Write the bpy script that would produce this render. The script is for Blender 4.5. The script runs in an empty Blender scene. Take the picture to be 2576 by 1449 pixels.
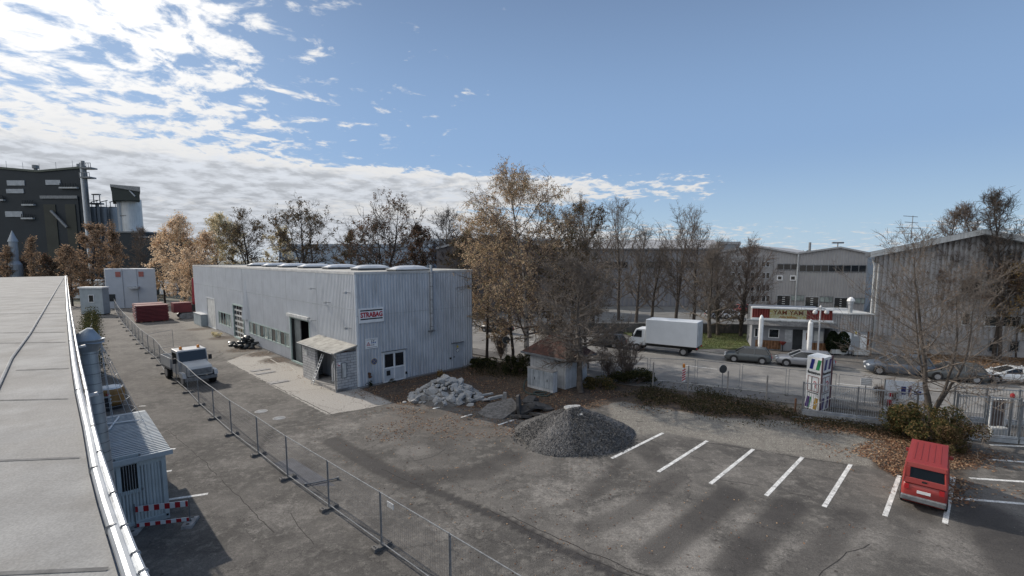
import bpy, math, random
import numpy as np
from mathutils import Vector, Matrix, noise as mnoise

# ---------------------------------------------------------------- camera, sky, sun, exposure
F, CX, PY, H = 1200.0, 1288.0, 776.0, 10.0
PITCH = math.atan(126 / 1200)
scene = bpy.context.scene
SUN_AZ = math.atan2(0.81, 0.585)      # from +Y towards -X
SUN_EL = math.radians(31)
cam_d = bpy.data.cameras.new("camera")
cam = bpy.data.objects.new("camera", cam_d)
scene.collection.objects.link(cam)
scene.camera = cam
cam.location = (0, 0, H)
cam.rotation_euler = (math.pi / 2 - PITCH, 0, 0)
cam_d.sensor_width = 36
cam_d.lens = 36 * F / 2576
cam_d.shift_y = 51.5 / 2576
cam_d.clip_start = 0.1
cam_d.clip_end = 6000
scene.view_settings.view_transform = 'Standard'
scene.view_settings.look = 'None'
scene.view_settings.gamma = 1
scene.view_settings.exposure = 0.08

sun_d = bpy.data.lights.new("sun", 'SUN')
sun_d.energy = 3.5
sun_d.angle = math.radians(0.6)
sun_d.color = (1.0, 0.91, 0.80)
sun = bpy.data.objects.new("sun", sun_d)
scene.collection.objects.link(sun)
sdir = Vector((-math.sin(SUN_AZ) * math.cos(SUN_EL), math.cos(SUN_AZ) * math.cos(SUN_EL), math.sin(SUN_EL)))
sun.rotation_euler = sdir.to_track_quat('Z', 'Y').to_euler()
sun.location = (-60, 40, 60)

class NT:
    """small helper to write node graphs as expressions"""
    def __init__(s, tree):
        s.t = tree; s.n = tree.nodes; s.l = tree.links; s.n.clear()
    def _in(s, sock, v):
        if isinstance(v, bpy.types.NodeSocket): s.l.new(v, sock)
        elif v is not None: sock.default_value = v
    def m(s, op, a, b=None, c=None, clamp=False):
        n = s.n.new('ShaderNodeMath'); n.operation = op; n.use_clamp = clamp
        s._in(n.inputs[0], a)
        if b is not None: s._in(n.inputs[1], b)
        if c is not None: s._in(n.inputs[2], c)
        return n.outputs[0]
    def vm(s, op, a, b=None):
        n = s.n.new('ShaderNodeVectorMath'); n.operation = op
        s._in(n.inputs[0], a)
        if b is not None:
            s._in(n.inputs['Scale'] if op == 'SCALE' else n.inputs[1], b)
        return n.outputs[0]
    def comb(s, x, y, z):
        n = s.n.new('ShaderNodeCombineXYZ')
        for i, q in enumerate((x, y, z)): s._in(n.inputs[i], q)
        return n.outputs[0]
    def sep(s, v):
        n = s.n.new('ShaderNodeSeparateXYZ'); s._in(n.inputs[0], v); return n.outputs
    def noise(s, vec, scale, detail=4, rough=0.55, dist=0):
        n = s.n.new('ShaderNodeTexNoise'); s._in(n.inputs['Vector'], vec)
        n.inputs['Scale'].default_value = scale; n.inputs['Detail'].default_value = detail
        n.inputs['Roughness'].default_value = rough; n.inputs['Distortion'].default_value = dist
        return n.outputs['Fac']
    def voro(s, vec, scale, out='Distance', feature='F1'):
        n = s.n.new('ShaderNodeTexVoronoi'); n.feature = feature; s._in(n.inputs['Vector'], vec)
        n.inputs['Scale'].default_value = scale
        return n.outputs[out]
    def sm(s, v, a, b, lo=0.0, hi=1.0):
        n = s.n.new('ShaderNodeMapRange'); n.interpolation_type = 'SMOOTHSTEP'
        s._in(n.inputs[0], v)
        for i, q in enumerate((a, b, lo, hi)): s._in(n.inputs[i + 1], q)
        return n.outputs[0]
    def mix(s, f, a, b):
        n = s.n.new('ShaderNodeMix'); n.data_type = 'RGBA'
        s._in(n.inputs['Factor'], f)
        for k, q in ((6, a), (7, b)):
            if isinstance(q, (tuple, list)): q = tuple(q) + ((1,) if len(q) == 3 else ())
            s._in(n.inputs[k], q)
        return n.outputs[2]
    def bump(s, h, strength=0.3, dist=0.05):
        n = s.n.new('ShaderNodeBump'); s._in(n.inputs['Height'], h)
        n.inputs['Strength'].default_value = strength; n.inputs['Distance'].default_value = dist
        return n.outputs[0]
    def attr(s, name):
        n = s.n.new('ShaderNodeAttribute'); n.attribute_name = name; return n.outputs['Fac']

def build_sky():
    w = bpy.data.worlds.new("World"); scene.world = w; w.use_nodes = True
    k = NT(w.node_tree)
    out = k.n.new('ShaderNodeOutputWorld'); bg = k.n.new('ShaderNodeBackground')
    k.l.new(bg.outputs[0], out.inputs[0])
    sky = k.n.new('ShaderNodeTexSky'); sky.sky_type = 'NISHITA'; sky.sun_disc = False
    sky.sun_elevation = SUN_EL; sky.sun_rotation = -SUN_AZ
    sky.altitude = 500; sky.air_density = 1.1; sky.dust_density = 0.6; sky.ozone_density = 1.6
    tc = k.n.new('ShaderNodeTexCoord'); d = tc.outputs['Generated']
    x, y, z = k.sep(d)
    zc = k.m('MAXIMUM', z, 0.0)
    hor = k.m('SQRT', k.m('ADD', k.m('MULTIPLY', x, x), k.m('MULTIPLY', y, y)))
    elt = k.m('DIVIDE', z, hor)                       # tangent of the elevation
    azt = k.m('ARCTAN2', x, y)                        # azimuth, negative on the left
    den = k.m('ADD', zc, 0.13)
    px = k.m('DIVIDE', x, den); py = k.m('DIVIDE', y, den)
    p = k.comb(px, py, 0.0)
    warp = k.noise(p, 1.3, 3, 0.5)
    p2 = k.vm('ADD', p, k.comb(k.m('MULTIPLY', warp, 0.35), k.m('MULTIPLY', warp, 0.2), 0.0))
    big = k.noise(p2, 0.75, 4, 0.5)
    med = k.noise(p2, 7.0, 8, 0.60, 0.3)
    fin = k.noise(p2, 19.0, 6, 0.6)
    # where clouds gather: thick towards the sun on the left, a low bank, scraps elsewhere
    left = k.sm(azt, -0.30, -0.70)
    edge = k.sm(azt, 0.10, -0.55)
    low = k.m('MULTIPLY', k.sm(elt, 0.205, 0.12), k.sm(azt, 0.30, -0.22))
    lowr = k.m('MULTIPLY', k.m('MULTIPLY', k.sm(elt, 0.185, 0.155), k.sm(elt, 0.095, 0.125)), k.sm(azt, 0.46, 0.36))
    lowr2 = k.m('MULTIPLY', k.sm(elt, 0.10, 0.05), 0.20)
    cov = k.m('ADD', k.m('MULTIPLY', left, 0.128), k.m('MULTIPLY', edge, 0.105))
    cov = k.m('ADD', cov, k.m('MULTIPLY', k.m('MULTIPLY', k.sm(azt, -0.5, -0.8), k.sm(elt, 0.30, 0.5)), 0.10))
    cov = k.m('ADD', cov, k.m('MULTIPLY', k.m('MULTIPLY', k.sm(azt, -0.62, -0.40), k.sm(azt, 0.05, -0.12)), k.m('MULTIPLY', k.sm(elt, 0.42, 0.32), 0.035)))
    cov = k.m('ADD', cov, k.m('MULTIPLY', low, 0.22))
    cov = k.m('ADD', cov, k.m('MULTIPLY', lowr, 0.20))
    cov = k.m('ADD', cov, lowr2)
    cov = k.m('SUBTRACT', cov, k.m('MULTIPLY', k.sm(azt, 0.05, 0.5), 0.06))
    n = k.m('ADD', k.m('MULTIPLY', med, 0.62), k.m('ADD', k.m('MULTIPLY', big, 0.20), k.m('MULTIPLY', fin, 0.18)))
    dens = k.m('SUBTRACT', k.m('ADD', n, cov), 0.635)
    mask = k.sm(dens, 0.0, 0.11)
    mask = k.m('MULTIPLY', mask, k.sm(z, 0.0, 0.03, 0.55, 1.0))
    # thick middles are greyer, ragged edges and sunward parts brighter
    thick = k.sm(dens, 0.10, 0.36)
    lump = k.sm(k.noise(k.vm('ADD', p2, (0.07, -0.09, 0.3)), 6.0, 8, 0.6), 0.38, 0.66)
    sunw = k.m('MULTIPLY', k.sm(azt, -0.15, -0.85), k.sm(elt, 0.12, 0.42))
    bright = k.m('ADD', 7.7, k.m('MULTIPLY', sunw, 3.6))
    bright = k.m('MULTIPLY', bright, k.m('SUBTRACT', 1.0, k.m('MULTIPLY', k.m('MULTIPLY', thick, lump), k.m('SUBTRACT', 0.34, k.m('MULTIPLY', sunw, 0.24)))))
    bright = k.m('MULTIPLY', bright, k.sm(elt, 0.04, 0.20, 0.86, 1.0))
    ccol = k.vm('SCALE', k.mix(thick, (1.0, 1.0, 1.0), (0.90, 0.95, 1.03)), bright)
    grad = k.mix(k.sm(elt, 0.0, 0.22), (4.2, 5.9, 7.7), (2.65, 4.15, 6.7))
    grad = k.mix(k.sm(elt, 0.20, 0.62), grad, (1.65, 2.5, 4.2))
    grad = k.mix(k.m('MULTIPLY', k.sm(azt, -0.2, -0.8), 0.35), grad, (4.2, 5.8, 8.2))
    skyc = k.vm('SCALE', k.mix(0.82, sky.outputs[0], grad), 0.96)
    col = k.mix(mask, skyc, ccol)
    k.l.new(col, bg.inputs[0]); bg.inputs[1].default_value = 0.10
build_sky()

# ---------------------------------------------------------------- image <-> world helpers
_fw = Vector((0, math.cos(PITCH), -math.sin(PITCH))); _up = Vector((0, math.sin(PITCH), math.cos(PITCH)))
EYE = Vector((0, 0, H))
def ray(u, v): return _fw + Vector(((u - CX) / F, 0, 0)) - _up * ((v - PY) / F)
def g(u, v, z=0.0):
    d = ray(u, v); return EYE + d * ((z - H) / d.z)
def at_depth(u, v, Y):
    d = ray(u, v); return EYE + d * (Y / d.y)
def proj(q):
    q = Vector(q) - EYE; w = q.dot(_fw); return CX + F * q.x / w, PY - F * q.dot(_up) / w
def ztop(base, v):
    """height at which something standing on base reaches picture row v"""
    d = ray(CX, v); return H + d.z * base.y / d.y
class Facade:
    """vertical plane; s runs to the right as seen from outside, z up, o outwards"""
    def __init__(s, o, d):
        s.o = Vector((o[0], o[1], 0)); s.d = Vector((d[0], d[1], 0)).normalized()
        s.n = Vector((s.d.y, -s.d.x, 0))
        s.M = Matrix.Translation(s.o) @ Matrix(((s.d.x, -s.n.x, 0, 0), (s.d.y, -s.n.y, 0, 0), (0, 0, 1, 0), (0, 0, 0, 1)))
    def px(s, u, v, out=0.0):
        r = ray(u, v); o = s.o + s.n * out
        t = (o - EYE).dot(s.n) / r.dot(s.n); q = EYE + r * t - s.o
        return q.dot(s.d), q.z
    def w(s, a, z, out=0.0): return s.o + s.d * a + s.n * out + Vector((0, 0, z))

# ---------------------------------------------------------------- mesh building
WM = {}
COL = scene.collection
def link(o): COL.objects.link(o); return o
def tag(o, label=None, cat=None, group=None, kind=None):
    if label: o['label'] = label
    if cat: o['category'] = cat
    if group: o['group'] = group
    if kind: o['kind'] = kind
    return o
def thing(name, loc, rz=0.0, label=None, cat=None, group=None):
    o = link(bpy.data.objects.new(name, None)); o.location = loc; o.rotation_euler = (0, 0, rz)
    o.empty_display_size = 0.2
    WM[o.name] = Matrix.Translation(Vector(loc)) @ Matrix.Rotation(rz, 4, 'Z')
    return tag(o, label, cat, group)
CH = {}
def attach(o, parent):
    if parent is None: return o
    o.parent = parent; CH.setdefault(parent.name, []).append(o)
    return o
def base_matrix(parent, origin):
    if parent is not None:
        q = parent
        while q.name not in WM: q = q.parent
        return WM[q.name]
    return Matrix.Translation(Vector(origin)) if origin is not None else Matrix.Identity(4)
def smooth(me): me.polygons.foreach_set('use_smooth', [True] * len(me.polygons))
SPLIT = {'broken_pane', 'corner_trim', 'roof_seam', 'gutter_clip', 'upright', 'rung', 'lightning_rod', 'notch', 'bolt', 'window_bar', 'door_rail', 'red_stripe', 'leg', 'skid', 'strut', 'pane', 'red_mark', 'roof_rib', 'sill', 'pillar', 'edge_post', 'wheel_arch', 'lifting_eye', 'seam_ring', 'end_post', 'stripe', 'mandatory_pictogram', 'plinth', 'corner_post', 'rail_clamp', 'hazard_stripe', 'socket_box', 'joint', 'number_plate', 'pole', 'beam', 'print', 'post', 'brick_wall'}
class MB:
    def __init__(s): s.v = []; s.f = []; s.mi = []; s.M = None; s.cur = 0; s.cut = []
    def add(s, vs, fs, M=None):
        k = len(s.v); T = s.M if M is None else M; s.cut.append((k, len(s.f)))
        s.v += [tuple(T @ Vector(q)) for q in vs] if T is not None else [tuple(q) for q in vs]
        s.f += [tuple(i + k for i in f) for f in fs]; s.mi += [s.cur] * len(fs); return s
    def box(s, x0, x1, y0, y1, z0, z1, M=None):
        v = [(x, y, z) for x in (x0, x1) for y in (y0, y1) for z in (z0, z1)]
        return s.add(v, [(0, 1, 3, 2), (4, 6, 7, 5), (0, 4, 5, 1), (2, 3, 7, 6), (0, 2, 6, 4), (1, 5, 7, 3)], M)
    def cyl(s, p0, p1, r0, r1=None, n=10, cap=True, M=None):
        r1 = r0 if r1 is None else r1
        p0, p1 = Vector(p0), Vector(p1); ax = (p1 - p0)
        if ax.length < 1e-6: return s
        ax.normalize(); a = ax.orthogonal().normalized(); b = ax.cross(a)
        v = []
        for p, r in ((p0, r0), (p1, r1)):
            for i in range(n):
                t = 2 * math.pi * i / n; v.append(p + a * (r * math.cos(t)) + b * (r * math.sin(t)))
        f = [(i, (i + 1) % n, n + (i + 1) % n, n + i) for i in range(n)]
        if cap: f += [tuple(range(n - 1, -1, -1)), tuple(range(n, 2 * n))]
        return s.add(v, f, M)
    def tube(s, pts, r, n=8, M=None):
        for a, b in zip(pts[:-1], pts[1:]): s.cyl(a, b, r, r, n, True, M)
        return s
    def lathe(s, c, prof, n=16, M=None):
        """prof: (r, z) list round the vertical through c"""
        v = []; c = Vector(c)
        for r, z in prof:
            for i in range(n):
                t = 2 * math.pi * i / n; v.append(c + Vector((r * math.cos(t), r * math.sin(t), z)))
        f = []
        for j in range(len(prof) - 1):
            for i in range(n):
                f.append((j * n + i, j * n + (i + 1) % n, (j + 1) * n + (i + 1) % n, (j + 1) * n + i))
        f += [tuple(range(n - 1, -1, -1)), tuple(range((len(prof) - 1) * n, len(prof) * n))]
        return s.add(v, f, M)
    def prism(s, poly, z0, z1, M=None):
        n = len(poly); v = [(p[0], p[1], z0) for p in poly] + [(p[0], p[1], z1) for p in poly]
        f = [tuple(range(n - 1, -1, -1)), tuple(range(n, 2 * n))] + [(i, (i + 1) % n, n + (i + 1) % n, n + i) for i in range(n)]
        return s.add(v, f, M)
    def slab(s, poly, y0, y1, M=None):
        """poly in the x-z plane, thick from y0 to y1"""
        n = len(poly); v = [(p[0], y0, p[1]) for p in poly] + [(p[0], y1, p[1]) for p in poly]
        f = [tuple(range(n)), tuple(range(2 * n - 1, n - 1, -1))] + [(i, n + i, n + (i + 1) % n, (i + 1) % n) for i in range(n)]
        return s.add(v, f, M)
    def loft(s, rings, close=True, caps=True, M=None):
        n = len(rings[0]); v = [q for r in rings for q in r]; f = []
        for j in range(len(rings) - 1):
            for i in range(n if close else n - 1):
                f.append((j * n + i, j * n + (i + 1) % n, (j + 1) * n + (i + 1) % n, (j + 1) * n + i))
        if caps and close: f += [tuple(range(n - 1, -1, -1)), tuple(range((len(rings) - 1) * n, len(rings) * n))]
        return s.add(v, f, M)
    def build(s, name, mats, parent=None, origin=None, sm=False, bevel=0.0):
        if name in SPLIT and parent is not None and len(s.cut) > 1:
            ends = s.cut[1:] + [(len(s.v), len(s.f))]; o = None
            for (a, fa_), (b, fb_) in zip(s.cut, ends):
                q = MB(); q.v = s.v[a:b]; q.f = [tuple(i - a for i in f) for f in s.f[fa_:fb_]]; q.mi = [0] * len(q.f); o = q.build(name, mats, parent, origin, sm, bevel)
            return o
        inv = base_matrix(parent, origin).inverted()
        me = bpy.data.meshes.new(name)
        me.from_pydata([tuple(inv @ Vector(q)) for q in s.v], [], s.f)
        for m in (mats if isinstance(mats, (list, tuple)) else [mats]): me.materials.append(m)
        if any(s.mi): me.polygons.foreach_set('material_index', s.mi)
        if sm: smooth(me)
        me.validate(); me.update()
        o = link(bpy.data.objects.new(name, me))
        if parent is None: o.location = origin if origin is not None else (0, 0, 0); WM[o.name] = Matrix.Translation(Vector(o.location))
        attach(o, parent)
        if bevel:
            b = o.modifiers.new('bevel', 'BEVEL'); b.width = bevel; b.segments = 2; b.limit_method = 'ANGLE'
        return o
def np_mesh(name, V, Q, mats, mi=None, parent=None, origin=None, sm=False, attrs=None):
    """quads (or tris) from arrays; V world coordinates"""
    inv = np.array(base_matrix(parent, origin).inverted())
    V = np.asarray(V, float); V = V @ inv[:3, :3].T + inv[:3, 3]
    k = Q.shape[1]; me = bpy.data.meshes.new(name)
    me.vertices.add(len(V)); me.vertices.foreach_set('co', V.astype(np.float32).ravel())
    me.loops.add(Q.size); me.loops.foreach_set('vertex_index', Q.astype(np.int32).ravel())
    me.polygons.add(len(Q)); me.polygons.foreach_set('loop_start', np.arange(0, Q.size, k, dtype=np.int32))
    me.polygons.foreach_set('loop_total', np.full(len(Q), k, dtype=np.int32))
    for m in (mats if isinstance(mats, (list, tuple)) else [mats]): me.materials.append(m)
    if mi is not None: me.polygons.foreach_set('material_index', np.asarray(mi, dtype=np.int32))
    if sm: me.polygons.foreach_set('use_smooth', np.ones(len(Q), dtype=bool))
    me.update(calc_edges=True)
    for an, av in (attrs or {}).items():
        a = me.attributes.new(an, 'FLOAT', 'POINT'); a.data.foreach_set('value', np.asarray(av, dtype=np.float32))
    o = link(bpy.data.objects.new(name, me))
    if origin is not None and parent is None: o.location = origin
    return attach(o, parent)
def copy_tree(o, loc=None, rz=None, scale=None, parent=None, label=None):
    c = link(o.copy())
    if loc is not None: c.location = loc
    if rz is not None: c.rotation_euler = (0, 0, rz)
    if scale is not None: c.scale = scale
    if label: c['label'] = label
    if parent is not None: attach(c, parent)
    for k in CH.get(o.name, []): copy_tree(k, parent=c)
    return c
def text_mesh(name, txt, M, width, height, mat, parent, bold=0.0, depth=0.012):
    cu = bpy.data.curves.new(name, 'FONT'); cu.body = txt; cu.extrude = depth; cu.offset = bold
    cu.resolution_u = 3
    tmp = link(bpy.data.objects.new(name, cu)); bpy.context.view_layer.update()
    dg = bpy.context.evaluated_depsgraph_get(); me = bpy.data.meshes.new_from_object(tmp.evaluated_get(dg))
    bpy.data.objects.remove(tmp); me.name = name
    co = np.empty(len(me.vertices) * 3, np.float32); me.vertices.foreach_get('co', co); co = co.reshape(-1, 3)
    lo, hi = co.min(0), co.max(0)
    sx, sz = width / (hi[0] - lo[0]), height / (hi[1] - lo[1])
    base = base_matrix(parent, None).inverted() @ M
    for v in me.vertices:
        x, y, z = v.co; v.co = base @ Vector(((x - lo[0]) * sx, -z, (y - lo[1]) * sz))
    me.materials.clear(); me.materials.append(mat)
    o = link(bpy.data.objects.new(name, me)); return attach(o, parent)

# ---------------------------------------------------------------- materials
MATS = {}
def pm(name, col, rough=0.7, metal=0.0, var=0.15, scale=2.0, fine=0.0, fscale=30.0, streak=0.0, bump=0.0, bscale=20.0, col2=None, c2=(0.5, 0.65), c2s=1.0, spec=0.4, world=True):
    if name in MATS: return MATS[name]
    m = bpy.data.materials.new(name); m.use_nodes = True; k = NT(m.node_tree)
    o = k.n.new('ShaderNodeOutputMaterial'); b = k.n.new('ShaderNodeBsdfPrincipled'); k.l.new(b.outputs[0], o.inputs[0])
    tc = k.n.new('ShaderNodeTexCoord'); P = tc.outputs['Object']
    n1 = k.noise(P, scale, 5, 0.6)
    f = k.sm(n1, 0.3, 0.7, 1 - var, 1 + var)
    if fine: f = k.m('MULTIPLY', f, k.sm(k.noise(P, fscale, 3, 0.6), 0.3, 0.7, 1 - fine, 1 + fine))
    if streak:
        sp = k.vm('MULTIPLY', P, (3.2, 3.2, 0.22))
        f = k.m('MULTIPLY', f, k.sm(k.noise(sp, 1.6, 6, 0.65), 0.42, 0.72, 1.0, 1 - streak))
    base = tuple(col) + (1,)
    if col2 is not None: base = k.mix(k.sm(k.noise(P, c2s, 6, 0.6), c2[0], c2[1]), col, col2)
    else:
        r = k.n.new('ShaderNodeRGB'); r.outputs[0].default_value = base; base = r.outputs[0]
    k.l.new(k.vm('SCALE', base, f), b.inputs['Base Color'])
    b.inputs['Roughness'].default_value = rough; b.inputs['Metallic'].default_value = metal
    b.inputs['Specular IOR Level'].default_value = spec
    if bump: k.l.new(k.bump(k.noise(P, bscale, 4, 0.6), bump, 0.03), b.inputs['Normal'])
    MATS[name] = m; return m
def leafmat(name, cols, trans=0.4):
    if name in MATS: return MATS[name]
    m = bpy.data.materials.new(name); m.use_nodes = True; k = NT(m.node_tree)
    o = k.n.new('ShaderNodeOutputMaterial')
    geo = k.n.new('ShaderNodeNewGeometry'); r = geo.outputs['Random Per Island']
    c = cols[0]
    for i, q in enumerate(cols[1:]): c = k.mix(k.sm(r, (i + 0.6) / len(cols), (i + 1.4) / len(cols)), c, q)
    d = k.n.new('ShaderNodeBsdfDiffuse'); t = k.n.new('ShaderNodeBsdfTranslucent'); x = k.n.new('ShaderNodeMixShader')
    k._in(d.inputs[0], c); k._in(t.inputs[0], c); x.inputs[0].default_value = trans
    k.l.new(d.outputs[0], x.inputs[1]); k.l.new(t.outputs[0], x.inputs[2]); k.l.new(x.outputs[0], o.inputs[0])
    MATS[name] = m; return m
galv = pm('galvanised_steel', (0.42, 0.44, 0.46), 0.45, 0.6, 0.2, 3, 0.1)
fence_steel = pm('dull_fence_steel', (0.24, 0.25, 0.26), 0.75, 0.15, 0.2, 3, 0.1)
galv_dark = pm('weathered_steel', (0.20, 0.21, 0.22), 0.55, 0.5, 0.25, 3, 0.1)
wire = pm('fence_wire', (0.30, 0.31, 0.32), 0.5, 0.5, 0.1)
white = pm('white_paint', (0.74, 0.75, 0.75), 0.5, 0, 0.08, 2, 0.03)
dwhite = pm('dirty_white_paint', (0.52, 0.53, 0.52), 0.6, 0, 0.15, 1.5, 0.06, streak=0.35)
glass = pm('dark_window_glass', (0.012, 0.016, 0.020), 0.06, 0, 0.1, 1, spec=0.7)
glass_g = pm('greenish_window_glass', (0.25, 0.30, 0.29), 0.15, 0, 0.35, 1.2, spec=0.6)
black = pm('black_plastic', (0.02, 0.02, 0.022), 0.5, 0, 0.2)
tyre = pm('tyre_rubber', (0.018, 0.018, 0.019), 0.8, 0, 0.2)
rim = pm('alloy_rim', (0.35, 0.36, 0.38), 0.35, 0.7, 0.1)
red = pm('signal_red', (0.42, 0.02, 0.025), 0.5, 0, 0.12)
conc = pm('cast_concrete', (0.30, 0.29, 0.28), 0.9, 0, 0.25, 3, 0.15, bump=0.2)
conc_w = pm('whitewashed_concrete', (0.50, 0.51, 0.52), 0.85, 0, 0.15, 1.2, 0.06, streak=0.3)
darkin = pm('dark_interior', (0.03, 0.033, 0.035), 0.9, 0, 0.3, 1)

# reading positions off enlarged crops of the photograph: crop name -> (left, top, step)
CROP = {3: (429.3, 617.2, .2777), 4: (831.8, 617.2, .2777), 8: (724.4, 791.5, .1574), 'a': (0, 375.7, .2777), 5: (992.8, 872, .2604), 7: (1797.8, 737.9, .213), 1: (1770.9, 536.7, .2777), 2: (2119.8, 483, .3148), 6: (254.9, 644, .25), 35: (241.5, 644, .1296), 40: (268.3, 1220.9, .1111), 's': (898.9, 764.7, .0926), 'y': (1918.5, 758.0, .0730), 'r': (1985.6, 872, .324), 'h': (1180.6, 751.3, .1852), 'k': (161, 791.5, .213), 'p': (0, 778.2, .4629), 'e': (2374.6, 925.7, .1759), 'c': (2012.4, 919, .0879)}
def Z(c, x, y):
    a = CROP[c]; return a[0] + x * a[2], a[1] + y * a[2]
rng = np.random.default_rng(7)

# ---------------------------------------------------------------- ground
def structure(o, name=None): o['kind'] = 'structure'; return o
def poly_sd(P, poly):
    """signed distance (inside positive) of points P to a closed polygon"""
    poly = np.asarray(poly, float); d = np.full(len(P), 1e9); ins = np.zeros(len(P), bool)
    for a, b in zip(poly, np.roll(poly, -1, 0)):
        e = b - a; w = P - a; t = np.clip((w @ e) / (e @ e), 0, 1)
        d = np.minimum(d, np.linalg.norm(w - t[:, None] * e, axis=1))
        c = ((a[1] > P[:, 1]) != (b[1] > P[:, 1])); x = (b[0] - a[0]) * (P[:, 1] - a[1]) / (b[1] - a[1] + 1e-12) + a[0]
        ins ^= c & (P[:, 0] < x)
    return np.where(ins, d, -d)
def line_d(P, pts):
    d = np.full(len(P), 1e9); pts = np.asarray(pts, float)
    for a, b in zip(pts[:-1], pts[1:]):
        e = b - a; w = P - a; t = np.clip((w @ e) / (e @ e), 0, 1); d = np.minimum(d, np.linalg.norm(w - t[:, None] * e, axis=1))
    return d
def gp(pts): return [tuple(g(*q))[:2] for q in pts]
def sstep(x): x = np.clip(x, 0, 1); return x * x * (3 - 2 * x)

far = MB(); far.prism([(-900, -300), (900, -300), (900, 2500), (-900, 2500)], -0.3, -0.12)
structure(far.build('ground', pm('far_ground', (0.10, 0.10, 0.075), 0.95, 0, 0.3, 0.05, 0.1, 1.0)))

def build_yard():
    st = 0.3; xs = np.arange(-95, 46, st); ys = np.arange(1.0, 112, st)
    X, Y = np.meshgrid(xs, ys); P = np.stack([X.ravel(), Y.ravel()], 1); n = len(P)
    V = np.concatenate([P, np.zeros((n, 1))], 1)
    nx = len(xs); i = np.arange(len(ys) - 1)[:, None] * nx + np.arange(nx - 1)[None, :]; i = i.ravel()
    Q = np.stack([i, i + 1, i + nx + 1, i + nx], 1)
    def area(pts, soft): return sstep(poly_sd(P, gp(pts)) / soft + 0.5)
    conc_a = area([(568, 909), (640, 884), (905, 976), (990, 1013), (930, 1026), (822, 1043)], 0.5)
    soil = area([(905, 978), (1195, 920), (1330, 900), (1620, 955), (1780, 975), (2010, 1030), (2020, 1062), (1800, 1050), (1560, 1010), (1400, 1050), (1200, 1027), (1000, 1018)], 1.2)
    soil = np.maximum(soil, area([(2000, 1045), (2260, 1075), (2420, 1100), (2450, 1150), (2420, 1215), (2260, 1200), (2190, 1170), (2250, 1110), (2100, 1080)], 1.5))
    soil = np.maximum(soil, 0.42 * area([(880, 1075), (1000, 1022), (1200, 1027), (1320, 1060), (1290, 1110), (1150, 1110)], 2.0))
    for q in ((500, 828), (660, 890), (700, 905), (560, 850), (610, 880)):
        soil = np.maximum(soil, 0.75 * sstep(1.3 - np.hypot(*(P - gp([q])[0]).T) / 2.2))
    grav = area([(1530, 1010), (1620, 1004), (1760, 1026), (1990, 1060), (2150, 1092), (2240, 1120), (2230, 1180), (2140, 1168), (2020, 1149), (1890, 1127), (1780, 1107), (1670, 1088), (1600, 1095), (1540, 1060)], 1.0)
    grav = np.maximum(grav, 0.62 * area([(290, 760), (430, 720), (500, 800), (640, 885), (570, 905), (500, 860), (430, 800), (380, 800)], 3.0))
    # pale dusty patches and dark worn bands on the asphalt
    dust = np.zeros(n); dark = np.zeros(n)
    def blob(u, v, r, a, arr, ex=1.0):
        c = np.array(gp([(u, v)])[0]); d = P - c
        e = d @ np.array([0.7, -0.71]); f = d @ np.array([0.71, 0.7])
        np.maximum(arr, a * sstep(1.4 - np.sqrt((e / (r * ex)) ** 2 + (f / r) ** 2)), out=arr)
    for q in ((1040, 1135, 1.1, .75), (980, 1060, 2.2, .45), (870, 1075, 1.5, .5), (760, 1110, 2.0, .4), (1400, 1240, 1.6, .55), (1480, 1180, 1.5, .5), (1600, 1310, 2.4, .6),
              (1700, 1390, 2.2, .6), (1900, 1330, 1.2, .55), (1450, 1280, 1.5, .4), (1140, 1330, 1.0, .45), (900, 1280, 1.5, .3), (560, 1180, 2.0, .3), (700, 1300, 1.6, .4),
              (2000, 1400, 1.6, .45), (2150, 1340, 1.3, .4), (2400, 1380, 1.4, .35), (1700, 1140, .9, .5), (1830, 1180, .9, .5), (1960, 1205, .9, .45), (1220, 1060, 1.0, .5), (420, 880, 2.5, .35), (460, 930, 2, .3)):
        blob(*q, dust)
    for pts, w, a in (([(836, 1110), (960, 1180), (1040, 1215)], 0.55, .8), ([(1040, 1215), (1130, 1250), (1250, 1300), (1420, 1385), (1560, 1449)], 0.22, 1.0),
                      ([(1560, 1160), (1500, 1230), (1440, 1270)], 0.5, .45), ([(1700, 1200), (1600, 1280), (1480, 1330)], 0.6, .5), ([(1840, 1240), (1740, 1320), (1640, 1400)], 0.7, .6),
                      ([(1990, 1270), (1900, 1360), (1830, 1440)], 0.7, .6), ([(2150, 1290), (2080, 1370), (2000, 1449)], 0.6, .5), ([(2300, 1320), (2250, 1449)], 0.5, .35), ([(2480, 1290), (2576, 1440)], 1.1, .6),
                      ([(560, 1010), (640, 1080), (760, 1150), (880, 1230), (1010, 1330)], 0.3, .3), ([(330, 900), (420, 1020), (520, 1150), (640, 1300)], 0.5, .25),
                      ([(1290, 1150), (1200, 1190), (1060, 1200)], 0.9, .5), ([(1600, 1120), (1650, 1160)], .6, .5)):
        dark = np.maximum(dark, a * sstep(1.5 - line_d(P, gp(pts)) / w))
    for q in ((745, 1185, 0.8, .7, 1.5), (540, 975, 1.6, .45), (1075, 1130, 2.4, .42), (560, 955, 2.2, .4), (2300, 1290, 1.0, .5), (2500, 1340, 1.5, .4), (1650, 1130, 1.0, .4)):
        blob(q[0], q[1], q[2], q[3], dark, q[4] if len(q) > 4 else 1.0)
    m = bpy.data.materials.new('yard_asphalt'); m.use_nodes = True; k = NT(m.node_tree)
    o = k.n.new('ShaderNodeOutputMaterial'); b = k.n.new('ShaderNodeBsdfPrincipled'); k.l.new(b.outputs[0], o.inputs[0])
    Pn = k.n.new('ShaderNodeTexCoord').outputs['Object']
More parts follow.
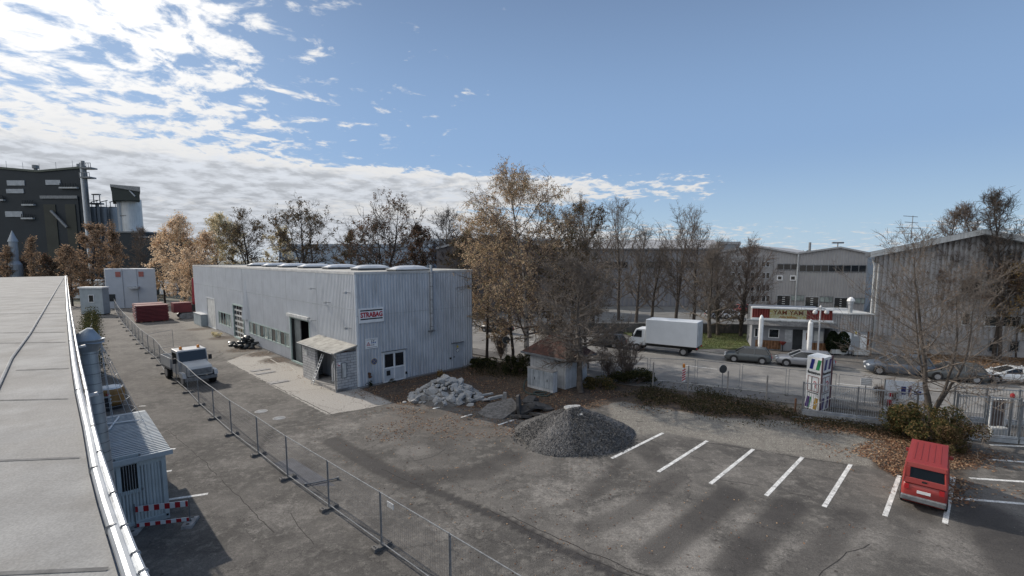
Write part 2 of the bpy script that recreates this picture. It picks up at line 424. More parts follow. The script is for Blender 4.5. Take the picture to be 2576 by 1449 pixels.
    nA = k.noise(Pn, 0.35, 6, 0.6); nB = k.noise(Pn, 2.2, 8, 0.68); nC = k.noise(Pn, 22, 3, 0.7); nD = k.noise(Pn, 9, 4, 0.7)
    jag = k.m('ADD', k.m('MULTIPLY', k.m('SUBTRACT', nB, 0.5), 1.5), k.m('MULTIPLY', k.m('SUBTRACT', nD, 0.5), 0.8))
    def msk(name, hard=0.35): return k.sm(k.m('ADD', k.attr(name), k.m('MULTIPLY', jag, 0.62)), 0.5 - hard, 0.5 + hard)
    asph = k.mix(k.sm(nA, 0.35, 0.65), (0.078, 0.073, 0.067), (0.140, 0.130, 0.118))
    asph = k.mix(k.m('MULTIPLY', k.sm(nB, 0.46, 0.68), 0.7), asph, (0.200, 0.186, 0.166))
    c = k.mix(k.m('MULTIPLY', msk('dust'), 0.8), asph, (0.27, 0.252, 0.228))
    c = k.mix(k.m('MULTIPLY', k.sm(k.m('ADD', k.attr('dark'), k.m('MULTIPLY', jag, .28)), 0.15, 0.8), 0.85), c, (0.034, 0.031, 0.030))
    c = k.mix(msk('conc', 0.08), c, k.mix(nA, (0.31, 0.292, 0.265), (0.40, 0.375, 0.34)))
    gr = k.mix(k.sm(k.voro(Pn, 16), 0.1, 0.7), (0.34, 0.32, 0.28), (0.16, 0.15, 0.13))
    c = k.mix(msk('grav', 0.3), c, k.mix(k.sm(nB, 0.4, 0.7), gr, (0.17, 0.155, 0.135)))
    so = k.mix(k.sm(k.voro(Pn, 9, 'Color'), 0.2, 0.8), (0.045, 0.037, 0.031), (0.105, 0.076, 0.055))
    c = k.mix(msk('soil', 0.25), c, so)
    # cracks and sealed joints
    cr = k.voro(k.vm('ADD', Pn, k.comb(k.m('MULTIPLY', nB, 1.6), k.m('MULTIPLY', nD, 0.9), 0.0)), 0.24, 'Distance', 'DISTANCE_TO_EDGE')
    c = k.mix(k.m('MULTIPLY', k.sm(cr, 0.010, 0.0), 0.6), c, (0.035, 0.033, 0.032))
    # spots of oil and little stones
    sp = k.voro(Pn, 1.1); c = k.mix(k.m('MULTIPLY', k.sm(k.m('ADD', sp, k.m('MULTIPLY', nD, 0.12)), 0.15, 0.10), 0.65), c, (0.04, 0.03, 0.026))
    pb = k.voro(Pn, 3.3); c = k.mix(k.m('MULTIPLY', k.sm(pb, 0.09, 0.05), 0.55), c, (0.30, 0.28, 0.25))
    f = k.m('MULTIPLY', k.sm(nC, 0.25, 0.75, 0.70, 1.30), k.sm(nD, 0.3, 0.7, 0.85, 1.15))
    k.l.new(k.vm('SCALE', c, f), b.inputs['Base Color'])
    wet = k.sm(k.attr('dark'), 0.5, 0.9, 0.88, 0.62); k.l.new(wet, b.inputs['Roughness'])
    b.inputs['Specular IOR Level'].default_value = 0.3
    k.l.new(k.bump(k.m('ADD', nC, k.m('MULTIPLY', nB, 0.6)), 0.55, 0.03), b.inputs['Normal'])
    o = np_mesh('yard', V, Q, m, attrs=dict(dust=dust, dark=dark, conc=conc_a, soil=soil, grav=grav))
    return structure(o)
build_yard()

def sheet(name, pts, mat, z, z0=None, kind='structure'):
    b = MB(); b.prism(pts, (z - 0.05) if z0 is None else z0, z); o = b.build(name, mat); o['kind'] = kind; return o
road_m = pm('road_asphalt', (0.20, 0.192, 0.18), 0.88, 0, 0.22, 0.25, 0.12, 12, col2=(0.245, 0.235, 0.215), c2s=0.8, bump=0.3)
pave_m = pm('pavement_asphalt', (0.13, 0.125, 0.12), 0.9, 0, 0.25, 0.4, 0.14, 15, bump=0.3)
kerb_m = pm('kerb_stone', (0.32, 0.31, 0.29), 0.85, 0, 0.2, 3)
line_m = pm('line_paint', (0.62, 0.62, 0.60), 0.7, 0, 0.2, 3, 0.25, 14, col2=(0.30, 0.29, 0.28), c2=(0.56, 0.66), c2s=4)
grass_m = pm('lawn_turf', (0.075, 0.095, 0.030), 0.95, 0, 0.3, 0.5, 0.3, 20, col2=(0.12, 0.115, 0.05), c2s=0.7)
soil_m = pm('leafy_bank_soil', (0.10, 0.07, 0.045), 0.95, 0, 0.3, 2, 0.3, 15)
# street, running from far left to near right
near_e = [(-70, 112), (-45, 88), (-20, 66.5), (-9, 56.5), (0, 48.6)] + [tuple(g(1588, 952))[:2], tuple(g(2015, 999))[:2], (33, 28.6), (52, 21.5), (80, 13)]
far_e = [(-52, 118), (-30, 97), (-10, 79), (0, 70), (9, 61.5), tuple(g(1759, 884))[:2], tuple(g(2089, 926))[:2], tuple(g(2300, 950))[:2], (47, 35.5), (84, 23)]
sheet('road', near_e + far_e[::-1], road_m, 0.010)
def offset(line, d):
    L = [Vector(q) for q in line]; r = []
    for i, q in enumerate(L):
        t = (L[min(i + 1, len(L) - 1)] - L[max(i - 1, 0)]).normalized(); r.append((q.x - t.y * d, q.y + t.x * d))
    return r
ne2 = offset(near_e, -0.15); fe2 = offset(far_e, 0.15)
b = MB()
for a, c, a2, c2 in zip(near_e[:-1], near_e[1:], ne2[:-1], ne2[1:]): b.prism([a, c, c2, a2], -0.02, 0.13)
structure(b.build('kerb', kerb_m))
b = MB()
for a, c, a2, c2 in zip(far_e[:-1], far_e[1:], fe2[:-1], fe2[1:]): b.prism([a, c, c2, a2], -0.02, 0.13)
structure(b.build('kerb', kerb_m))
ne3 = offset(near_e[2:9], -2.3)
sheet('pavement', ne2[2:9] + ne3[::-1], pave_m, 0.10, -0.02)
fe3 = offset(far_e, 2.4)
sheet('pavement', fe2 + fe3[::-1], pave_m, 0.12, -0.02)
# centre dashes
mid = [((a[0] + c[0]) / 2 + .6, (a[1] + c[1]) / 2 - .6) for a, c in zip(near_e[2:], far_e[2:])]
b = MB()
for a, c in zip(mid[:-1], mid[1:]):
    a, c = Vector(a), Vector(c); d = (c - a); nseg = max(1, int(d.length / 6)); d.normalize(); nn = Vector((-d.y, d.x)) * 0.06
    for i in range(nseg):
        p = a + d * (i * 6 + .5); q = p + d * 3; b.prism([tuple(p - nn), tuple(q - nn), tuple(q + nn), tuple(p + nn)], 0.010, 0.014)
structure(b.build('road_marking', line_m))
# ground beyond the street
sheet('lawn', [tuple(g(*q))[:2] for q in ((1560, 836), (1889, 841), (1887, 879), (1759, 881), (1690, 868), (1600, 850))], grass_m, 0.16, -0.05)
park_m = pm('parking_asphalt', (0.17, 0.168, 0.16), 0.9, 0, 0.2, 0.3, 0.1, 10)
sheet('parking_area', [(5, 70), (38, 62), (37.5, 51), (54, 47), (110, 40), (110, 130), (-20, 130), (-20, 90)], park_m, 0.02, -0.06)
# stall and yard lines
def stripe(name, p, q, w=0.15, z=0.006):
    a, c = g(*p).xy, g(*q).xy; d = (c - a).normalized(); n = Vector((-d.y, d.x)) * w / 2
    m = MB(); m.prism([tuple(a - n), tuple(c - n), tuple(c + n), tuple(a + n)], 0.0005, z); return structure(m.build(name, line_m))
for p, q in (((1539, 1153), (1668, 1089)), ((1656, 1187), (1779, 1109)), ((1787, 1217), (1895, 1130)), ((1927, 1247), (2019, 1150)), ((2073, 1275), (2140, 1168)),
             ((2226, 1298), (2263, 1196)), ((2377, 1317), (2398, 1200)), ((2392, 1252), (2640, 1273)), ((2440, 1203), (2640, 1216)), ((2480, 1155), (2640, 1167)), ((2490, 1119), (2640, 1126)),
             ((1089, 1028), (1126, 1019)), ((1159.5, 1050), (1187, 1042)), ((1253, 1069), (1278, 1061)), ((1281, 1060), (1300, 1054)),
             ((395, 1131.5), (441, 1129)), ((405, 1188), (432, 1184)), ((423, 1257), (523, 1242)), ((350, 1022), (366, 1021))):
    stripe('parking_line', p, q, 0.17 if p[1] > 1080 else 0.14)
jm = pm('open_joint', (0.035, .032, .03), .9, 0, .3, 6)
for pts, w in (([(568, 908), (640, 946), (720, 986), (835, 1043)], .06), ([(835, 1043), (900, 1033), (985, 1015)], .05), ([(1811, 1207), (1860, 1214), (1909, 1222)], .04), ([(1986, 1240), (2043, 1251)], .04), ([(1700, 1101), (1890, 1131), (2010, 1151), (2130, 1169)], .05), ([(1230, 1283), (1330, 1334), (1450, 1392), (1590, 1449)], .05), ([(1255, 1282), (1360, 1334), (1480, 1388), (1630, 1449)], .04), ([(960, 1180), (1020, 1208), (1060, 1226)], .05), ([(730, 1290), (760, 1335), (775, 1350), (790, 1370)], .025), ([(1120, 1130), (1090, 1150), (1040, 1160)], .03), ([(2190, 1370), (2130, 1390), (2060, 1449)], .03), ([(420, 1080), (500, 1150), (600, 1250), (690, 1340)], .03)):
    P_ = [g(*q).xy for q in pts]; P2 = []
    for a, c in zip(P_[:-1], P_[1:]):
        n_ = max(2, int((c - a).length / .35))
        for i in range(n_): q = a.lerp(c, i / n_); P2.append(q + Vector((mnoise.noise((q.x * 1.7, q.y * 1.7, 2.)), mnoise.noise((q.x * 1.7, q.y * 1.7, 7.)))) * .10)
    P2.append(P_[-1]); mm = MB()
    for i, (a, c) in enumerate(zip(P2[:-1], P2[1:])):
        if mnoise.noise((i * .37, pts[0][0], 0.)) < -.32: continue
        d = (c - a).normalized(); nn = Vector((-d.y, d.x)) * w / 2; mm.add([(*(a - nn), .0035), (*(c - nn), .0035), (*(c + nn), .0035), (*(a + nn), .0035)], [(0, 1, 2, 3)])
    structure(mm.build('asphalt_joint', jm))
pat = MB(); pat.prism([tuple(g(*q))[:2] for q in ((690, 1165), (735, 1152), (812, 1200), (845, 1222), (790, 1222), (757, 1216))], 0.0005, 0.004)
structure(pat.build('asphalt_patch', pm('damp_asphalt', (0.075, 0.078, 0.09), 0.6, 0, 0.2, 2, 0.1, spec=.35)))

# ---------------------------------------------------------------- the pale corrugated hall
C0 = g(902, 977); L0 = g(495, 808)
Av = (L0 - C0).normalized(); Bv = Vector((Av.y, -Av.x, 0))
LEN = (L0 - C0).length; WID = 11.4; ZR = 8.9
front = Facade(L0, -Av); gable = Facade(C0, Bv)
hall_m = pm('pale_grey_sheet', (0.53, 0.55, 0.575), 0.6, 0.0, 0.06, 0.6, 0.03, streak=0.12)
hall_g = pm('pale_grey_sheet_stained', (0.50, 0.525, 0.56), 0.6, 0.0, 0.10, 0.5, 0.04, streak=0.26)
def corr(mb, s0, s1, z0, z1, pitch=0.27, depth=0.06, out=0.0):
    """trapezoidal sheet in facade coordinates (x=s, y=-out, z)"""
    import math as _m
    pts = []; k = _m.floor(s0 / pitch)
    prof = ((0.0, 0), (0.38, 0), (0.5, 1), (0.88, 1))
    while k * pitch < s1:
        for t, h in prof:
            s = (k + t) * pitch
            if s0 < s < s1: pts.append((s, h))
        k += 1
    def hh(s):
        t = (s / pitch) % 1.0
        return 0 if t < .38 else (t - .38) / .12 if t < .5 else 1 if t < .88 else (1 - t) / .12
    pts = [(s0, hh(s0))] + pts + [(s1, hh(s1))]
    v = []; f = []
    for s, h in pts:
        y = -(out + h * depth); v += [(s, y, z0), (s, y, z1)]
    for i in range(len(pts) - 1): f.append((2 * i, 2 * i + 2, 2 * i + 3, 2 * i + 1))
    mb.add(v, f)
def corr_wall(fa, s0, s1, z0, z1, holes, name, mat, parent, **kw):
    """corrugated wall with rectangular holes (s0,s1,z0,z1)"""
    m = MB(); m.M = fa.M
    xs = sorted({s0, s1} | {q for h in holes for q in h[:2]})
    for a, c in zip(xs[:-1], xs[1:]):
        hs = sorted([(h[2], h[3]) for h in holes if h[0] <= a + 1e-6 and h[1] >= c - 1e-6]); z = z0
        for lo, hi in hs:
            if lo > z + 1e-3: corr(m, a, c, z, lo, **kw)
            z = max(z, hi)
        if z < z1 - 1e-3: corr(m, a, c, z, z1, **kw)
    return m.build(name, mat, parent)
def fbox(fa, a, c, z0, z1, o0, o1, mb=None):
    m = mb or MB(); m.box(a, c, -o1, -o0, z0, z1, fa.M); return m
def frame_ring(mb, fa, a, c, z0, z1, t=0.07, o0=0.0, o1=0.07, bars=(), hbars=()):
    fbox(fa, a, c, z1 - t, z1, o0, o1, mb); fbox(fa, a, c, z0, z0 + t, o0, o1, mb)
    fbox(fa, a, a + t, z0 + t, z1 - t, o0, o1, mb); fbox(fa, c - t, c, z0 + t, z1 - t, o0, o1, mb)
    for q in bars: fbox(fa, q - t / 2, q + t / 2, z0 + t, z1 - t, o0, o1 - .004, mb)
    for q in hbars: fbox(fa, a + t, c - t, q - t / 2, q + t / 2, o0, o1 - .008, mb)
def window(fa, a, c, z0, z1, parent, fm=white, gm=glass, t=0.07, bars=(), hbars=(), o0=0.0, o1=0.07, name='window'):
    m = MB(); frame_ring(m, fa, a, c, z0, z1, t, o0, o1, bars, hbars); w = m.build(name, fm, parent)
    p = fbox(fa, a + t * .5, c - t * .5, z0 + t * .5, z1 - t * .5, o0 + .005, o0 + .02); p.build('pane', gm, w); return w

hall = thing('corrugated_hall', L0, math.atan2(-Av.y, -Av.x), 'long pale grey corrugated metal hall with roof domes beside the yard', 'hall')
def fz(fa, c, x, y): return fa.px(*Z(c, x, y))
# openings of the long front, read off the photograph
d1a = fz(front, 3, 350, 760)[0]; d1c = fz(front, 3, 422, 780)[0]; d1z = fz(front, 3, 350, 478)[1]
w1a = fz(front, 3, 435, 600)[0]; w1c = fz(front, 3, 550, 630)[0]; w1t = fz(front, 3, 440, 592)[1]; w1b = fz(front, 3, 500, 728)[1]
r1a = fz(front, 3, 572, 600)[0]; r1c = fz(front, 3, 660, 600)[0]; r1t = fz(front, 3, 600, 545)[1]
w2a = fz(front, 3, 715, 720)[0]; w2c = fz(front, 3, 1080, 800)[0]; w2t = fz(front, 3, 900, 740)[1]; w2b = fz(front, 3, 900, 862)[1]
r2a = fz(front, 3, 1095, 800)[0]; r2c = fz(front, 3, 1262, 800)[0]; r2t = fz(front, 3, 1180, 675)[1]
holes = [(d1a, d1c, 0, d1z), (w1a, w1c, w1b, w1t), (r1a, r1c, 0, r1t), (w2a, w2c, w2b, w2t), (r2a, r2c, 0, r2t)]
corr_wall(front, 0, LEN, 0.12, ZR - 0.12, holes, 'front_wall', hall_m, hall)
corr_wall(gable, 0, WID, 0.12, ZR - 0.12, [], 'gable_wall', hall_g, hall)
m = MB(); bk = Facade(C0 + Bv * WID, Av); fbox(bk, 0, LEN, 0, ZR - .13, -.1, 0, m); le = Facade(L0 + Bv * WID, -Bv); fbox(le, 0, WID, 0, ZR - .13, -.1, 0, m)
m.build('rear_wall', hall_m, hall)
m = MB()
hs = [(0, 0)] + sorted([(h[0], h[1]) for h in holes if h[2] == 0]) + [(LEN, LEN)]
for (a0, a1), (b0, b1) in zip(hs[:-1], hs[1:]):
    fbox(front, a1, b0, 0, 0.12, -.02, 0.02, m)
fbox(gable, 0, WID, 0, 0.12, -.02, 0.02, m)
m.build('plinth', conc, hall)
m = MB()
for q in (7.2, 14.5, 21.8, 29.0, 36.2, 43.4): fbox(front, LEN - q, LEN - q + .05, max([.13] + [h[3] + .2 for h in holes if h[0] - .3 < LEN - q < h[1] + .3]), ZR - .13, .058, .068, m)
fbox(front, .1, LEN - .11, 6.05, 6.09, .058, .064, m); fbox(gable, .02, WID - .05, 5.6, 5.63, .058, .064, m)
m.build('sheet_joint', pm('sheet_joint', (0.34, .36, .38), .6, 0, .2), hall)
# roof slab, pale edge trim
roof_m = pm('pale_roof_felt', (0.40, 0.39, 0.36), 0.85, 0, 0.2, 0.7, 0.08, col2=(0.28, 0.26, 0.23), c2s=0.5)
m = MB(); m.box(0.1, LEN - 0.1, 0.1, WID - 0.1, ZR - 0.2, ZR - 0.02, front.M); m.build('roof', roof_m, hall)
m = MB()
fbox(front, -0.06, LEN + 0.06, ZR - .12, ZR + .07, -.12, .07, m); fbox(gable, 0.12, WID - .1, ZR - .12, ZR + .07, -.12, .07, m)
m.box(-0.06, LEN + .06, WID - .1, WID + .08, ZR - .12, ZR + .09, front.M); m.box(-.06, .1, .12, WID - .1, ZR - .12, ZR + .07, front.M)
m.build('roof_trim', pm('trim_metal', (0.50, 0.50, 0.49), 0.55, 0, 0.15, 1, streak=0.1), hall)
m = MB(); fbox(front, LEN - .10, LEN + .045, .12, ZR - .12, -.1, .045, m); fbox(front, -.03, .10, .12, ZR - .12, -.1, .045, m); m.build('corner_trim', white, hall)
# the sheet that bulges and the dark gap beside it
sc = fz(front, 3, 705, 660)[0]; zt = fz(front, 3, 695, 255)[1]
m = MB(); m.M = front.M
z_b = w2t + .1
m.add([(sc - .9, -.04, z_b), (sc - .9, -.5, z_b), (sc + .05, -.06, z_b), (sc - .25, -.05, zt)], [(0, 1, 3), (1, 2, 3), (2, 0, 3), (0, 2, 1)])
m.build('bent_sheet', hall_m, hall)
# roof domes
dome_w = pm('dome_acrylic', (0.62, 0.63, 0.64), 0.3, 0, 0.1, 1, spec=0.6)
dome_k = pm('dome_kerb', (0.10, 0.105, 0.11), 0.6, 0, 0.15)
for u in (629, 668, 710, 762, 826, 901, 996):
    lo, hi = 0, LEN
    for _ in range(40):
        mid_ = (lo + hi) / 2
        if proj(C0 + Av * mid_ + Bv * 4.0 + Vector((0, 0, ZR)))[0] > u: lo = mid_
        else: hi = mid_
    s = LEN - lo; k = MB(); k.box(s - 1.5, s, 4.0, 7.5, ZR - .02, ZR + .20, front.M); kb = k.build('roof_dome', dome_k, hall)
    k = MB(); rings = []
    for j in range(9):
        t = j / 8; y = 4.0 + 3.5 * t; e = 0.30 * (1 - abs(2 * t - 1) ** 5)
        rings.append([front.M @ Vector((s - 1.5 + 1.5 * i / 8, y, ZR + .20 + e * math.sin(math.pi * i / 8) ** .6)) for i in range(9)])
    k.loft(rings, close=False); k.box(s - 1.55, s + .05, 3.95, 7.55, ZR + .17, ZR + .23, front.M)
    k.build('dome_shell', [dome_w], kb, sm=False)
# left door, cabinet, windows, doors of the front
m = MB(); fbox(front, d1a, d1c, 0.02, d1z, 0, .04, m); dd = m.build('door', dwhite, hall)
m = MB(); frame_ring(m, front, d1a - .1, d1c + .1, 0, d1z + .1, .1, .0, .1); m.build('door_frame', hall_m, hall)
mint = pm('mint_frame', (0.36, 0.45, 0.43), 0.6, 0, 0.12, 1, streak=.2)
nb = 5
window(front, w1a, w1c, w1b, w1t, hall, mint, glass_g, .1, [w1a + (w1c - w1a) * i / nb for i in range(1, nb)])
n2 = 10
window(front, w2a, w2c, w2b, w2t, hall, mint, glass_g, .1, [w2a + (w2c - w2a) * i / n2 for i in range(1, n2)])
m = MB()
for i, q in ((1, 'b'), (3, 'm'), (6, 'm'), (8, 'b')):
    a = w2a + (w2c - w2a) * i / n2; fbox(front, a + .06, a + (w2c - w2a) / n2 - .06, w2b + .12, w2t - .15, .021, .03, m)
for i in (1, 2):
    a = w1a + (w1c - w1a) * i / nb; fbox(front, a + .06, a + (w1c - w1a) / nb - .06, w1b + .12, w1t - .15, .021, .03, m)
m.build('broken_pane', glass, hall)
# sectional door
m = MB(); frame_ring(m, front, r1a - .18, r1c + .18, 0, r1t + .18, .18, -.02, .1); m.build('gate_frame', mint, hall)
m = MB(); fbox(front, r1a, r1c, 0.0, r1t, -.12, -.08, m); rd = m.build('sectional_door', glass, hall)
m = MB()
for i in range(6): fbox(front, r1a, r1c, r1t * i / 6, r1t * i / 6 + .22, -.078, -.05, m)
for i in range(5): q = r1a + (r1c - r1a) * i / 4; fbox(front, q - .05, q + .05, 0.23, r1t, -.078, -.056, m)
m.build('door_rail', dwhite, rd)
# big open gate with a dark inside
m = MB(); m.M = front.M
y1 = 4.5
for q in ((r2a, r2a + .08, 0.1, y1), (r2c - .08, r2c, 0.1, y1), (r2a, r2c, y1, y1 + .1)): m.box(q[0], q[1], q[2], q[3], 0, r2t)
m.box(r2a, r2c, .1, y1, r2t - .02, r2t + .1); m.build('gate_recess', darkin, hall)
m = MB(); frame_ring(m, front, r2a - .16, r2c + .16, 0.0, r2t + .16, .16, -.04, .09)
m.build('gate_frame', mint, hall)
m = MB(); fbox(front, r2a - .3, r2c + .3, r2t + .18, r2t + .45, .09, .32, m); m.build('gate_track', dwhite, hall)
m = MB(); fbox(front, r2a, r2a + (r2c - r2a) * .35, 0.02, r2t, -.35, -.28, m); fbox(front, r2a + .9, r2a + 1.0, .02, r2t, -.6, -.5, m); m.build('sliding_gate', pm('grey_gate', (0.20, 0.22, 0.22), .6, 0, .2, 1, streak=.3), hall)
# floodlight arms
arm_spots = [(3, 1320, 395), (3, 1320, 682), (4, 190, 432), (4, 195, 750), (4, 5, 520)]
for c, x, y in arm_spots:
    s, z = fz(front, c, x, y); m = MB(); m.M = front.M
    m.cyl((s, 0, z), (s, -.45, z + .05), .02, n=6); a = m.build('floodlight', galv_dark, hall)
    m = MB(); m.box(s - .14, s + .14, -.62, -.42, z - .04, z + .12, front.M); m.build('lamp_head', galv, a)
# gable: flue, doors, signs
s, zt = fz(gable, 4, 892, 175); zb = fz(gable, 4, 892, 765)[1]
m = MB(); m.M = gable.M
m.cyl((s, -.28, zb), (s, -.28, ZR + .55), .12, n=14); fl = m.build('flue_pipe', galv, hall, sm=False)
m = MB(); m.M = gable.M
for i in range(5): q = zb + .3 + (ZR - zb) * i / 4.4; m.cyl((s, -.28, q), (s, -.28, q + .05), .14, n=14); m.box(s - .02, s + .02, -.2, 0.02, q, q + .04)
m.box(s - .25, s + .25, -.42, 0.0, zb - .12, zb - .04); m.build('bracket', galv_dark, fl)
a0, z1 = fz(gable, 4, 472, 978); a1, _ = fz(gable, 4, 664, 960); zw = fz(gable, 4, 520, 1108)[1]; z1 = max(z1, fz(gable, 4, 664, 950)[1])
am = (a0 + a1) / 2
dg = MB(); fbox(gable, a0, am - .01, .1, z1, .035, .08, dg); fbox(gable, am + .01, a1, .1, z1, .035, .08, dg); dgo = dg.build('double_door', hall_m, hall)
m = MB(); frame_ring(m, gable, a0 - .06, a1 + .06, .06, z1 + .06, .09, .06, .12, bars=(am,)); fbox(gable, a0, a1, zw - .07, zw + .02, .081, .11, m); m.build('door_frame', white, dgo)
m = MB(); fbox(gable, a0 + .12, am - .1, zw + .06, z1 - .12, .082, .09, m); fbox(gable, am + .1, a1 - .12, zw + .06, z1 - .12, .082, .09, m); m.build('pane', glass, dgo)
m = MB(); q = fz(gable, 4, 518, 1155); fbox(gable, q[0] - .16, q[0] + .16, q[1] - .2, q[1] + .2, .082, .12, m); m.build('cat_flap', black, dgo)
m = MB(); fbox(gable, a0 - .15, a1 + .2, z1 + .09, z1 + .13, .0, .2, m); m.build('drip_cap', galv_dark, hall)
b0, zz = fz(gable, 4, 1100, 890); b1, _ = fz(gable, 4, 1190, 890)
m = MB(); fbox(gable, b0, b1, .1, zz, .036, .07, m); sd = m.build('side_door', pm('side_door_sheet', (0.40, 0.43, 0.47), .55, 0, .1, 1, streak=.3), hall)
m = MB(); fbox(gable, b0 - .1, b1 + .1, zz + .02, zz + .08, .0, .18, m); m.build('drip_cap', galv_dark, hall)
m = MB(); q = fz(gable, 4, 1110, 1010); fbox(gable, q[0] - .05, q[0] + .12, q[1] - .03, q[1] + .03, .071, .12, m); m.build('handle', black, sd)
m = MB(); q = fz(gable, 4, 1082, 1022); fbox(gable, q[0] - .07, q[0] + .07, q[1] - .08, q[1] + .08, .035, .12, m); q = fz(gable, 4, 678, 1152); fbox(gable, q[0] - .09, q[0] + .09, q[1] - .1, q[1] + .1, .035, .13, m); m.build('socket_box', black, hall)
rust = pm('rusty_steel', (0.12, 0.06, 0.035), .8, 0, .3, 5)
m = MB(); q = fz(gable, 4, 345, 1160); m.M = gable.M; m.cyl((q[0], 0, q[1]), (q[0], -.25, q[1]), .09, n=8); m.cyl((q[0] + .05, 0, q[1] - .25), (q[0] + .05, -.25, q[1] - .25), .09, n=8); m.box(q[0] - .03, q[0] + .08, -.2, 0, q[1] - .35, q[1]); m.build('pipe_valve', rust, hall)
# signs on the gable (things of their own)
def board(name, fa, a, c, z0, z1, mat, label, cat, o0=.04, o1=.09, group=None):
    e = thing(name, fa.w(a, z0, o0), math.atan2(fa.d.y, fa.d.x), label, cat, group)
    m = MB(); fbox(fa, a, c, z0, z1, o0, o1, m); m.build('board', mat, e); return e
def tri(mb, fa, a, c, z0, z1, o): mb.M = fa.M; mb.add([(a, -o, z0), (c, -o, z0), ((a + c) / 2, -o, z1)], [(0, 1, 2)]); mb.M = None
redtxt = pm('sign_red', (0.40, 0.012, 0.03), .5, 0, .05); yel = pm('sign_yellow', (0.62, 0.48, 0.04), .5, 0, .1); blue = pm('sign_blue', (0.02, 0.07, 0.28), .5, 0, .1); blk = pm('sign_black', (0.012, 0.012, 0.012), .5, 0, .1)
a, z1 = gable.px(*Z('s', 18, 128)); c, z1b = gable.px(*Z('s', 688, 80)); z0 = gable.px(*Z('s', 20, 530))[1]
z1 = (z1 + z1b) / 2
e = board('company_sign', gable, a, c, z0, z1, white, 'white company sign with red lettering between two black bars on the hall gable', 'sign', .04, .14)
bh = z1 - z0; bw = c - a; m = MB()
fbox(gable, a + bw * .05, c - bw * .05, z0 + bh * .80, z0 + bh * .885, .1401, .145, m); fbox(gable, a + bw * .05, c - bw * .05, z0 + bh * .215, z0 + bh * .30, .1401, .145, m); m.build('stripe', blk, e)
text_mesh('lettering', 'STRABAG', gable.M @ Matrix.Translation((a + bw * .055, -.15, z0 + bh * .37)), bw * .89, bh * .36, redtxt, e, .03)
a, z1 = gable.px(*Z('s', 205, 950)); c, _ = gable.px(*Z('s', 540, 930)); z0 = gable.px(*Z('s', 205, 1225))[1]
e = board('warning_sign', gable, a, c, z0, z1, white, 'white site warning board with a danger triangle and small pictograms, left of the gable door', 'sign')
bw = c - a; bh = z1 - z0; m = MB(); tri(m, gable, a + bw * .06, a + bw * .40, z0 + bh * .28, z0 + bh * .68, .091); m.build('danger_triangle', redtxt, e)
m = MB(); tri(m, gable, a + bw * .13, a + bw * .33, z0 + bh * .33, z0 + bh * .58, .093); m.build('triangle_field', white, e)
m = MB(); fbox(gable, a + bw * .215, a + bw * .245, z0 + bh * .35, z0 + bh * .50, .094, .096, m); m.build('danger_mark', blk, e)
m = MB(); m.M = gable.M
for i in range(3): m.cyl((a + bw * (.5 + .14 * i), -.091, z0 + bh * .55), (a + bw * (.5 + .14 * i), -.095, z0 + bh * .55), bw * .052, n=12)
m.build('mandatory_pictogram', blue, e)
m = MB(); m.M = gable.M
for i in range(2): m.cyl((a + bw * (.5 + .15 * i), -.091, z0 + bh * .72), (a + bw * (.5 + .15 * i), -.095, z0 + bh * .72), bw * .048, n=12)
m.M = None
for i in range(2): tri(m, gable, a + bw * (.45 + .15 * i), a + bw * (.56 + .15 * i), z0 + bh * .28, z0 + bh * .42, .0915)
for q in (.10, .86): fbox(gable, a + bw * .1, a + bw * .9, z0 + bh * q, z0 + bh * (q + .035), .0905, .092, m)
m.build('pictogram', pm('sign_dark', (0.08, 0.06, 0.06), .6, 0, .1), e)
def disc_sign(fa, s, z, r, o, outer, inner, name, label, cat):
    e = thing(name, fa.w(s, z, o), math.atan2(fa.d.y, fa.d.x), label, cat); m = MB(); m.M = fa.M
    m.cyl((s, -o, z), (s, -o - .02, z), r, n=24); m.build('rim', outer, e); m = MB(); m.M = fa.M
    m.cyl((s, -o - .0201, z), (s, -o - .024, z), r * .80, n=24); m.build('disc', inner, e); return e
s, z = fz(gable, 4, 392, 1051)
e = disc_sign(gable, s, z, .26, .04, pm('ring_yellowed', (0.33, 0.25, 0.14), .6, 0, .1), pm('disc_blue', (0.05, 0.09, 0.22), .6, 0, .1), 'no_stopping_sign', 'round blue no stopping sign with a cross, low on the hall gable', 'sign')
m = MB()
for sg in (1, -1):
    T = gable.M @ Matrix.Translation((s, 0, z)) @ Matrix.Rotation(sg * math.pi / 4, 4, 'Y'); m.box(-.2, .2, -.069, -.065, -.02, .02, T)
m.build('cross_bar', pm('ring_yellowed', ()), e)
s, z = fz(gable, 4, 1145, 950)
e = disc_sign(gable, s, z, .16, .072, blk, white, 'prohibition_sign', 'small round prohibition sign on the metal side door of the hall', 'sign')
m = MB(); T = gable.M @ Matrix.Translation((s, 0, z)) @ Matrix.Rotation(math.pi / 4, 4, 'Y'); m.box(-.12, .12, -.1, -.097, -.015, .015, T); m.build('cross_bar', blk, e)
m = MB(); s, z = fz(gable, 4, 1145, 915); tri(m, gable, s - .14, s + .14, z - .1, z + .15, .074); o = m.build('hazard_sign', yel, None, gable.w(s, z, .07)); tag(o, 'yellow triangular hazard sign above the round one on the side door', 'sign')

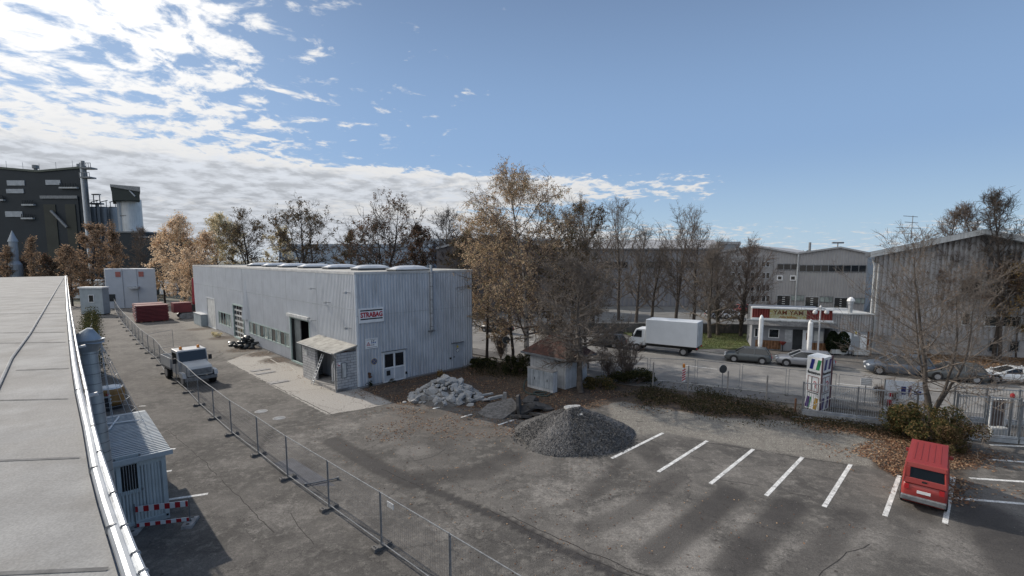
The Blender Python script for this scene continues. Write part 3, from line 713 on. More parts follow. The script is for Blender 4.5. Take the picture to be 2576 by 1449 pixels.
# small brick lean-to in front of the corner
brick_m = bpy.data.materials.new('painted_brick'); brick_m.use_nodes = True; k = NT(brick_m.node_tree)
_o = k.n.new('ShaderNodeOutputMaterial'); _b = k.n.new('ShaderNodeBsdfPrincipled'); k.l.new(_b.outputs[0], _o.inputs[0])
bt = k.n.new('ShaderNodeTexBrick'); P = k.n.new('ShaderNodeTexCoord').outputs['Object']; x, y, z = k.sep(P)
k._in(bt.inputs['Vector'], k.comb(k.m('ADD', x, y), z, 0.0)); bt.inputs['Scale'].default_value = 1.0
bt.inputs['Brick Width'].default_value = .5; bt.inputs['Row Height'].default_value = .21; bt.inputs['Mortar Size'].default_value = .016
bt.inputs['Color1'].default_value = (0.40, 0.41, 0.42, 1); bt.inputs['Color2'].default_value = (0.47, 0.47, 0.47, 1); bt.inputs['Mortar'].default_value = (0.16, 0.16, 0.17, 1)
k.l.new(k.vm('SCALE', bt.outputs[0], k.sm(k.noise(P, 1.5, 5), .3, .7, .8, 1.1)), _b.inputs['Base Color']); _b.inputs['Roughness'].default_value = .85
k.l.new(k.bump(bt.outputs['Fac'], .5, .02), _b.inputs['Normal'])
sh_s1 = LEN - .05; dep = 1.65; sh_s0 = LEN - 6.7; hz = 3.0
shed = thing('brick_shelter', front.w(sh_s0, 0, dep), math.atan2(-Av.y, -Av.x), 'white brick lean-to with a sloping roof and open front at the hall corner', 'shelter')
m = MB(); fbox(front, sh_s0, sh_s0 + .18, 0, hz - .05, .05, dep, m); fbox(front, sh_s0 + .18, sh_s0 + 2.7, 0, hz - .05, dep - .2, dep, m)
fbox(front, sh_s1 - .2, sh_s1, 0, hz - .05, .05, dep, m); m.build('brick_wall', brick_m, shed)
m = MB(); fbox(front, sh_s1 - .42, sh_s1 - .2, 0, hz - .05, dep - .25, dep, m); m.build('pillar', conc_w, shed)
m = MB(); m.M = front.M; y0 = -(dep + .25)
m.add([(sh_s0 - .3, y0, hz), (sh_s1 + .12, y0, hz), (sh_s1 + .12, 0, hz + .42), (sh_s0 - .3, 0, hz + .42), (sh_s0 - .3, y0, hz - .1), (sh_s1 + .12, y0, hz - .1), (sh_s1 + .12, 0, hz + .3), (sh_s0 - .3, 0, hz + .3)],
      [(0, 1, 2, 3), (7, 6, 5, 4), (0, 4, 5, 1), (1, 5, 6, 2), (3, 2, 6, 7), (0, 3, 7, 4)])
m.build('roof', pm('shed_felt', (0.33, 0.32, 0.29), .85, 0, .2, 1.5, .05, col2=(0.24, .23, .21), c2s=2), shed)
m = MB(); m.M = front.M; m.tube([(sh_s0 - .3, y0 - .05, hz - .06), (sh_s1 - .1, y0 - .05, hz - .06), (sh_s1 - .1, -dep - .06, hz - .5), (sh_s1 - .1, -dep - .06, .05)], .045, 8); m.build('gutter', galv_dark, shed)
m = MB(); fbox(front, sh_s0 + 2.2, sh_s1, 0.0, .22, -.0, dep + .12, m); m.build('floor_step', conc, shed)
m = MB(); fbox(front, sh_s0 + 3.8, sh_s1 - .4, .22, hz - .3, .08, .12, m); m.build('rear_panel', pm('brown_board', (0.16, 0.095, 0.05), .8, 0, .3, 2, .1), shed)
m = MB(); q = (sh_s1 + .001); side = Facade(front.w(sh_s1, 0, dep), Bv)
fbox(side, .35, .75, 1.0, 2.2, 0.0, .05, m); m.build('meter_box', galv_dark, shed)
m = MB(); fbox(side, .40, .70, 1.06, 2.14, .051, .06, m); m.build('meter_box_door', dwhite, shed)
m = MB(); fbox(side, .05, .30, 1.95, 2.25, 0.002, .02, m); o = m.build('notice_plate', white, None, side.w(.05, 1.95)); tag(o, 'tiny red and white notice on the side of the brick shelter', 'sign')
m = MB(); fbox(side, .07, .28, 1.98, 2.05, 0.021, .023, m); fbox(side, .07, .14, 2.1, 2.2, 0.021, .023, m); m.build('print', redtxt, o)
o['label'] = 'tiny red and white notice on the side of the brick shelter'
m = MB(); fbox(front, sh_s0 + .4, sh_s0 + 1.1, 2.0, 2.5, dep + .001, dep + .02, m); o = m.build('notice_plate', dwhite, None, front.w(sh_s0 + .4, 2, dep)); tag(o, 'pale blank plate on the closed brick front of the shelter', 'sign')
# things in the shelter
LY = dep + .1
e = thing('ladder', front.w(sh_s0 + 3.0, 0, dep + .35), math.atan2(-Av.y, -Av.x), 'white ladder leaning in the open front of the brick shelter', 'ladder')
m = MB(); m.M = front.M
pa = [((sh_s0 + 2.75, -(dep + .42), 0.02), (sh_s0 + 3.45, -(dep - .25), 2.45)), ((sh_s0 + 3.12, -(dep + .42), 0.02), (sh_s0 + 3.80, -(dep - .25), 2.45))]
for p, q in pa: m.cyl(p, q, .035, n=6)
m.build('rail', white, e); m = MB(); m.M = front.M
for i in range(1, 9):
    t = i / 9; m.cyl(Vector(pa[0][0]).lerp(Vector(pa[0][1]), t), Vector(pa[1][0]).lerp(Vector(pa[1][1]), t), .025, n=6)
m.build('rung', white, e)
e = thing('gas_cylinder', front.w(sh_s0 + 4.0, .22, .7), 0, 'white upright gas cylinder inside the brick shelter beside the ladder', 'cylinder')
m = MB(); m.M = front.M; m.lathe((sh_s0 + 4.0, -.7, .22), [(.2, 0), (.2, 1.25), (.12, 1.45), (.06, 1.5), (.06, 1.62)], 14); m.build('tank', white, e, sm=False)
m = MB(); m.M = front.M; m.cyl((sh_s0 + 4.0, -.7, 1.84), (sh_s0 + 4.0, -.7, 1.95), .08, n=10); m.build('valve', galv_dark, e)
e = thing('fuel_pump', front.w(sh_s0 + 5.1, .22, .8), 0, 'white fuel pump with a red top inside the brick shelter', 'pump')
m = MB(); fbox(front, sh_s0 + 4.9, sh_s0 + 5.35, .22, 1.7, .7, 1.1, m); m.build('cabinet', white, e, bevel=.02)
m = MB(); fbox(front, sh_s0 + 4.93, sh_s0 + 5.32, 1.7, 2.1, .72, 1.08, m); m.build('pump_head', red, e, bevel=.03)
m = MB(); m.M = front.M; m.tube([(sh_s0 + 4.88, -1.05, 1.9), (sh_s0 + 4.72, -1.1, 1.4), (sh_s0 + 4.75, -1.12, .6), (sh_s0 + 4.9, -1.12, .4)], .02, 6); m.build('hose', black, e)
e = thing('wall_cupboard', front.w(sh_s0 + 3.6, 1.2, .3), 0, 'dark grey cupboard hanging at the back of the shelter', 'cupboard'); m = MB(); fbox(front, sh_s0 + 3.2, sh_s0 + 3.75, 1.2, 2.3, .12, .5, m); m.build('cupboard_body', galv_dark, e)
m = MB(); fbox(front, sh_s0 + 3.24, sh_s0 + 3.71, 1.24, 2.26, .501, .52, m); m.build('cupboard_door', galv, e)
# cabinet at the far left of the front
s0, _ = fz(front, 3, 275, 700); s1, _ = fz(front, 3, 345, 740); z1 = fz(front, 3, 300, 608)[1]
e = thing('metal_cabinet', front.w(s0, 0, .8), math.atan2(-Av.y, -Av.x), 'grey metal cabinet against the far end of the hall front', 'cabinet')
m = MB(); fbox(front, s0, s1, 0, z1 - .15, .1, .9, m); m.build('cabinet_body', pm('cabinet_grey', (0.28, .32, .34), .5, 0, .12, 1), e, bevel=.02)
m = MB(); fbox(front, s0 - .04, s1 + .04, z1 - .15, z1 - .05, .06, .95, m); m.build('lid', galv, e); m = MB(); fbox(front, s0 + .06, s1 - .06, .12, z1 - .25, .901, .92, m); m.build('cabinet_door', pm('cabinet_grey', ()), e)
# drain covers on the apron
def cover(u, v, w, d, label):
    c = g(u, v); e = thing('drain_cover', c, math.atan2(Av.y, Av.x), label, 'drain cover'); T = WM[e.name]
    m = MB(); m.box(-w / 2, w / 2, -d / 2, d / 2, 0.0, .03, T); m.box(-w / 2 + .06, w / 2 - .06, -d / 2 + .06, d / 2 - .06, .03, .045, T); m.build('slab', conc, e); m = MB()
    for q in (-.3, .3): m.box(q * w - .04, q * w + .04, -.02, .02, .045, .06, T)
    m.build('lifting_eye', galv_dark, e)
cover(655, 931, .7, 1.6, 'rectangular concrete cover nearer to the open gate, of the pair on the apron'); cover(667, 938, .7, 1.6, 'rectangular concrete cover of the pair on the apron, nearer to the yard fence'); cover(701, 961, .8, 1.5, 'single rectangular concrete cover on the apron before the brick shelter')
def manhole(u, v, r, label):
    c = g(u, v); e = thing('manhole', c, 0, label, 'manhole'); m = MB(); m.lathe(c, [(r, 0), (r, .012), (r * .85, .014)], 24); m.build('ring', conc, e); m = MB(); m.cyl(c + Vector((0, 0, .0141)), c + Vector((0, 0, .02)), r * .82, n=20); m.build('lid', galv_dark, e)
manhole(702, 1052, .38, 'round manhole cover in the asphalt, between fence and apron'); manhole(657, 1035, .4, 'round manhole cover closest to the white fence row, left of its neighbour')

# ---------------------------------------------------------------- temporary fences
FL = 3.8
fence0 = thing('temporary_fence', (0, 0, 0), 0, 'x', 'fence', 'temporary wire fence panels along the yard')
m = MB()
for x in (.03, FL - .03): m.cyl((x, 0, .06), (x, 0, 2.04), .021, n=8)
m.cyl((.03, 0, 2.02), (FL - .03, 0, 2.02), .021, n=8); m.cyl((.03, 0, .20), (FL - .03, 0, .20), .021, n=8)
m.build('frame', fence_steel, fence0)
m = MB()
for i in range(1, 32): x = .03 + (FL - .06) * i / 32; m.cyl((x, .0, .2), (x, .0, 2.02), .0022, n=3, cap=False)
for i in range(1, 8): z = .2 + 1.82 * i / 8; m.cyl((.03, 0, z), (FL - .03, 0, z), .0025, n=3, cap=False)
m.build('wire_mesh', wire, fence0)
foot0 = thing('concrete_block', (0, 0, 0), 0, 'x', 'fence base', 'concrete feet of the yard fence')
footm = pm('foot_concrete', (0.13, 0.125, 0.12), .9, 0, .3, 4, .15)
m = MB(); m.slab([(-.36, 0), (.36, 0), (.34, .13), (.2, .14), (.14, .10), (-.14, .10), (-.2, .14), (-.34, .13)], -.12, .12, Matrix.Rotation(math.pi / 2, 4, 'Z')); m.build('block', footm, foot0)
m = MB()
for y in (-.26, .26): m.cyl((-.04, y, .13), (-.04, y, .15), .03, n=8); m.cyl((.06, y, .13), (.06, y, .15), .03, n=8)
m.build('socket', black, foot0)
clampm = galv_dark
used = {'p': False, 'f': False}
def place_panel(a, c, label, group, z=0.0):
    a, c = Vector(a), Vector(c); d = c - a; rz = math.atan2(d.y, d.x)
    if not used['p']: o = fence0; used['p'] = True
    else: o = copy_tree(fence0)
    o.location = (a.x, a.y, z); o.rotation_euler = (0, 0, rz); o.scale = (d.length / FL, 1, 1); o['label'] = label; o['group'] = group; return o
def place_foot(a, rz, label, group, z=0.0):
    if not used['f']: o = foot0; used['f'] = True
    else: o = copy_tree(foot0)
    o.location = (a.x, a.y, z); o.rotation_euler = (0, 0, rz); o['label'] = label; o['group'] = group; return o
ORD = ['first', 'second', 'third', 'fourth', 'fifth', 'sixth', 'seventh', 'eighth', 'ninth', 'tenth', 'eleventh', 'twelfth', 'thirteenth', 'fourteenth', 'fifteenth', 'sixteenth', 'seventeenth', 'eighteenth', 'nineteenth', 'twentieth', 'twenty-first', 'twenty-second', 'twenty-third', 'twenty-fourth', 'twenty-fifth', 'twenty-sixth']
row = [g(*q) for q in ((960, 1378), (828, 1281), (724, 1205), (650, 1145), (583, 1094), (539, 1054), (501, 1020), (473, 988), (445, 964), (416, 940), (404, 919), (390, 901.5), (374, 888.5), (361, 877), (350.6, 866), (342, 855), (334, 845), (324, 833), (316, 824), (310, 816), (304, 808), (299, 800), (294, 790), (290, 780), (286, 771))]
d0 = (row[0] - row[1]); row = [row[0] + d0 * 1.9, row[0] + d0 * .97] + row
for i, (a, c) in enumerate(zip(row[:-1], row[1:])):
    rz = math.atan2((c - a).y, (c - a).x)
    place_panel(a, c, ORD[i] + ' wire fence panel of the long yard row, counted from the near end', 'temporary wire fence panels along the yard')
    place_foot(a, rz, 'dark block foot under the near post of the ' + ORD[i] + ' yard fence panel', 'dark block feet of the yard fence')
place_panel(g(374, 888.5), g(437, 874), 'wire fence panel standing crosswise, branching off the yard row towards the hall', 'temporary wire fence panels along the yard')
m = MB(); a = g(958, 1378) + Vector((.1, .1, 1.55)); dd_ = (row[1] - row[2]).normalized(); T = Matrix.Translation(a) @ Matrix.Rotation(math.atan2(dd_.y, dd_.x), 4, 'Z')
m.box(.25, .62, -.01, .01, 0, .2, T); o = m.build('fence_tag', white, None, a); tag(o, 'small white plate hooked on the near yard fence panel', 'sign')
a, c = g(769, 1222), g(850, 1206); m = MB(); m.cyl(a + Vector((0, 0, .06)), c + Vector((0, 0, .06)), .03, n=8); m.cyl(a, a + Vector((0, 0, .12)), .06, n=8); m.cyl(c, c + Vector((0, 0, .12)), .06, n=8)
o = m.build('loose_pole', galv_dark, None, a); tag(o, 'loose steel pole lying across the damp patch behind the yard fence', 'pole')
# street side panels
srow = [g(*q) for q in ((1400, 947), (1515, 955), (1631, 963), (1750, 968), (1862, 982), (1978, 997), (2103, 1012), (2216, 1028))]
for i, (a, c) in enumerate(zip(srow[:-1], srow[1:])):
    rz = math.atan2((c - a).y, (c - a).x); u = (c - a).normalized() * .07
    place_panel(a + u, c - u, ORD[i] + ' wire fence panel along the street, counted from the white hut', 'temporary wire fence panels along the street')
    place_foot(a, rz, 'dark fence foot on the street side, left of the ' + ORD[i] + ' panel', 'dark block feet of the street fence')
# old fence posts
for i, (q, vt) in enumerate((((1642, 980), 912), ((1730, 991), 921), ((1829, 1003), 934), ((1927, 1018), 945))):
    p = g(*q); m = MB(); m.cyl(p, p + Vector((0.0, 0, ztop(p, vt))), .05, .05, 10); m.lathe(p + Vector((0, 0, ztop(p, vt))), [(.055, 0), (.04, .03)], 10)
    o = m.build('fence_post', pm('old_post', (0.23, .22, .21), .8, 0, .25, 4, .1), None, p); tag(o, 'bare grey fence post in the weeds, ' + ['leftmost', 'second from the left', 'third from the left', 'rightmost'][i] + ' of the four', 'post', 'bare fence posts in the weeds')
p = g(2000, 1036); m = MB(); m.cyl(p, p + Vector((0, 0, .9)), .06, n=8); o = m.build('fence_post', rust, None, p); tag(o, 'short rusty stub of a post left of the steel bar fence', 'post')
# steel bar sliding gate
def bar_fence(name, a, c, ht, base_h, label, cat, step=.115, posts=2, brace=True):
    a, c = Vector(a), Vector(c); L = (c - a).length; rz = math.atan2((c - a).y, (c - a).x); e = thing(name, a, rz, label, cat); T = WM[e.name]
    m = MB(); m.M = T; m.box(0, L, -.09, .09, base_h - .22, base_h); m.box(0, L, -.06, .06, base_h + .05, base_h + .13); m.box(0, L, -.03, .03, ht - .06, ht); m.build('beam', galv, e)
    m = MB(); m.M = T; x = step
    while x < L: m.cyl((x, 0, base_h + .1), (x, 0, ht - .03), .013, n=5, cap=False); x += step
    m.build('bar', galv, e).__setitem__('kind', 'stuff')
    m = MB(); m.M = T
    for i in range(posts + 1):
        x = L * i / posts; m.box(x - .04, x + .04, -.041, .041, base_h, ht + .05)
    m.build('upright', galv_dark, e)
    if brace: m = MB(); m.M = T; m.cyl((L * .02, .05, base_h + .15), (L * .42, .05, ht - .3), .02, n=6); m.build('brace', galv, e)
    return e
ga, gc = g(2017, 1046), g(2262, 1076); gd = (gc - ga)
bar_fence('sliding_gate', ga, gc + gd * .15, ztop(ga, 962), .32, 'long galvanised sliding gate of thin vertical bars on a pale beam, behind the weeds', 'gate')
ra, rc = g(2400, 1103), g(2562, 1117)
bar_fence('steel_fence', ra, ra + (rc - ra) * .97, 2.5, .25, 'steel bar fence section right of the green shrub with a pale crossbeam', 'fence', .13, 2, False)
bar_fence('steel_fence', rc, rc + (rc - ra) * 1.0, 2.3, .25, 'steel bar fence section at the right edge of the picture', 'fence', .13, 2, False)
ba = g(2395, 1060); bc = g(2640, 1078)
bar_fence('rear_fence', ba, bc, 2.2, .25, 'further bar fence behind the dark frame at the right edge', 'fence', .15, 3, False)
# dark low frame, boxes, panel and posts behind it
p, q = g(2412, 1094), g(2516, 1102); fr = Facade(p, q - p); Lq = (q - p).length
e = thing('gate_drive_frame', p, math.atan2((q - p).y, (q - p).x), 'low dark steel frame lying behind the right bar fence', 'frame'); m = MB()
fbox(fr, 0, Lq, .05, .15, -.9, 0, m); fbox(fr, 0, Lq, .45, .55, -.05, .05, m); fbox(fr, 0, Lq, .45, .55, -.95, -.85, m); m.build('frame', galv_dark, e)
m = MB()
for i in range(9): fbox(fr, Lq * i / 8.5, Lq * i / 8.5 + .05, .15, .45, -.9, 0, m)
m.build('strut', black, e)
for i, (u0, u1, vt, vb) in enumerate(((2492, 2516, 1080, 1104), (2518, 2535, 1078, 1104))):
    p, q = g(u0, vb), g(u1, vb + 1); fa = Facade(p, q - p); w = (q - p).length; e = thing('electrical_box', p, math.atan2((q - p).y, (q - p).x), ('wide' if i == 0 else 'narrow') + ' pale grey electrical box behind the right bar fence', 'electrical box')
    m = MB(); fbox(fa, 0, w, 0, .62, -.4, 0, m); m.build('housing', dwhite, e, bevel=.015); m = MB(); fbox(fa, .04, w - .04, .05, .55, .001, .015, m); m.build('lid', galv, e)
p, q = g(2484, 1094), g(2524, 1092); fa = Facade(p, q - p); w = (q - p).length
e = thing('brown_panel', p, math.atan2((q - p).y, (q - p).x), 'brown slatted panel with white edge posts behind the right bar fence', 'panel'); m = MB(); fbox(fa, .05, w - .05, .2, 2.0, -.05, -.01, m); m.build('slats', pm('slat_brown', (0.13, 0.10, 0.09), .8, 0, .2, 4, streak=.3), e)
m = MB(); fbox(fa, 0, .06, 0, 2.3, -.06, .02, m); fbox(fa, w - .06, w, 0, 2.1, -.06, .02, m); m.build('edge_post', white, e)
p = g(2536, 1096); e = thing('barrier_post', p, 0, 'dark post with a white neck and red top behind the right fence', 'post'); m = MB(); m.cyl(p, p + Vector((0, 0, 2.4)), .07, n=10); m.build('pole', galv_dark, e)
zz = ztop(p, 1000); m = MB(); m.cyl(p + Vector((0, 0, 2.4)), p + Vector((0, 0, zz)), .08, n=10); m.build('neck', white, e); m = MB(); m.lathe(p + Vector((0, 0, zz)), [(.09, 0), (.11, .08), (.09, .2), (.03, .26)], 12); m.build('cap', red, e)
# thin signs and posts by the street
def pole_sign(u, vb, vc, r, label, matd=black):
    p = g(u, vb); zc = ztop(p, vc); e = thing('road_sign', p, 0, label, 'road sign'); m = MB(); m.cyl(p, p + Vector((0, 0, zc + r * .6)), .03, n=8); m.build('pole', galv_dark, e)
    m = MB(); d = Vector((.2, -1, 0)).normalized(); m.cyl(p + Vector((0, 0, zc)) + d * .04, p + Vector((0, 0, zc)) + d * .06, r, n=24); m.build('disc', matd, e)
    m = MB(); m.cyl(p + Vector((0, 0, zc)) + d * .03, p + Vector((0, 0, zc)) + d * .0395, r * 1.08, n=24); m.build('rim', galv, e)
darkdisc = pm('sign_back', (0.035, .04, .042), .35, 0, .15, spec=.6)
pole_sign(1815.5, 990, 928, .30, 'dark backed round road sign on a thin pole, between the second and third bare posts', darkdisc)
pole_sign(1273.5, 914, 855, .34, 'dark backed round road sign on a pole beside the hall, left of the white hut', darkdisc)
p = g(1719, 965); e = thing('warning_beacon', p, 0, 'red and white striped warning beacon with an orange lamp on its foot', 'beacon')
m = MB(); m.slab([(-.42, 0), (.42, 0), (.38, .12), (-.38, .12)], -.2, .2, WM[e.name]); m.build('foot', black, e); zb = ztop(p, 926)
m = MB(); m.box(-.13, .13, -.03, .03, .12, zb, WM[e.name]); m.build('board', white, e); m = MB(); m.M = WM[e.name]
for i in range(5): z = .2 + i * (zb - .3) / 5; m.add([(-.13, -.031, z), (.13, -.031, z + .16), (.13, -.031, z + .28), (-.13, -.031, z + .12)], [(0, 1, 2, 3)])
m.build('stripe', red, e); m = MB(); m.lathe(p + Vector((0, 0, zb)), [(.05, 0), (.05, .05), (.1, .1), (.11, .25), (.07, .36)], 12); m.build('lamp', pm('amber_lamp', (0.65, .22, .02), .3, 0, .1, spec=.6), e)
# advertising tower
p0, p1, p2 = g(2023, 1024), g(2061, 1037), g(2085, 1026)
e = thing('advertising_tower', p1, 0, 'three sided white advertising tower with coloured slanted bars behind the sliding gate', 'advertising tower'); ht = 3.55
third = p0 + (p2 - p1); m = MB(); m.prism([tuple(q.xy) for q in (p0, p1, p2, third)], .02, ht); m.build('body', white, e)
m = MB(); m.cyl(p1, p1 + Vector((0, 0, ht + .05)), .05, n=8); m.cyl(p2, p2 + Vector((0, 0, ht + .02)), .07, n=8); m.build('corner_post', pm('tower_edge', (0.10, .05, .06), .6, 0, .1), e)
green = pm('print_green', (0.02, .22, .08), .5, 0, .1); navy = pm('print_navy', (0.02, .03, .18), .5, 0, .1); ochre = pm('print_ochre', (0.40, .24, .03), .5, 0, .1); viol = pm('print_violet', (0.06, .025, .14), .5, 0, .1)
for fa, w, tint in ((Facade(p0, p1 - p0), (p1 - p0).length, 0), (Facade(p1, p2 - p1), (p2 - p1).length, 1)):
    def bar(s, z0, z1, mat, wd=.22):
        m = MB(); m.M = fa.M; s *= w; wd *= w; k = w * .12; m.add([(s, -.011, z0), (s + wd, -.011, z0), (s + wd + k, -.011, z1), (s + k, -.011, z1)], [(0, 1, 2, 3)]); m.build('coloured_bar', mat, e)
    bar(.18, 2.72, 3.4, navy); bar(.60, 2.72, 3.4, green if not tint else viol); bar(.02, .1, .85, viol); bar(.24, .1, .85, green if not tint else navy, .08); bar(.55, .08, .85, ochre if not tint else viol)
    m = MB(); frame_ring(m, fa, w * .12, w * .85, 1.25, 2.25, .035, .011, .02); m.build('drawn_frame', pm('print_brown', (0.22, .07, .05), .6, 0, .1), e)
    m = MB(); fbox(fa, w * .15, w * .85, 1.12, 1.17, .011, .015, m); fbox(fa, w * .37, w * .41, 1.3, 2.2, .011, .016, m); m.build('drawn_line', blk, e)
    m = MB(); m.M = fa.M; m.tube([(w * .5, -.015, 1.85), (w * .6, -.015, 1.95), (w * .72, -.015, 1.8), (w * .62, -.015, 1.62), (w * .7, -.015, 1.5)], .02, 5); m.build('squiggle', redtxt, e)
    text_mesh('lettering', 'Bauzentrum', fa.M @ Matrix.Translation((w * .10, -.02, 2.42)), w * .8, .19, blk, e, .02, .004)
# banner and small plates behind the big shrub
p, q = g(2221, 1042), g(2322, 1052); fa = Facade(p, q - p); w = (q - p).length
e = thing('banner', p, 0, 'white printed banner on posts behind the bare branches, left of the green shrub', 'banner'); zt = ztop(p, 955); zb = ztop(p, 1000)
m = MB(); fbox(fa, 0, w, zb, zt, 0, .02, m); fbox(fa, 0, w * .3, .25, zb, 0, .02, m); m.build('cloth', pm('banner_white', (0.72, .76, .82), .6, 0, .1, 1), e)
m = MB(); fbox(fa, -.05, 0, 0, zt + .05, -.03, .03, m); fbox(fa, w, w + .05, 0, zt + .05, -.03, .03, m); m.build('pole', galv_dark, e)
m = MB()
for a_, b_, c_, d_ in ((.4, .52, .25, .7), (.58, .66, .2, .75), (.72, .9, .3, .5)): fbox(fa, w * a_, w * b_, zb + (zt - zb) * c_, zb + (zt - zb) * d_, .021, .024, m)
m.build('print', navy, e); m = MB(); fbox(fa, w * .08, w * .2, zb - .5, zb - .1, .021, .024, m); fbox(fa, w * .1, w * .24, zb + .1, zb + .35, .021, .024, m); m.build('print', redtxt, e)
p = g(2174, 1022); fa = Facade(p, (1, -.35)); e = thing('plate_sign', p, 0, 'white gridded plate with a round sign below it beyond the gate', 'sign'); m = MB(); m.cyl(p, p + Vector((0, 0, ztop(p, 952))), .03, n=6); m.build('pole', galv_dark, e)
m = MB(); z = ztop(p, 960); fbox(fa, -.32, .32, z - .25, z + .25, .04, .06, m); m.M = fa.M; m.cyl((.55, -.05, z - .42), (.55, -.07, z - .42), .2, n=16); m.build('board', white, e)
m = MB()
for i in range(4): fbox(fa, -.3, .3, z - .2 + i * .12, z - .18 + i * .12, .061, .063, m)
m.M = fa.M; m.cyl((.55, -.0701, z - .42), (.55, -.072, z - .42), .09, n=12); m.build('print', darkdisc, e)
# cable snaking along the gate foot
pts = []
for i in range(60):
    t = i / 59; u = 1985 + (2345 - 1985) * t; v = 1050 + (1087 - 1050) * t + 1.6 * math.sin(i * 1.3); pts.append(g(u, v) + Vector((0, 0, .03 + .05 * abs(math.sin(i * .9)))))
m = MB(); m.tube(pts, .016, 5); o = m.build('cable', galv, None, pts[0]); tag(o, 'pale wavy cable lying on the ground in front of the sliding gate', 'cable')

# ---------------------------------------------------------------- own building: roof, gutter, wall
RZ = 8.3
def rp(u, v, z=RZ): return g(u, v, z)
gut_px = [(164, 694), (169, 775), (178, 861), (185, 917), (197, 986), (219, 1079), (239, 1185), (261, 1264), (284, 1334), (307, 1403), (322, 1449), (345, 1520), (420, 1740)]
rail_px = [(168, 694), (177, 775), (192, 866), (202, 917), (218, 987), (235, 1079), (252, 1144), (287, 1250), (315, 1334), (342, 1403), (362, 1449), (395, 1520), (500, 1740)]
gut = [rp(*q) for q in gut_px]; rail = [rp(*q) for q in rail_px]
own = thing('near_building', gut[5], 0, 'near building whose long pale flat roof with a gutter fills the lower left', 'building')
felt = pm('near_roof_felt', (0.272, 0.268, 0.258), .9, 0, .16, 1.1, .12, 60, col2=(0.235, .228, .215), c2s=.9, c2=(.45, .62), bump=.15, bscale=40)
P = [gut[0] + Vector((-45, -20, 0))] + [Vector((-80, -3, RZ)), Vector((-12, -14, RZ)), Vector((3, -2.5, RZ))]
m = MB(); edge = [q - Vector((.05, .0, 0)) for q in gut]
m.prism([tuple(q.xy) for q in edge] + [(1.5, -1.5), (-8, -12), (-60, -6), (-62, 25)], RZ - .25, RZ - .02); m.build('roof', felt, own)
m = MB(); wl = [q - Vector((.03, .0, 0)) for q in rail]
m.prism([tuple(q.xy) for q in wl] + [(1.2, -1.8), (-7.6, -11.6), (-58, -5), (-60, 24)], 0, RZ - .27); m.build('wall', conc_w, own)
m = MB(); strip = pm('roof_edge_board', (0.23, .20, .18), .85, 0, .2, 4, .1)
for a, c, a2, c2 in zip(gut[:-1], gut[1:], rail[:-1], rail[1:]): m.add([a - Vector((0, 0, .03)), c - Vector((0, 0, .03)), c2 - Vector((0, 0, .03)), a2 - Vector((0, 0, .03)), a - Vector((0, 0, .2)), c - Vector((0, 0, .2)), c2 - Vector((0, 0, .2)), a2 - Vector((0, 0, .2))], [(0, 1, 2, 3), (3, 2, 6, 7), (0, 4, 5, 1), (7, 6, 5, 4)])
m.build('roof_edge', strip, own)
gm = pm('polished_gutter', (0.36, .38, .40), .42, .7, .15, 3)
m = MB(); m.tube([q + Vector((.015, 0, .0)) for q in gut], .038, 12); gt = m.build('gutter', gm, own, sm=False)
m = MB()
for i in (2, 4, 6, 8): q = gut[i]; m.cyl(q - Vector((.0, .012, 0)), q + Vector((.0, .012, 0)), .043, n=12)
m.build('gutter_clip', galv_dark, gt)
m = MB(); m.tube([q + Vector((0, 0, .02)) for q in rail], .018, 8); rl = m.build('edge_rail', galv, own)
m = MB()
for i in range(len(rail) - 1):
    a, c = rail[i], rail[i + 1]; n = max(1, int((c - a).length / .9))
    for j in range(n): q = a.lerp(c, j / n); m.cyl(q - Vector((0, .012, -.02)), q + Vector((0, .012, .02)), .024, n=8)
m.build('rail_clamp', galv_dark, rl)
m = MB()
for (a, c) in (((-300, 1166), (199, 1147)), ((-300, 1012), (171, 1000)), ((40, 929), (172, 924)), ((-200, 864), (165, 859)), ((-200, 838), (163, 834)), ((-200, 790), (163, 787)), ((-200, 1445), (270, 1425)), ((-200, 750), (163, 748))):
    p, q = rp(*a), rp(*c); p.z = q.z = RZ; d = (q - p).normalized(); n = Vector((-d.y, d.x, 0)) * (.022 if a[1] < 1000 else .012)
    m.add([p - n + Vector((0, 0, -.016)), q - n + Vector((0, 0, -.016)), q + n + Vector((0, 0, -.010)), p + n + Vector((0, 0, -.010))], [(0, 1, 2, 3)])
m.build('roof_seam', pm('felt_seam', (0.18, .175, .168), .9, 0, .3, 6), own)
m = MB(); a_ = [rp(-10, 985), rp(30, 900), rp(75, 840), rp(120, 765), rp(150, 715), rp(160, 700)]
m.tube(a_, .02, 6); m.build('roof_flashing', galv_dark, own)
# flue with conical cowl beside the roof
pb = g(241, 1000, 6.3); pipe_xy = Vector((pb.x, pb.y, 0)); s_ = proj(pipe_xy + Vector((0, 0, 8)))
sc_ = pipe_xy.y / F
zc = ztop(pipe_xy, 855); zf = ztop(pipe_xy, 884)
def off(u, v): r = ray(u, v); t = pipe_xy.y / r.y; return Vector((r.x * t, pipe_xy.y, H + r.z * t))
top = off(224, 884); bot = off(257, 1130); dr = (bot - top)
e = thing('exhaust_flue', (bot.x, bot.y, 0), 0, 'shiny metal exhaust flue with a wide conical cowl beside the near roof', 'flue')
rr = 16.3 * (top.y / F) * 1.02; ext = bot + dr.normalized() * 4
m = MB(); m.cyl(top, ext, rr, rr, 28); pp = m.build('pipe', pm('flue_sheet', (0.38, .42, .45), .42, .6, .15, 3), e, sm=False)
m = MB()
for i in range(14): q = top + dr * (.02 + i * .10); m.cyl(q, q + dr.normalized() * .018, rr * 1.03, rr * 1.03, 28)
m.build('seam_ring', galv_dark, pp)
ax = dr.normalized(); m = MB(); cp = off(220.5, 856)
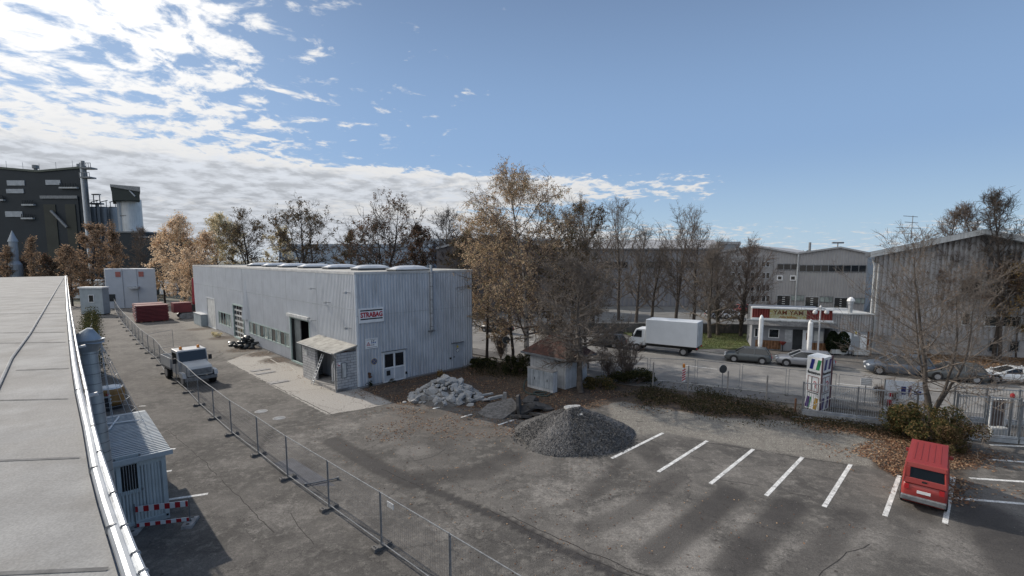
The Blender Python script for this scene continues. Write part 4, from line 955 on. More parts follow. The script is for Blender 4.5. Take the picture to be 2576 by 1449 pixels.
m.cyl(top, cp, rr * 1.02, rr * 2.02, 28); m.cyl(cp, cp - ax * .02, rr * 2.05, rr * 2.05, 28); m.cyl(cp - ax * .02, off(226, 826), rr * 2.02, rr * .35, 28); m.build('cowl', pm('cowl_sheet', (0.30, .34, .38), .5, .5, .15, 3), e, sm=False)
for i, (u, v) in enumerate(((173 + 161 - 160, 872),)): pass
for i, (u, v, z, lab) in enumerate(((196, 873, 8.1, 'upper'), (219, 996, 8.0, 'lower'))):
    c = rp(u + 3, v, z); m = MB(); m.cyl(c, c + Vector((.09, .06, .02)), .028, n=8); o = m.build('wall_lamp', white, None, c); tag(o, 'tiny white fitting on the near roof edge, ' + lab + ' of the two by the flue', 'fitting')

# ---------------------------------------------------------------- kiosk container with its neighbours
kc = g(428, 1301); kf = Facade(kc - Bv * 2.5, Bv); KH = 2.62; KL = 6.6
e = thing('site_container', kc - Bv * 2.5, math.atan2(Bv.y, Bv.x), 'pale blue grey site container with a barred window and ribbed roof beside the near building', 'container')
kb = pm('container_blue_grey', (0.46, .51, .52), .55, 0, .1, 1, .03, streak=.12)
kw = MB(); kw.M = kf.M; kM = kf.M
m = MB(); m.M = kM; corr(m, .12, 2.38, .25, KH - .3, .10, .006, 0.0); m.box(.1, 2.4, .0, KL, .15, KH - .02); m.build('wall', kb, e)
kr = Facade(kf.w(2.5, 0), Av); 
m = MB(); m.M = kr.M; corr(m, .1, KL, .25, KH - .3, .16, .012, 0.0); m.build('side_wall', kb, e)
m = MB()
for s in (0, 2.36): fbox(kf, s, s + .14, 0, KH - .02, -.14, .03, m)
fbox(kf, .14, 2.36, .0, .22, -.1, .03, m); fbox(kf, .14, 2.36, KH - .28, KH - .02, -.1, .03, m); m.build('frame', kb, e)
m = MB(); m.M = kM; 
for i in range(int(KL / .22)): y = -.12 + i * .22; m.box(-.12, 2.68, y, y + .11, KH + .06, KH + .10)
m.box(-.12, 2.68, -.12, KL + .1, KH - .01, KH + .06); m.build('roof', pm('ribbed_roof', (0.33, .37, .40), .6, .1, .12, 2, .04), e)
m = MB(); m.M = kM; m.box(-.16, 2.72, -.2, -.12, KH - .06, KH + .12); m.build('roof_edge', pm('roof_edge_pale', (0.42, .46, .48), .5, 0, .08), e)
a, z1 = kf.px(*Z('p', 652, 855)); c, _ = kf.px(*Z('p', 742, 845)); z0 = kf.px(*Z('p', 690, 985))[1]
A0, Z1_ = kf.px(*Z('p', 622, 806)); A1, _ = kf.px(*Z('p', 752, 795)); Z0_ = kf.px(*Z('p', 680, 1008))[1]
m = MB(); fbox(kf, A0, A1, Z0_, z0 - .002, .03, .06, m); fbox(kf, A0, A1, z1, Z1_, .03, .06, m); fbox(kf, A0, a, z0, z1, .03, .06, m); fbox(kf, c, A1, z0, z1, .03, .06, m); wf = m.build('window', pm('shutter_pale', (0.42, .48, .50), .5, 0, .08, 2), e)
m = MB(); fbox(kf, a, c, z0, z1, .02, .035, m); m.build('pane', glass, wf)
m = MB()
for i in range(1, 6): q = a + (c - a) * i / 6; fbox(kf, q - .008, q + .008, z0, z1, .061, .075, m)
for i in range(1, 10): q = A0 + (A1 - A0) * i / 10; fbox(kf, q - .01, q + .01, z1, Z1_ - .03, .061, .07, m); fbox(kf, q - .01, q + .01, Z0_ + .03, z0, .061, .07, m)
m.build('window_bar', galv, wf)
m = MB(); m.M = kf.M
for x in (A0 - .02, A1 + .03):
    for z in (Z0_ + .08, Z1_ - .08): m.cyl((x, -.03, z), (x, -.09, z), .04, n=8)
m.build('bolt', galv_dark, wf)
m = MB(); q = kf.px(*Z('p', 920, 1132)); fbox(kf, 2.39, 2.46, .12, .2, .031, .05, m); m.build('corner_lug', black, e)
# light tree of wires on the roof
cx = g(286.7, 1066, KH + .12); ztp = ztop(cx, 857)
e = thing('wire_light_tree', cx, 0, 'tall cone of wires, a light tree on a white cross stand on the container roof', 'light tree')
m = MB()
for d in (Av * .95 + Bv * .25, -Bv * .95 + Av * .3): m.cyl(cx - d + Vector((0, 0, .03)), cx + d + Vector((0, 0, .03)), .035, n=8)
m.build('cross_stand', white, e)
apx = Vector((cx.x + (269.6 - 286.7) * cx.y / F, cx.y, ztp)); wm = pm('tree_wire', (0.45, .47, .49), .5, .3, .1)
for i in range(7):
    t = 2 * math.pi * i / 7; m = MB(); m.cyl(apx, cx + Vector((1.0 * math.cos(t), 1.0 * math.sin(t), .02)), .008, n=5); m.build('stay', wm, e)
m = MB(); m.cyl(cx, apx + Vector((0, 0, .45)), .012, n=6); m.build('mast', wm, e)
m = MB()
for lv in range(7):
    f = .12 + lv * .145; c = apx.lerp(cx, f); r = 1.02 * f
    m.tube([c + Vector((r * math.cos(t / 16 * 2 * math.pi), r * math.sin(t / 16 * 2 * math.pi), .05 * math.sin(t * 1.9))) for t in range(17)], .006, 4)
m.build('light_string', wm, e)
# rounded yellow brown machine behind the container
pc = g(282, 1026); e = thing('road_compressor', pc, math.atan2(Av.y, Av.x), 'round yellow brown compressor with a white lid and red white stripes behind the container', 'compressor')
ob = pm('ochre_body', (0.30, .17, .06), .5, 0, .2, 2); m = MB(); m.lathe(pc, [(.55, .25), (.72, .45), (.74, .95), (.74, 1.25), (.66, 1.38)], 20); m.build('body', ob, e, sm=False)
m = MB(); m.lathe(pc + Vector((0, 0, 1.38)), [(.64, 0), (.55, .10), (.2, .16)], 20); m.build('lid', white, e); m = MB(); m.lathe(pc, [(.60, 0), (.60, .25)], 16); m.build('base', black, e)
m = MB()
for i in range(3):
    t = -1.15 - .0 * i; z = .55 + i * .25; c = pc + Vector((.75 * math.cos(t), .75 * math.sin(t), z)); m.box(-.06, .1, -.01, .01, 0, .12, Matrix.Translation(c) @ Matrix.Rotation(t + math.pi / 2, 4, 'Z') @ Matrix.Rotation(.6, 4, 'Y'))
m.build('hazard_stripe', red, e)
m = MB()
for i in range(3):
    t = -1.0; z = .48 + i * .25; c = pc + Vector((.75 * math.cos(t), .75 * math.sin(t), z)); m.box(-.06, .08, -.01, .01, 0, .12, Matrix.Translation(c) @ Matrix.Rotation(t + math.pi / 2, 4, 'Z') @ Matrix.Rotation(.6, 4, 'Y'))
m.build('hazard_stripe', white, e)
pc = g(259, 1034); e = thing('tool_crate', pc, math.atan2(Bv.y, Bv.x), 'dark open tool crate with a grey lid between the flue and the compressor', 'crate'); T = WM[e.name]
m = MB(); m.box(-.9, .35, -.4, .4, 0, .9, T); m.build('box_body', black, e); m = MB(); m.box(-.5, .3, -.35, .35, .9, .98, T); m.build('lid', galv, e); m = MB(); m.box(-.4, .15, -.15, .15, .98, 1.06, T); m.build('white_can', white, e)
# striped barrier in front of the container
p, q = g(343, 1334), g(479, 1317); bf = Facade(p, q - p); w = (q - p).length
e = thing('barrier_boards', p, math.atan2((q - p).y, (q - p).x), 'red and white striped barrier boards between two thin posts before the container', 'barrier')
m = MB(); m.M = bf.M
for s, v in ((0, 1271), (w, 1251)): m.cyl((s, 0, 0), (s, 0, 1.02), .02, n=8)
m.build('post', galv_dark, e)
for z0, z1, nm in ((.70, .92, 'board'), (.12, .26, 'board')):
    m = MB(); fbox(bf, .03, w - .03, z0, z1, -.012, .012, m); bo = m.build(nm, white, e); m = MB(); n = 5
    for i in range(n + 1):
        c = .03 + (w - .06) * i / n; h = (w - .06) / n / 4 * 1.0; a = max(.03, c - h); b_ = min(w - .03, c + h); fbox(bf, a, b_, z0, z1, .0125, .015, m)
    m.build('red_stripe', red, bo)
for i, (s, lab) in enumerate(((w, 'right'), (0, 'left'))):
    c = bf.w(s, 0); fe = thing('plastic_base', c, math.atan2(bf.d.y, bf.d.x), 'pale plastic foot with notches under the ' + lab + ' post of the striped barrier', 'barrier base'); T = WM[fe.name]
    m = MB(); m.slab([(-.4, 0), (.4, 0), (.36, .1), (.12, .12), (-.12, .12), (-.36, .1)], -.18, .18, T @ Matrix.Rotation(math.pi / 2, 4, 'Z')); m.build('block', conc, fe)
    m = MB()
    for y in (-.25, -.0, .25): m.box(-.05, .05, y - .04, y + .04, .121, .128, T)
    m.build('notch', black, fe)

# ---------------------------------------------------------------- white hut, cabinet
hc, hr, hl = g(1422, 980), g(1482, 966), g(1334, 957)
hA = (hl - hc); hLn = hA.length; hA.normalize(); hB = Vector((-hA.y, hA.x, 0)) * -1; hWd = (hr - hc).length
if hB.dot(hr - hc) < 0: hB = -hB
e = thing('transformer_hut', hl, math.atan2(-hA.y, -hA.x), 'small white hut with a hipped brown tiled roof under the bare tree', 'hut')
hf = Facade(hl, -hA); hz = ztop(hc, 898)
m = MB(); m.M = hf.M; m.box(0, hLn, 0, hWd, 0, hz); m.build('wall', conc_w, e)
m = MB(); m.M = hf.M; o_ = .55; rz_ = hz + 1.35
m.add([(-o_, -o_, hz - .1), (hLn + o_, -o_, hz - .1), (hLn + o_, hWd + o_, hz - .1), (-o_, hWd + o_, hz - .1), (hLn * .3, hWd / 2, rz_), (hLn * .7, hWd / 2, rz_)], [(0, 1, 5, 4), (1, 2, 5), (2, 3, 4, 5), (3, 0, 4), (3, 2, 1, 0)])
tile_m = pm('brown_roof_tiles', (0.075, .036, .028), .85, 0, .3, 3, .3, 9, col2=(0.045, .032, .028), c2s=2, bump=.6, bscale=8); m.build('roof', tile_m, e)
m = MB(); m.M = hf.M; m.box(-o_, hLn + o_, -o_ - .05, -o_, hz - .22, hz - .06); m.box(hLn + o_, hLn + o_ + .05, -o_, hWd + o_, hz - .22, hz - .06); m.build('eaves', galv_dark, e)
p, q, r_ = g(1327, 973), g(1391, 989), g(1400, 984); cf = Facade(p, q - p); w = (q - p).length; zh = ztop(q, 938)
e = thing('utility_cabinet', p, math.atan2((q - p).y, (q - p).x), 'weathered pale two door concrete cabinet in front of the white hut', 'cabinet')
m = MB(); fbox(cf, 0, w, 0, zh, -.5, 0, m); m.build('cabinet_body', conc_w, e); m = MB(); fbox(cf, -.03, w + .03, zh, zh + .06, -.55, .05, m); m.build('cover_slab', conc, e)
cd = pm('cabinet_door_paint', (0.34, .37, .40), .6, 0, .2, 1.2, .08, streak=.55)
for a, c in ((.05, w / 2 - .02), (w / 2 + .02, w - .05)):
    m = MB(); fbox(cf, a, c, .22, zh - .06, .001, .04, m); d_ = m.build('cabinet_door', cd, e); m = MB(); x = (a + c) / 2 + .1; fbox(cf, x, x + .05, .75, .95, .041, .07, m); m.build('handle', black, d_)
pts = [g(*Z('h', x, y)) + Vector((0, 0, .06)) for x, y in ((790, 1165), (755, 1180), (735, 1215), (745, 1255), (790, 1295), (860, 1310), (960, 1310), (1040, 1300), (1050, 1280), (980, 1270), (900, 1275), (870, 1290), (940, 1325), (1060, 1335), (1120, 1300))]
pts[0].z = .5; pts[1].z = .3
m = MB(); m.tube(pts, .06, 8); o = m.build('hose', pm('hose_green', (0.035, .05, .045), .5, 0, .1), None, pts[3]); tag(o, 'thick dark hose curled on the ground before the utility cabinet', 'hose')

# ---------------------------------------------------------------- heaps
def rock(r, seed, flat=1.0, sq=0.25, stretch=1.3):
    rs = np.random.default_rng(seed); n = 16; v = rs.normal(size=(n, 3)); v /= np.linalg.norm(v, axis=1)[:, None]
    v = np.sign(v) * np.abs(v) ** (1 - sq); v *= rs.uniform(.8, 1.12, (n, 1)); v *= np.array([stretch, 1, flat]) * r
    import bmesh
    bm = bmesh.new(); [bm.verts.new(q) for q in v]; bmesh.ops.convex_hull(bm, input=bm.verts)
    bmesh.ops.delete(bm, geom=[q for q in bm.verts if not q.link_faces], context='VERTS')
    me = bpy.data.meshes.new('concrete_chunk'); bm.to_mesh(me); bm.free(); return me
chunk_m = pm('broken_concrete', (0.36, .355, .345), .9, 0, .2, 4, .15, 25, bump=.4, bscale=18, col2=(0.25, .245, .24), c2s=3)
rocks = []
for i in range(9):
    me = rock(1, i, .75, .3); me.materials.append(chunk_m); rocks.append(me)
rc_ = random.Random(4); hcen = g(1120, 1000); rad = 2.45; cnt = 0
def hz_pile(d): return max(0, 1.45 * (1 - (d / rad) ** 1.3))
spots = []
while len(spots) < 150 and cnt < 6000:
    cnt += 1; t = rc_.uniform(0, 2 * math.pi); d = rad * math.sqrt(rc_.random()); r = rc_.uniform(.13, .33) if rc_.random() < .75 else rc_.uniform(.33, .44)
    x = hcen.x + d * math.cos(t) * 1.05; y = hcen.y + d * math.sin(t) * .8; z = hz_pile(d)
    if all((x - a) ** 2 + (y - b_) ** 2 + (z - c) ** 2 > ((r + q) * .62) ** 2 for a, b_, c, q in spots): spots.append((x, y, z, r))
for i, (x, y, z, r) in enumerate(spots):
    o = link(bpy.data.objects.new('concrete_chunk', rocks[i % 9])); o.location = (x, y, max(z, r * .45)); o.scale = (r, r, r); o.rotation_euler = (rc_.uniform(-.5, .5), rc_.uniform(-.5, .5), rc_.uniform(0, 6.3))
    dx_ = x - hcen.x; where = 'on the crest' if z > .95 else ('at the left foot' if dx_ < -1.3 else 'at the right foot' if dx_ > 1.3 else 'low on the front slope' if y < hcen.y - .5 else 'on the back slope' if y > hcen.y + .5 else 'in the middle')
    tag(o, ('large' if r > .33 else 'small' if r < .2 else 'medium') + ' angular grey concrete chunk ' + where + ' of the rubble heap', 'concrete chunk', 'concrete chunks in the rubble heap')
m = MB(); n = 20; m.lathe(hcen, [(rad * .95, -.02), (rad * .7, .35), (rad * .4, .75), (rad * .12, 1.0)], n); o = m.build('rubble_core', pm('rubble_dust', (0.12, .11, .10), .95, 0, .3, 3, .2), None, hcen); tag(o, 'dark grit filling the gaps of the concrete rubble heap', 'rubble', None, 'stuff')
for (u, v, r, lab) in ((1018, 1013, .12, 'small pale stone lying alone left of the rubble heap'), (1183, 1021, .22, 'flat white stone in front of the rubble heap'), (1208, 1006, .3, 'rounded chunk just right of the rubble heap'), (1224, 1010, .26, 'last chunk in the line leading away from the rubble heap'), (1199, 1008, .25, 'low chunk at the right foot of the rubble heap')):
    p = g(u, v); o = link(bpy.data.objects.new('concrete_chunk', rocks[int(u) % 9])); o.location = (p.x, p.y, r * .35); o.scale = (r, r, r * .7); tag(o, lab, 'concrete chunk')
# kerb stones and asphalt slabs
def beam(p, q, w, h, name, mat, label, cat, lift=0.0, group=None):
    a, c = g(*p), g(*q); a.z = lift; d = c - a; T = Matrix.Translation(a) @ Matrix.Rotation(math.atan2(d.y, d.x), 4, 'Z'); m = MB(); m.box(0, (c - a).xy.length, -w / 2, w / 2, 0, h, T)
    o = m.build(name, mat, None, a, bevel=.02); tag(o, label, cat, group); return o
ks = pm('old_kerb', (0.40, .40, .39), .9, 0, .2, 4, .1, bump=.3)
beam(Z(5, 845, 480), Z(5, 948, 460), .18, .14, 'kerb_stone', ks, 'short broken kerb stone nearest the rubble heap', 'kerb stone')
beam(Z(5, 908, 520), Z(5, 1040, 490), .22, .2, 'kerb_stone', ks, 'long pale kerb stone lying left of the upright slab', 'kerb stone')
p = g(*Z(5, 1055, 530)); m = MB(); T = Matrix.Translation(p) @ Matrix.Rotation(.12, 4, 'Y'); m.slab([(-.16, 0), (.16, 0), (.16, .35), (.1, .68), (-.1, .68), (-.16, .3)], -.1, .1, T); o = m.build('stone_post', conc, None, p, bevel=.02); tag(o, 'upright stubby concrete post between the kerb stone and the big slab', 'stone post')
slabm = pm('broken_asphalt_slab', (0.075, .07, .066), .92, 0, .3, 3, .25, 20, bump=.6, bscale=14); slab_top = pm('slab_gravel_top', (0.15, .14, .13), .95, 0, .35, 5, .3, 18, bump=.8, bscale=16)
def slab_at(u, v, lx, ly, th, rx, ry, rz, label, z=0.15, mat=slabm):
    p = g(u, v); rs = random.Random(int(u * 7 + v)); poly = []
    for i in range(9): t = 2 * math.pi * i / 9; k_ = rs.uniform(.75, 1.1); poly.append((lx / 2 * k_ * math.copysign(abs(math.cos(t)) ** .7, math.cos(t)), ly / 2 * k_ * math.copysign(abs(math.sin(t)) ** .7, math.sin(t))))
    m = MB(); T = Matrix.Translation((p.x, p.y, z)) @ Matrix.Rotation(rz, 4, 'Z') @ Matrix.Rotation(ry, 4, 'Y') @ Matrix.Rotation(rx, 4, 'X'); m.prism(poly, -th / 2, th / 2, T)
    o = m.build('asphalt_slab', mat, None, (p.x, p.y, 0)); tag(o, label, 'asphalt slab'); return o
p = g(1268, 1047); q = g(1300, 1040); 
m = MB(); T = Matrix.Translation(p) @ Matrix.Rotation(.35, 4, 'Z'); m.M = T
m.add([(-1.1, .0, .02), (-.3, -.6, .06), (1.1, .1, .45), (1.0, 1.3, .75), (-.6, 1.5, .45), (-1.5, .8, .15), (-1.1, .0, -.1), (-.3, -.6, -.1), (1.1, .1, .2), (1.0, 1.3, .5), (-.6, 1.5, .2), (-1.5, .8, -.05)], [(0, 1, 2, 3, 4, 5), (11, 10, 9, 8, 7, 6)] + [(i, i + 6, (i + 1) % 6 + 6, (i + 1) % 6) for i in range(6)])
o = m.build('asphalt_slab', slab_top, None, p); tag(o, 'large tilted asphalt slab covered in grit, left of the upright slab edge', 'asphalt slab')
p = g(1306, 1047); m = MB(); T = Matrix.Translation(p) @ Matrix.Rotation(1.45, 4, 'Z') @ Matrix.Rotation(-.12, 4, 'X'); m.slab([(-.2, 0), (1.1, .1), (1.2, .6), (.9, 1.2), (.15, 1.25), (-.2, .7)], -.09, .09, T); o = m.build('asphalt_slab', slabm, None, p); tag(o, 'asphalt slab standing upright on its edge in the debris', 'asphalt slab')
for i, (u, v, lx, ly, rx, ry, rz, z, lab) in enumerate(((1322, 1040, 1.3, .8, .3, -.4, .3, .3, 'dark slab leaning right of the upright slab'), (1345, 1036, 1.6, .9, -.2, .25, .7, .3, 'broad dark slab in the middle of the broken pile'), (1332, 1024, 1.2, .8, .1, -.2, 1.2, .5, 'dark slab on top of the broken pile'), (1365, 1032, 1.5, .7, .25, .3, .1, .25, 'pointed slab at the right tip of the broken pile'), (1350, 1048, 1.2, .8, .15, .2, 2.0, .15, 'low slab at the front of the broken pile, next to the gravel'), (1318, 1052, 1.1, .6, -.2, .2, .4, .12, 'small slab at the front left of the broken pile'), (1340, 1018, 1.0, .6, .3, .3, 2.2, .35, 'rear slab of the broken pile near the leaves'), (1300, 1052, .9, .5, 0, .1, .2, .1, 'thin slab lying flat under the big tilted one'))):
    slab_at(u, v, lx, ly, .16, rx, ry, rz, lab, z)
# gravel heap
gc_ = g(1442, 1092); GR = 3.35; GH = 1.62
def build_gravel():
    nr, na = 60, 150; V = []; rs = np.random.default_rng(5)
    for i in range(nr + 1):
        for j in range(na):
            t = 2 * math.pi * j / na; f = i / nr; d = f * GR * (1.0 + .06 * math.sin(3 * t + 1) + .04 * math.sin(5 * t))
            x = gc_.x + d * math.cos(t) * 1.02; y = gc_.y + d * math.sin(t) * .95
            h = GH * (1 - f) ** .82 * (1 if f > .12 else 1) ; h = min(h, GH * .93) * (1 + .06 * math.sin(2 * t + .6))
            h += .10 * mnoise.noise((x * 1.3, y * 1.3, 0)) * (1 - f) + .05 * mnoise.noise((x * 6, y * 6, 1)) + .03 * mnoise.noise((x * 15, y * 15, 4)); V.append((x, y, h - .02 if f < .99 else -.05))
    V = np.array(V); i = np.arange(nr)[:, None] * na; j = np.arange(na)[None, :]; jn = (j + 1) % na
    Q = np.stack([(i + j).ravel(), (i + na + j).ravel(), (i + na + jn).ravel(), (i + jn).ravel()], 1)
    gm_ = bpy.data.materials.new('grey_gravel'); gm_.use_nodes = True; k = NT(gm_.node_tree); o_ = k.n.new('ShaderNodeOutputMaterial'); b_ = k.n.new('ShaderNodeBsdfPrincipled'); k.l.new(b_.outputs[0], o_.inputs[0])
    P = k.n.new('ShaderNodeTexCoord').outputs['Object']; cl = k.voro(P, 13, 'Color'); c = k.mix(k.sm(cl, .15, .85), (0.035, .035, .036), (0.115, .112, .110)); c = k.mix(k.sm(k.noise(P, .9, 3), .5, .62), c, k.vm('SCALE', c, 1.35)); k.l.new(c, b_.inputs['Base Color']); b_.inputs['Roughness'].default_value = .9
    k.l.new(k.bump(k.m('MULTIPLY', k.voro(P, 13), -1.0), 1.0, .06), b_.inputs['Normal'])
    e = thing('gravel_heap', gc_, 0, 'conical heap of dark grey gravel in front of the parking bays', 'gravel heap'); e['kind'] = 'stuff'
    np_mesh('heap', V, Q, gm_, parent=e)['kind'] = 'stuff'
    # loose stones over the surface
    n = 5200; t = rs.uniform(0, 2 * np.pi, n); d = GR * rs.uniform(0, 1.12, n) ** .6; f = d / GR
    x = gc_.x + d * np.cos(t); y = gc_.y + d * np.sin(t) * .95; z = np.clip(GH * np.clip(1 - f, 0, 1) ** .82, 0, GH * .93) + .0
    s = rs.uniform(.02, .055, n); dirs = rs.normal(size=(n, 4, 3)); dirs /= np.linalg.norm(dirs, axis=2)[:, :, None]
    base = np.array([[1, 0, -.5], [-.5, .87, -.5], [-.5, -.87, -.5], [0, 0, 1.0]])
    V = (base[None] + dirs * .35) * s[:, None, None] + np.stack([x, y, z + .01], 1)[:, None, :]
    Q = (np.arange(n)[:, None, None] * 4 + np.array([[0, 1, 2], [0, 3, 1], [1, 3, 2], [2, 3, 0]])[None]).reshape(-1, 3)
    np_mesh('loose_stones', V.reshape(-1, 3), Q, pm('gravel_stone', (0.10, .098, .096), .9, 0, .4, 8, .3, 15), parent=e)['kind'] = 'stuff'
build_gravel()
def on_heap(u, v, lx, ly, rz, lab, z):
    for _ in (0,):
        d = ray(u, v); t = (z - H) / d.z; p = EYE + d * t; m = MB(); T = Matrix.Translation(p) @ Matrix.Rotation(rz, 4, 'Z') @ Matrix.Rotation(.15, 4, 'X'); m.prism([(-lx / 2, -ly / 2), (lx * .4, -ly * .6), (lx / 2, ly * .3), (lx * .1, ly / 2), (-lx * .45, ly * .4)], -.06, .06, T); o = m.build('stone_slab', ks, None, p, bevel=.01); tag(o, lab, 'stone slab')
on_heap(1448, 1023, .6, .3, .1, 'long pale slab lying on the crest of the gravel heap', GH * .93); on_heap(1432, 1025, .6, .4, .5, 'smaller pale slab on the crest of the gravel heap, left of the long one', GH * .92)
on_heap(1458, 1033, .4, .3, -.2, 'brownish slab piece just below the crest of the gravel heap', GH * .85); on_heap(1458, 1043, .38, .3, .3, 'white lump on the front slope of the gravel heap', GH * .78)
# black bags by the hall
bagm = pm('black_rubbish_sack', (0.022, .026, .028), .35, 0, .3, 4, bump=.8, bscale=6, spec=.5)
bags = []
for i in range(4):
    me = rock(1, 40 + i, .7, .0, 1.15); me.materials.append(bagm); smooth(me); bags.append(me)
for i, (x, y, z, r) in enumerate(((560, 905, 0, .42), (600, 925, 0, .4), (640, 935, 0, .45), (690, 935, 0, .42), (735, 935, 0, .4), (620, 895, .3, .42), (660, 900, .35, .45), (700, 900, .35, .45), (745, 900, .25, .42), (655, 870, .7, .42), (690, 860, .8, .45), (720, 880, .7, .4), (675, 845, 1.0, .38), (545, 915, 0, .3))):
    u, v = Z(3, x, min(y + 0, 945)); p = g(u, Z(3, 0, 930 + (x - 640) * .05)[1]) if z > 0 else g(u, v); o = link(bpy.data.objects.new('rubbish_sack', bags[i % 4])); o.location = (p.x, p.y + (.4 if z > 0 else 0), z + r * .55); o.scale = (r * 1.1, r, r * .95); o.rotation_euler = (.3 * (i % 3 - 1), .2, i * 1.3)
    tag(o, 'black stuffed sack in the dark heap against the hall front', 'sack', 'black sacks piled against the hall')
# planks and scraps by the wall
for i, (p, q, lab) in enumerate((((905, 1032), (1000, 1088), 'pale strip of wood lying on the apron, nearer the gate of the hall'), ((1085, 1100), (1140, 1150), 'pale strip of wood lying on the apron, nearer the shelter'), ((880, 975), (925, 935), 'thin stick poking up from the leaves at the hall foot'))):
    beam(Z(3, *p), Z(3, *q), .08, .04, 'wood_strip', pm('pale_wood', (0.42, .40, .36), .8, 0, .2, 3), lab, 'wood strip')

def skew(fa, dx, dy):
    v = Vector((dx, dy, 0)).normalized()
    return Matrix.Translation(fa.o) @ Matrix(((fa.d.x, v.x, 0, 0), (fa.d.y, v.y, 0, 0), (0, 0, 1, 0), (0, 0, 0, 1)))

# ---------------------------------------------------------------- snack bar
ya, yc_ = g(1889, 877), g(2070, 888); yf = Facade(ya, yc_ - ya); YL = (yc_ - ya).length; yz = ztop(ya, 772)
e = snack = thing('snack_bar', ya, math.atan2(yf.d.y, yf.d.x), 'small snack bar with a dark red fascia, awning and yellow name board across the street', 'snack bar')
yw = pm('snack_wall', (0.26, .27, .29), .7, 0, .12, 1, .03); redsheet = pm('dark_red_sheet', (0.20, .035, .03), .55, 0, .12, 1)
m = MB(); m.M = yf.M; m.box(0, YL, 0, 5, 0, yz - .15); m.build('wall', yw, e)
zr0 = ztop(ya, Z(7, 0, 285)[1]); fx0, fx1 = -.05, YL + .55
m = MB(); m.M = yf.M; corr(m, fx0, fx1, zr0, yz - .08, .25, .05, .25); m.box(fx0, fx1, -.25, .1, zr0, yz - .1); m.build('fascia', redsheet, e)
m = MB(); m.M = yf.M; m.box(fx0 - .1, fx1 + .1, -.42, .2, yz - .1, yz + .06); m.box(fx0 - .05, fx1 + .1, -.42, -.26, zr0 - .14, zr0 + .04); m.build('white_trim', white, e)
m = MB(); m.M = yf.M; z0 = zr0 - .2; m.add([(-.6, -.3, z0), (YL + .9, -.3, z0), (YL + .9, -1.2, z0 - .45), (-.6, -1.2, z0 - .45), (-.6, -.3, z0 - .04), (YL + .9, -.3, z0 - .04), (YL + .9, -1.2, z0 - .49), (-.6, -1.2, z0 - .49)], [(0, 1, 2, 3), (7, 6, 5, 4), (0, 4, 5, 1), (2, 6, 7, 3), (1, 5, 6, 2), (0, 3, 7, 4)])
m.build('awning', pm('awning_grey', (0.14, .14, .14), .8, 0, .25, 2, streak=.5), e)
m = MB(); m.M = yf.M; m.box(-.65, YL + .95, -.42, -.28, z0 - .04, z0 + .06); m.build('awning_box', dwhite, e)
# name board with letters
bx0 = YL * .235; bx1 = YL * .74; ysign = bpy.data.materials.new('mottled_yellow_board'); ysign.use_nodes = True; k = NT(ysign.node_tree); o_ = k.n.new('ShaderNodeOutputMaterial'); b_ = k.n.new('ShaderNodeBsdfPrincipled'); k.l.new(b_.outputs[0], o_.inputs[0])
Pn = k.n.new('ShaderNodeTexCoord').outputs['Object']; k.l.new(k.mix(k.sm(k.noise(Pn, 5, 6, .7), .35, .65), (0.30, .24, .06), (0.40, .42, .33)), b_.inputs['Base Color'])
m = MB(); fbox(yf, bx0, bx1, zr0 + .02, yz - .14, .31, .36, m); nb_ = m.build('name_board', ysign, e)
bw = bx1 - bx0; bhh = yz - .16 - zr0; brn = pm('letter_brown', (0.12, .035, .01), .6, 0, .1)
text_mesh('lettering', 'YAM YAM', yf.M @ Matrix.Translation((bx0 + bw * .09, -.38, zr0 + bhh * .47)), bw * .82, bhh * .46, brn, e, .008)
text_mesh('lettering', 'Asia Imbiss', yf.M @ Matrix.Translation((bx0 + bw * .27, -.38, zr0 + bhh * .13)), bw * .46, bhh * .2, pm('letter_ochre', (0.30, .12, .02), .6, 0, .1), e, .012)
zl = lambda y: ztop(ya, Z(7, 0, y)[1])
wz1, wz0 = 2.35, 1.35
window(yf, .25, .75 + .2, wz0, wz1, e, white, glass, .06, [.6]); window(yf, YL * .24, YL * .39, wz0, wz1, e, white, glass, .07)
m = MB(); fbox(yf, YL * .47, YL * .57, .95, 2.3, .001, .04, m); m.build('notice_board', galv, e)
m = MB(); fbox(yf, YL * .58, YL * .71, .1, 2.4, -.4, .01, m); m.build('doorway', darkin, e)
m = MB(); fbox(yf, YL * .715, YL * .845, .12, 2.35, .02, .07, m); dr_ = m.build('door', white, e); m = MB(); fbox(yf, YL * .76, YL * .80, 1.3, 2.1, .0705, .075, m); m.build('pattern', brn, dr_)
m = MB(); fbox(yf, YL * .87, YL * .99, 1.25, 2.3, .001, .03, m); m.build('shutter', dwhite, e)
wood = pm('wood_panels', (0.20, .10, .05), .7, 0, .25, 2, .1, col2=(0.30, .18, .10), c2s=3)
for a, c in ((.06, .42), (.83, 1.08)):
    m = MB(); m.M = yf.M; corr(m, YL * a, YL * c, .12, 1.05, .3, .03, .06); m.box(YL * a, YL * c, -.06, 0, .12, 1.05); m.build('wood_panel', wood, e)
m = MB(); fbox(yf, YL * .56, YL * .85, 0, .18, 0, 1.0, m); m.build('step', conc, e)
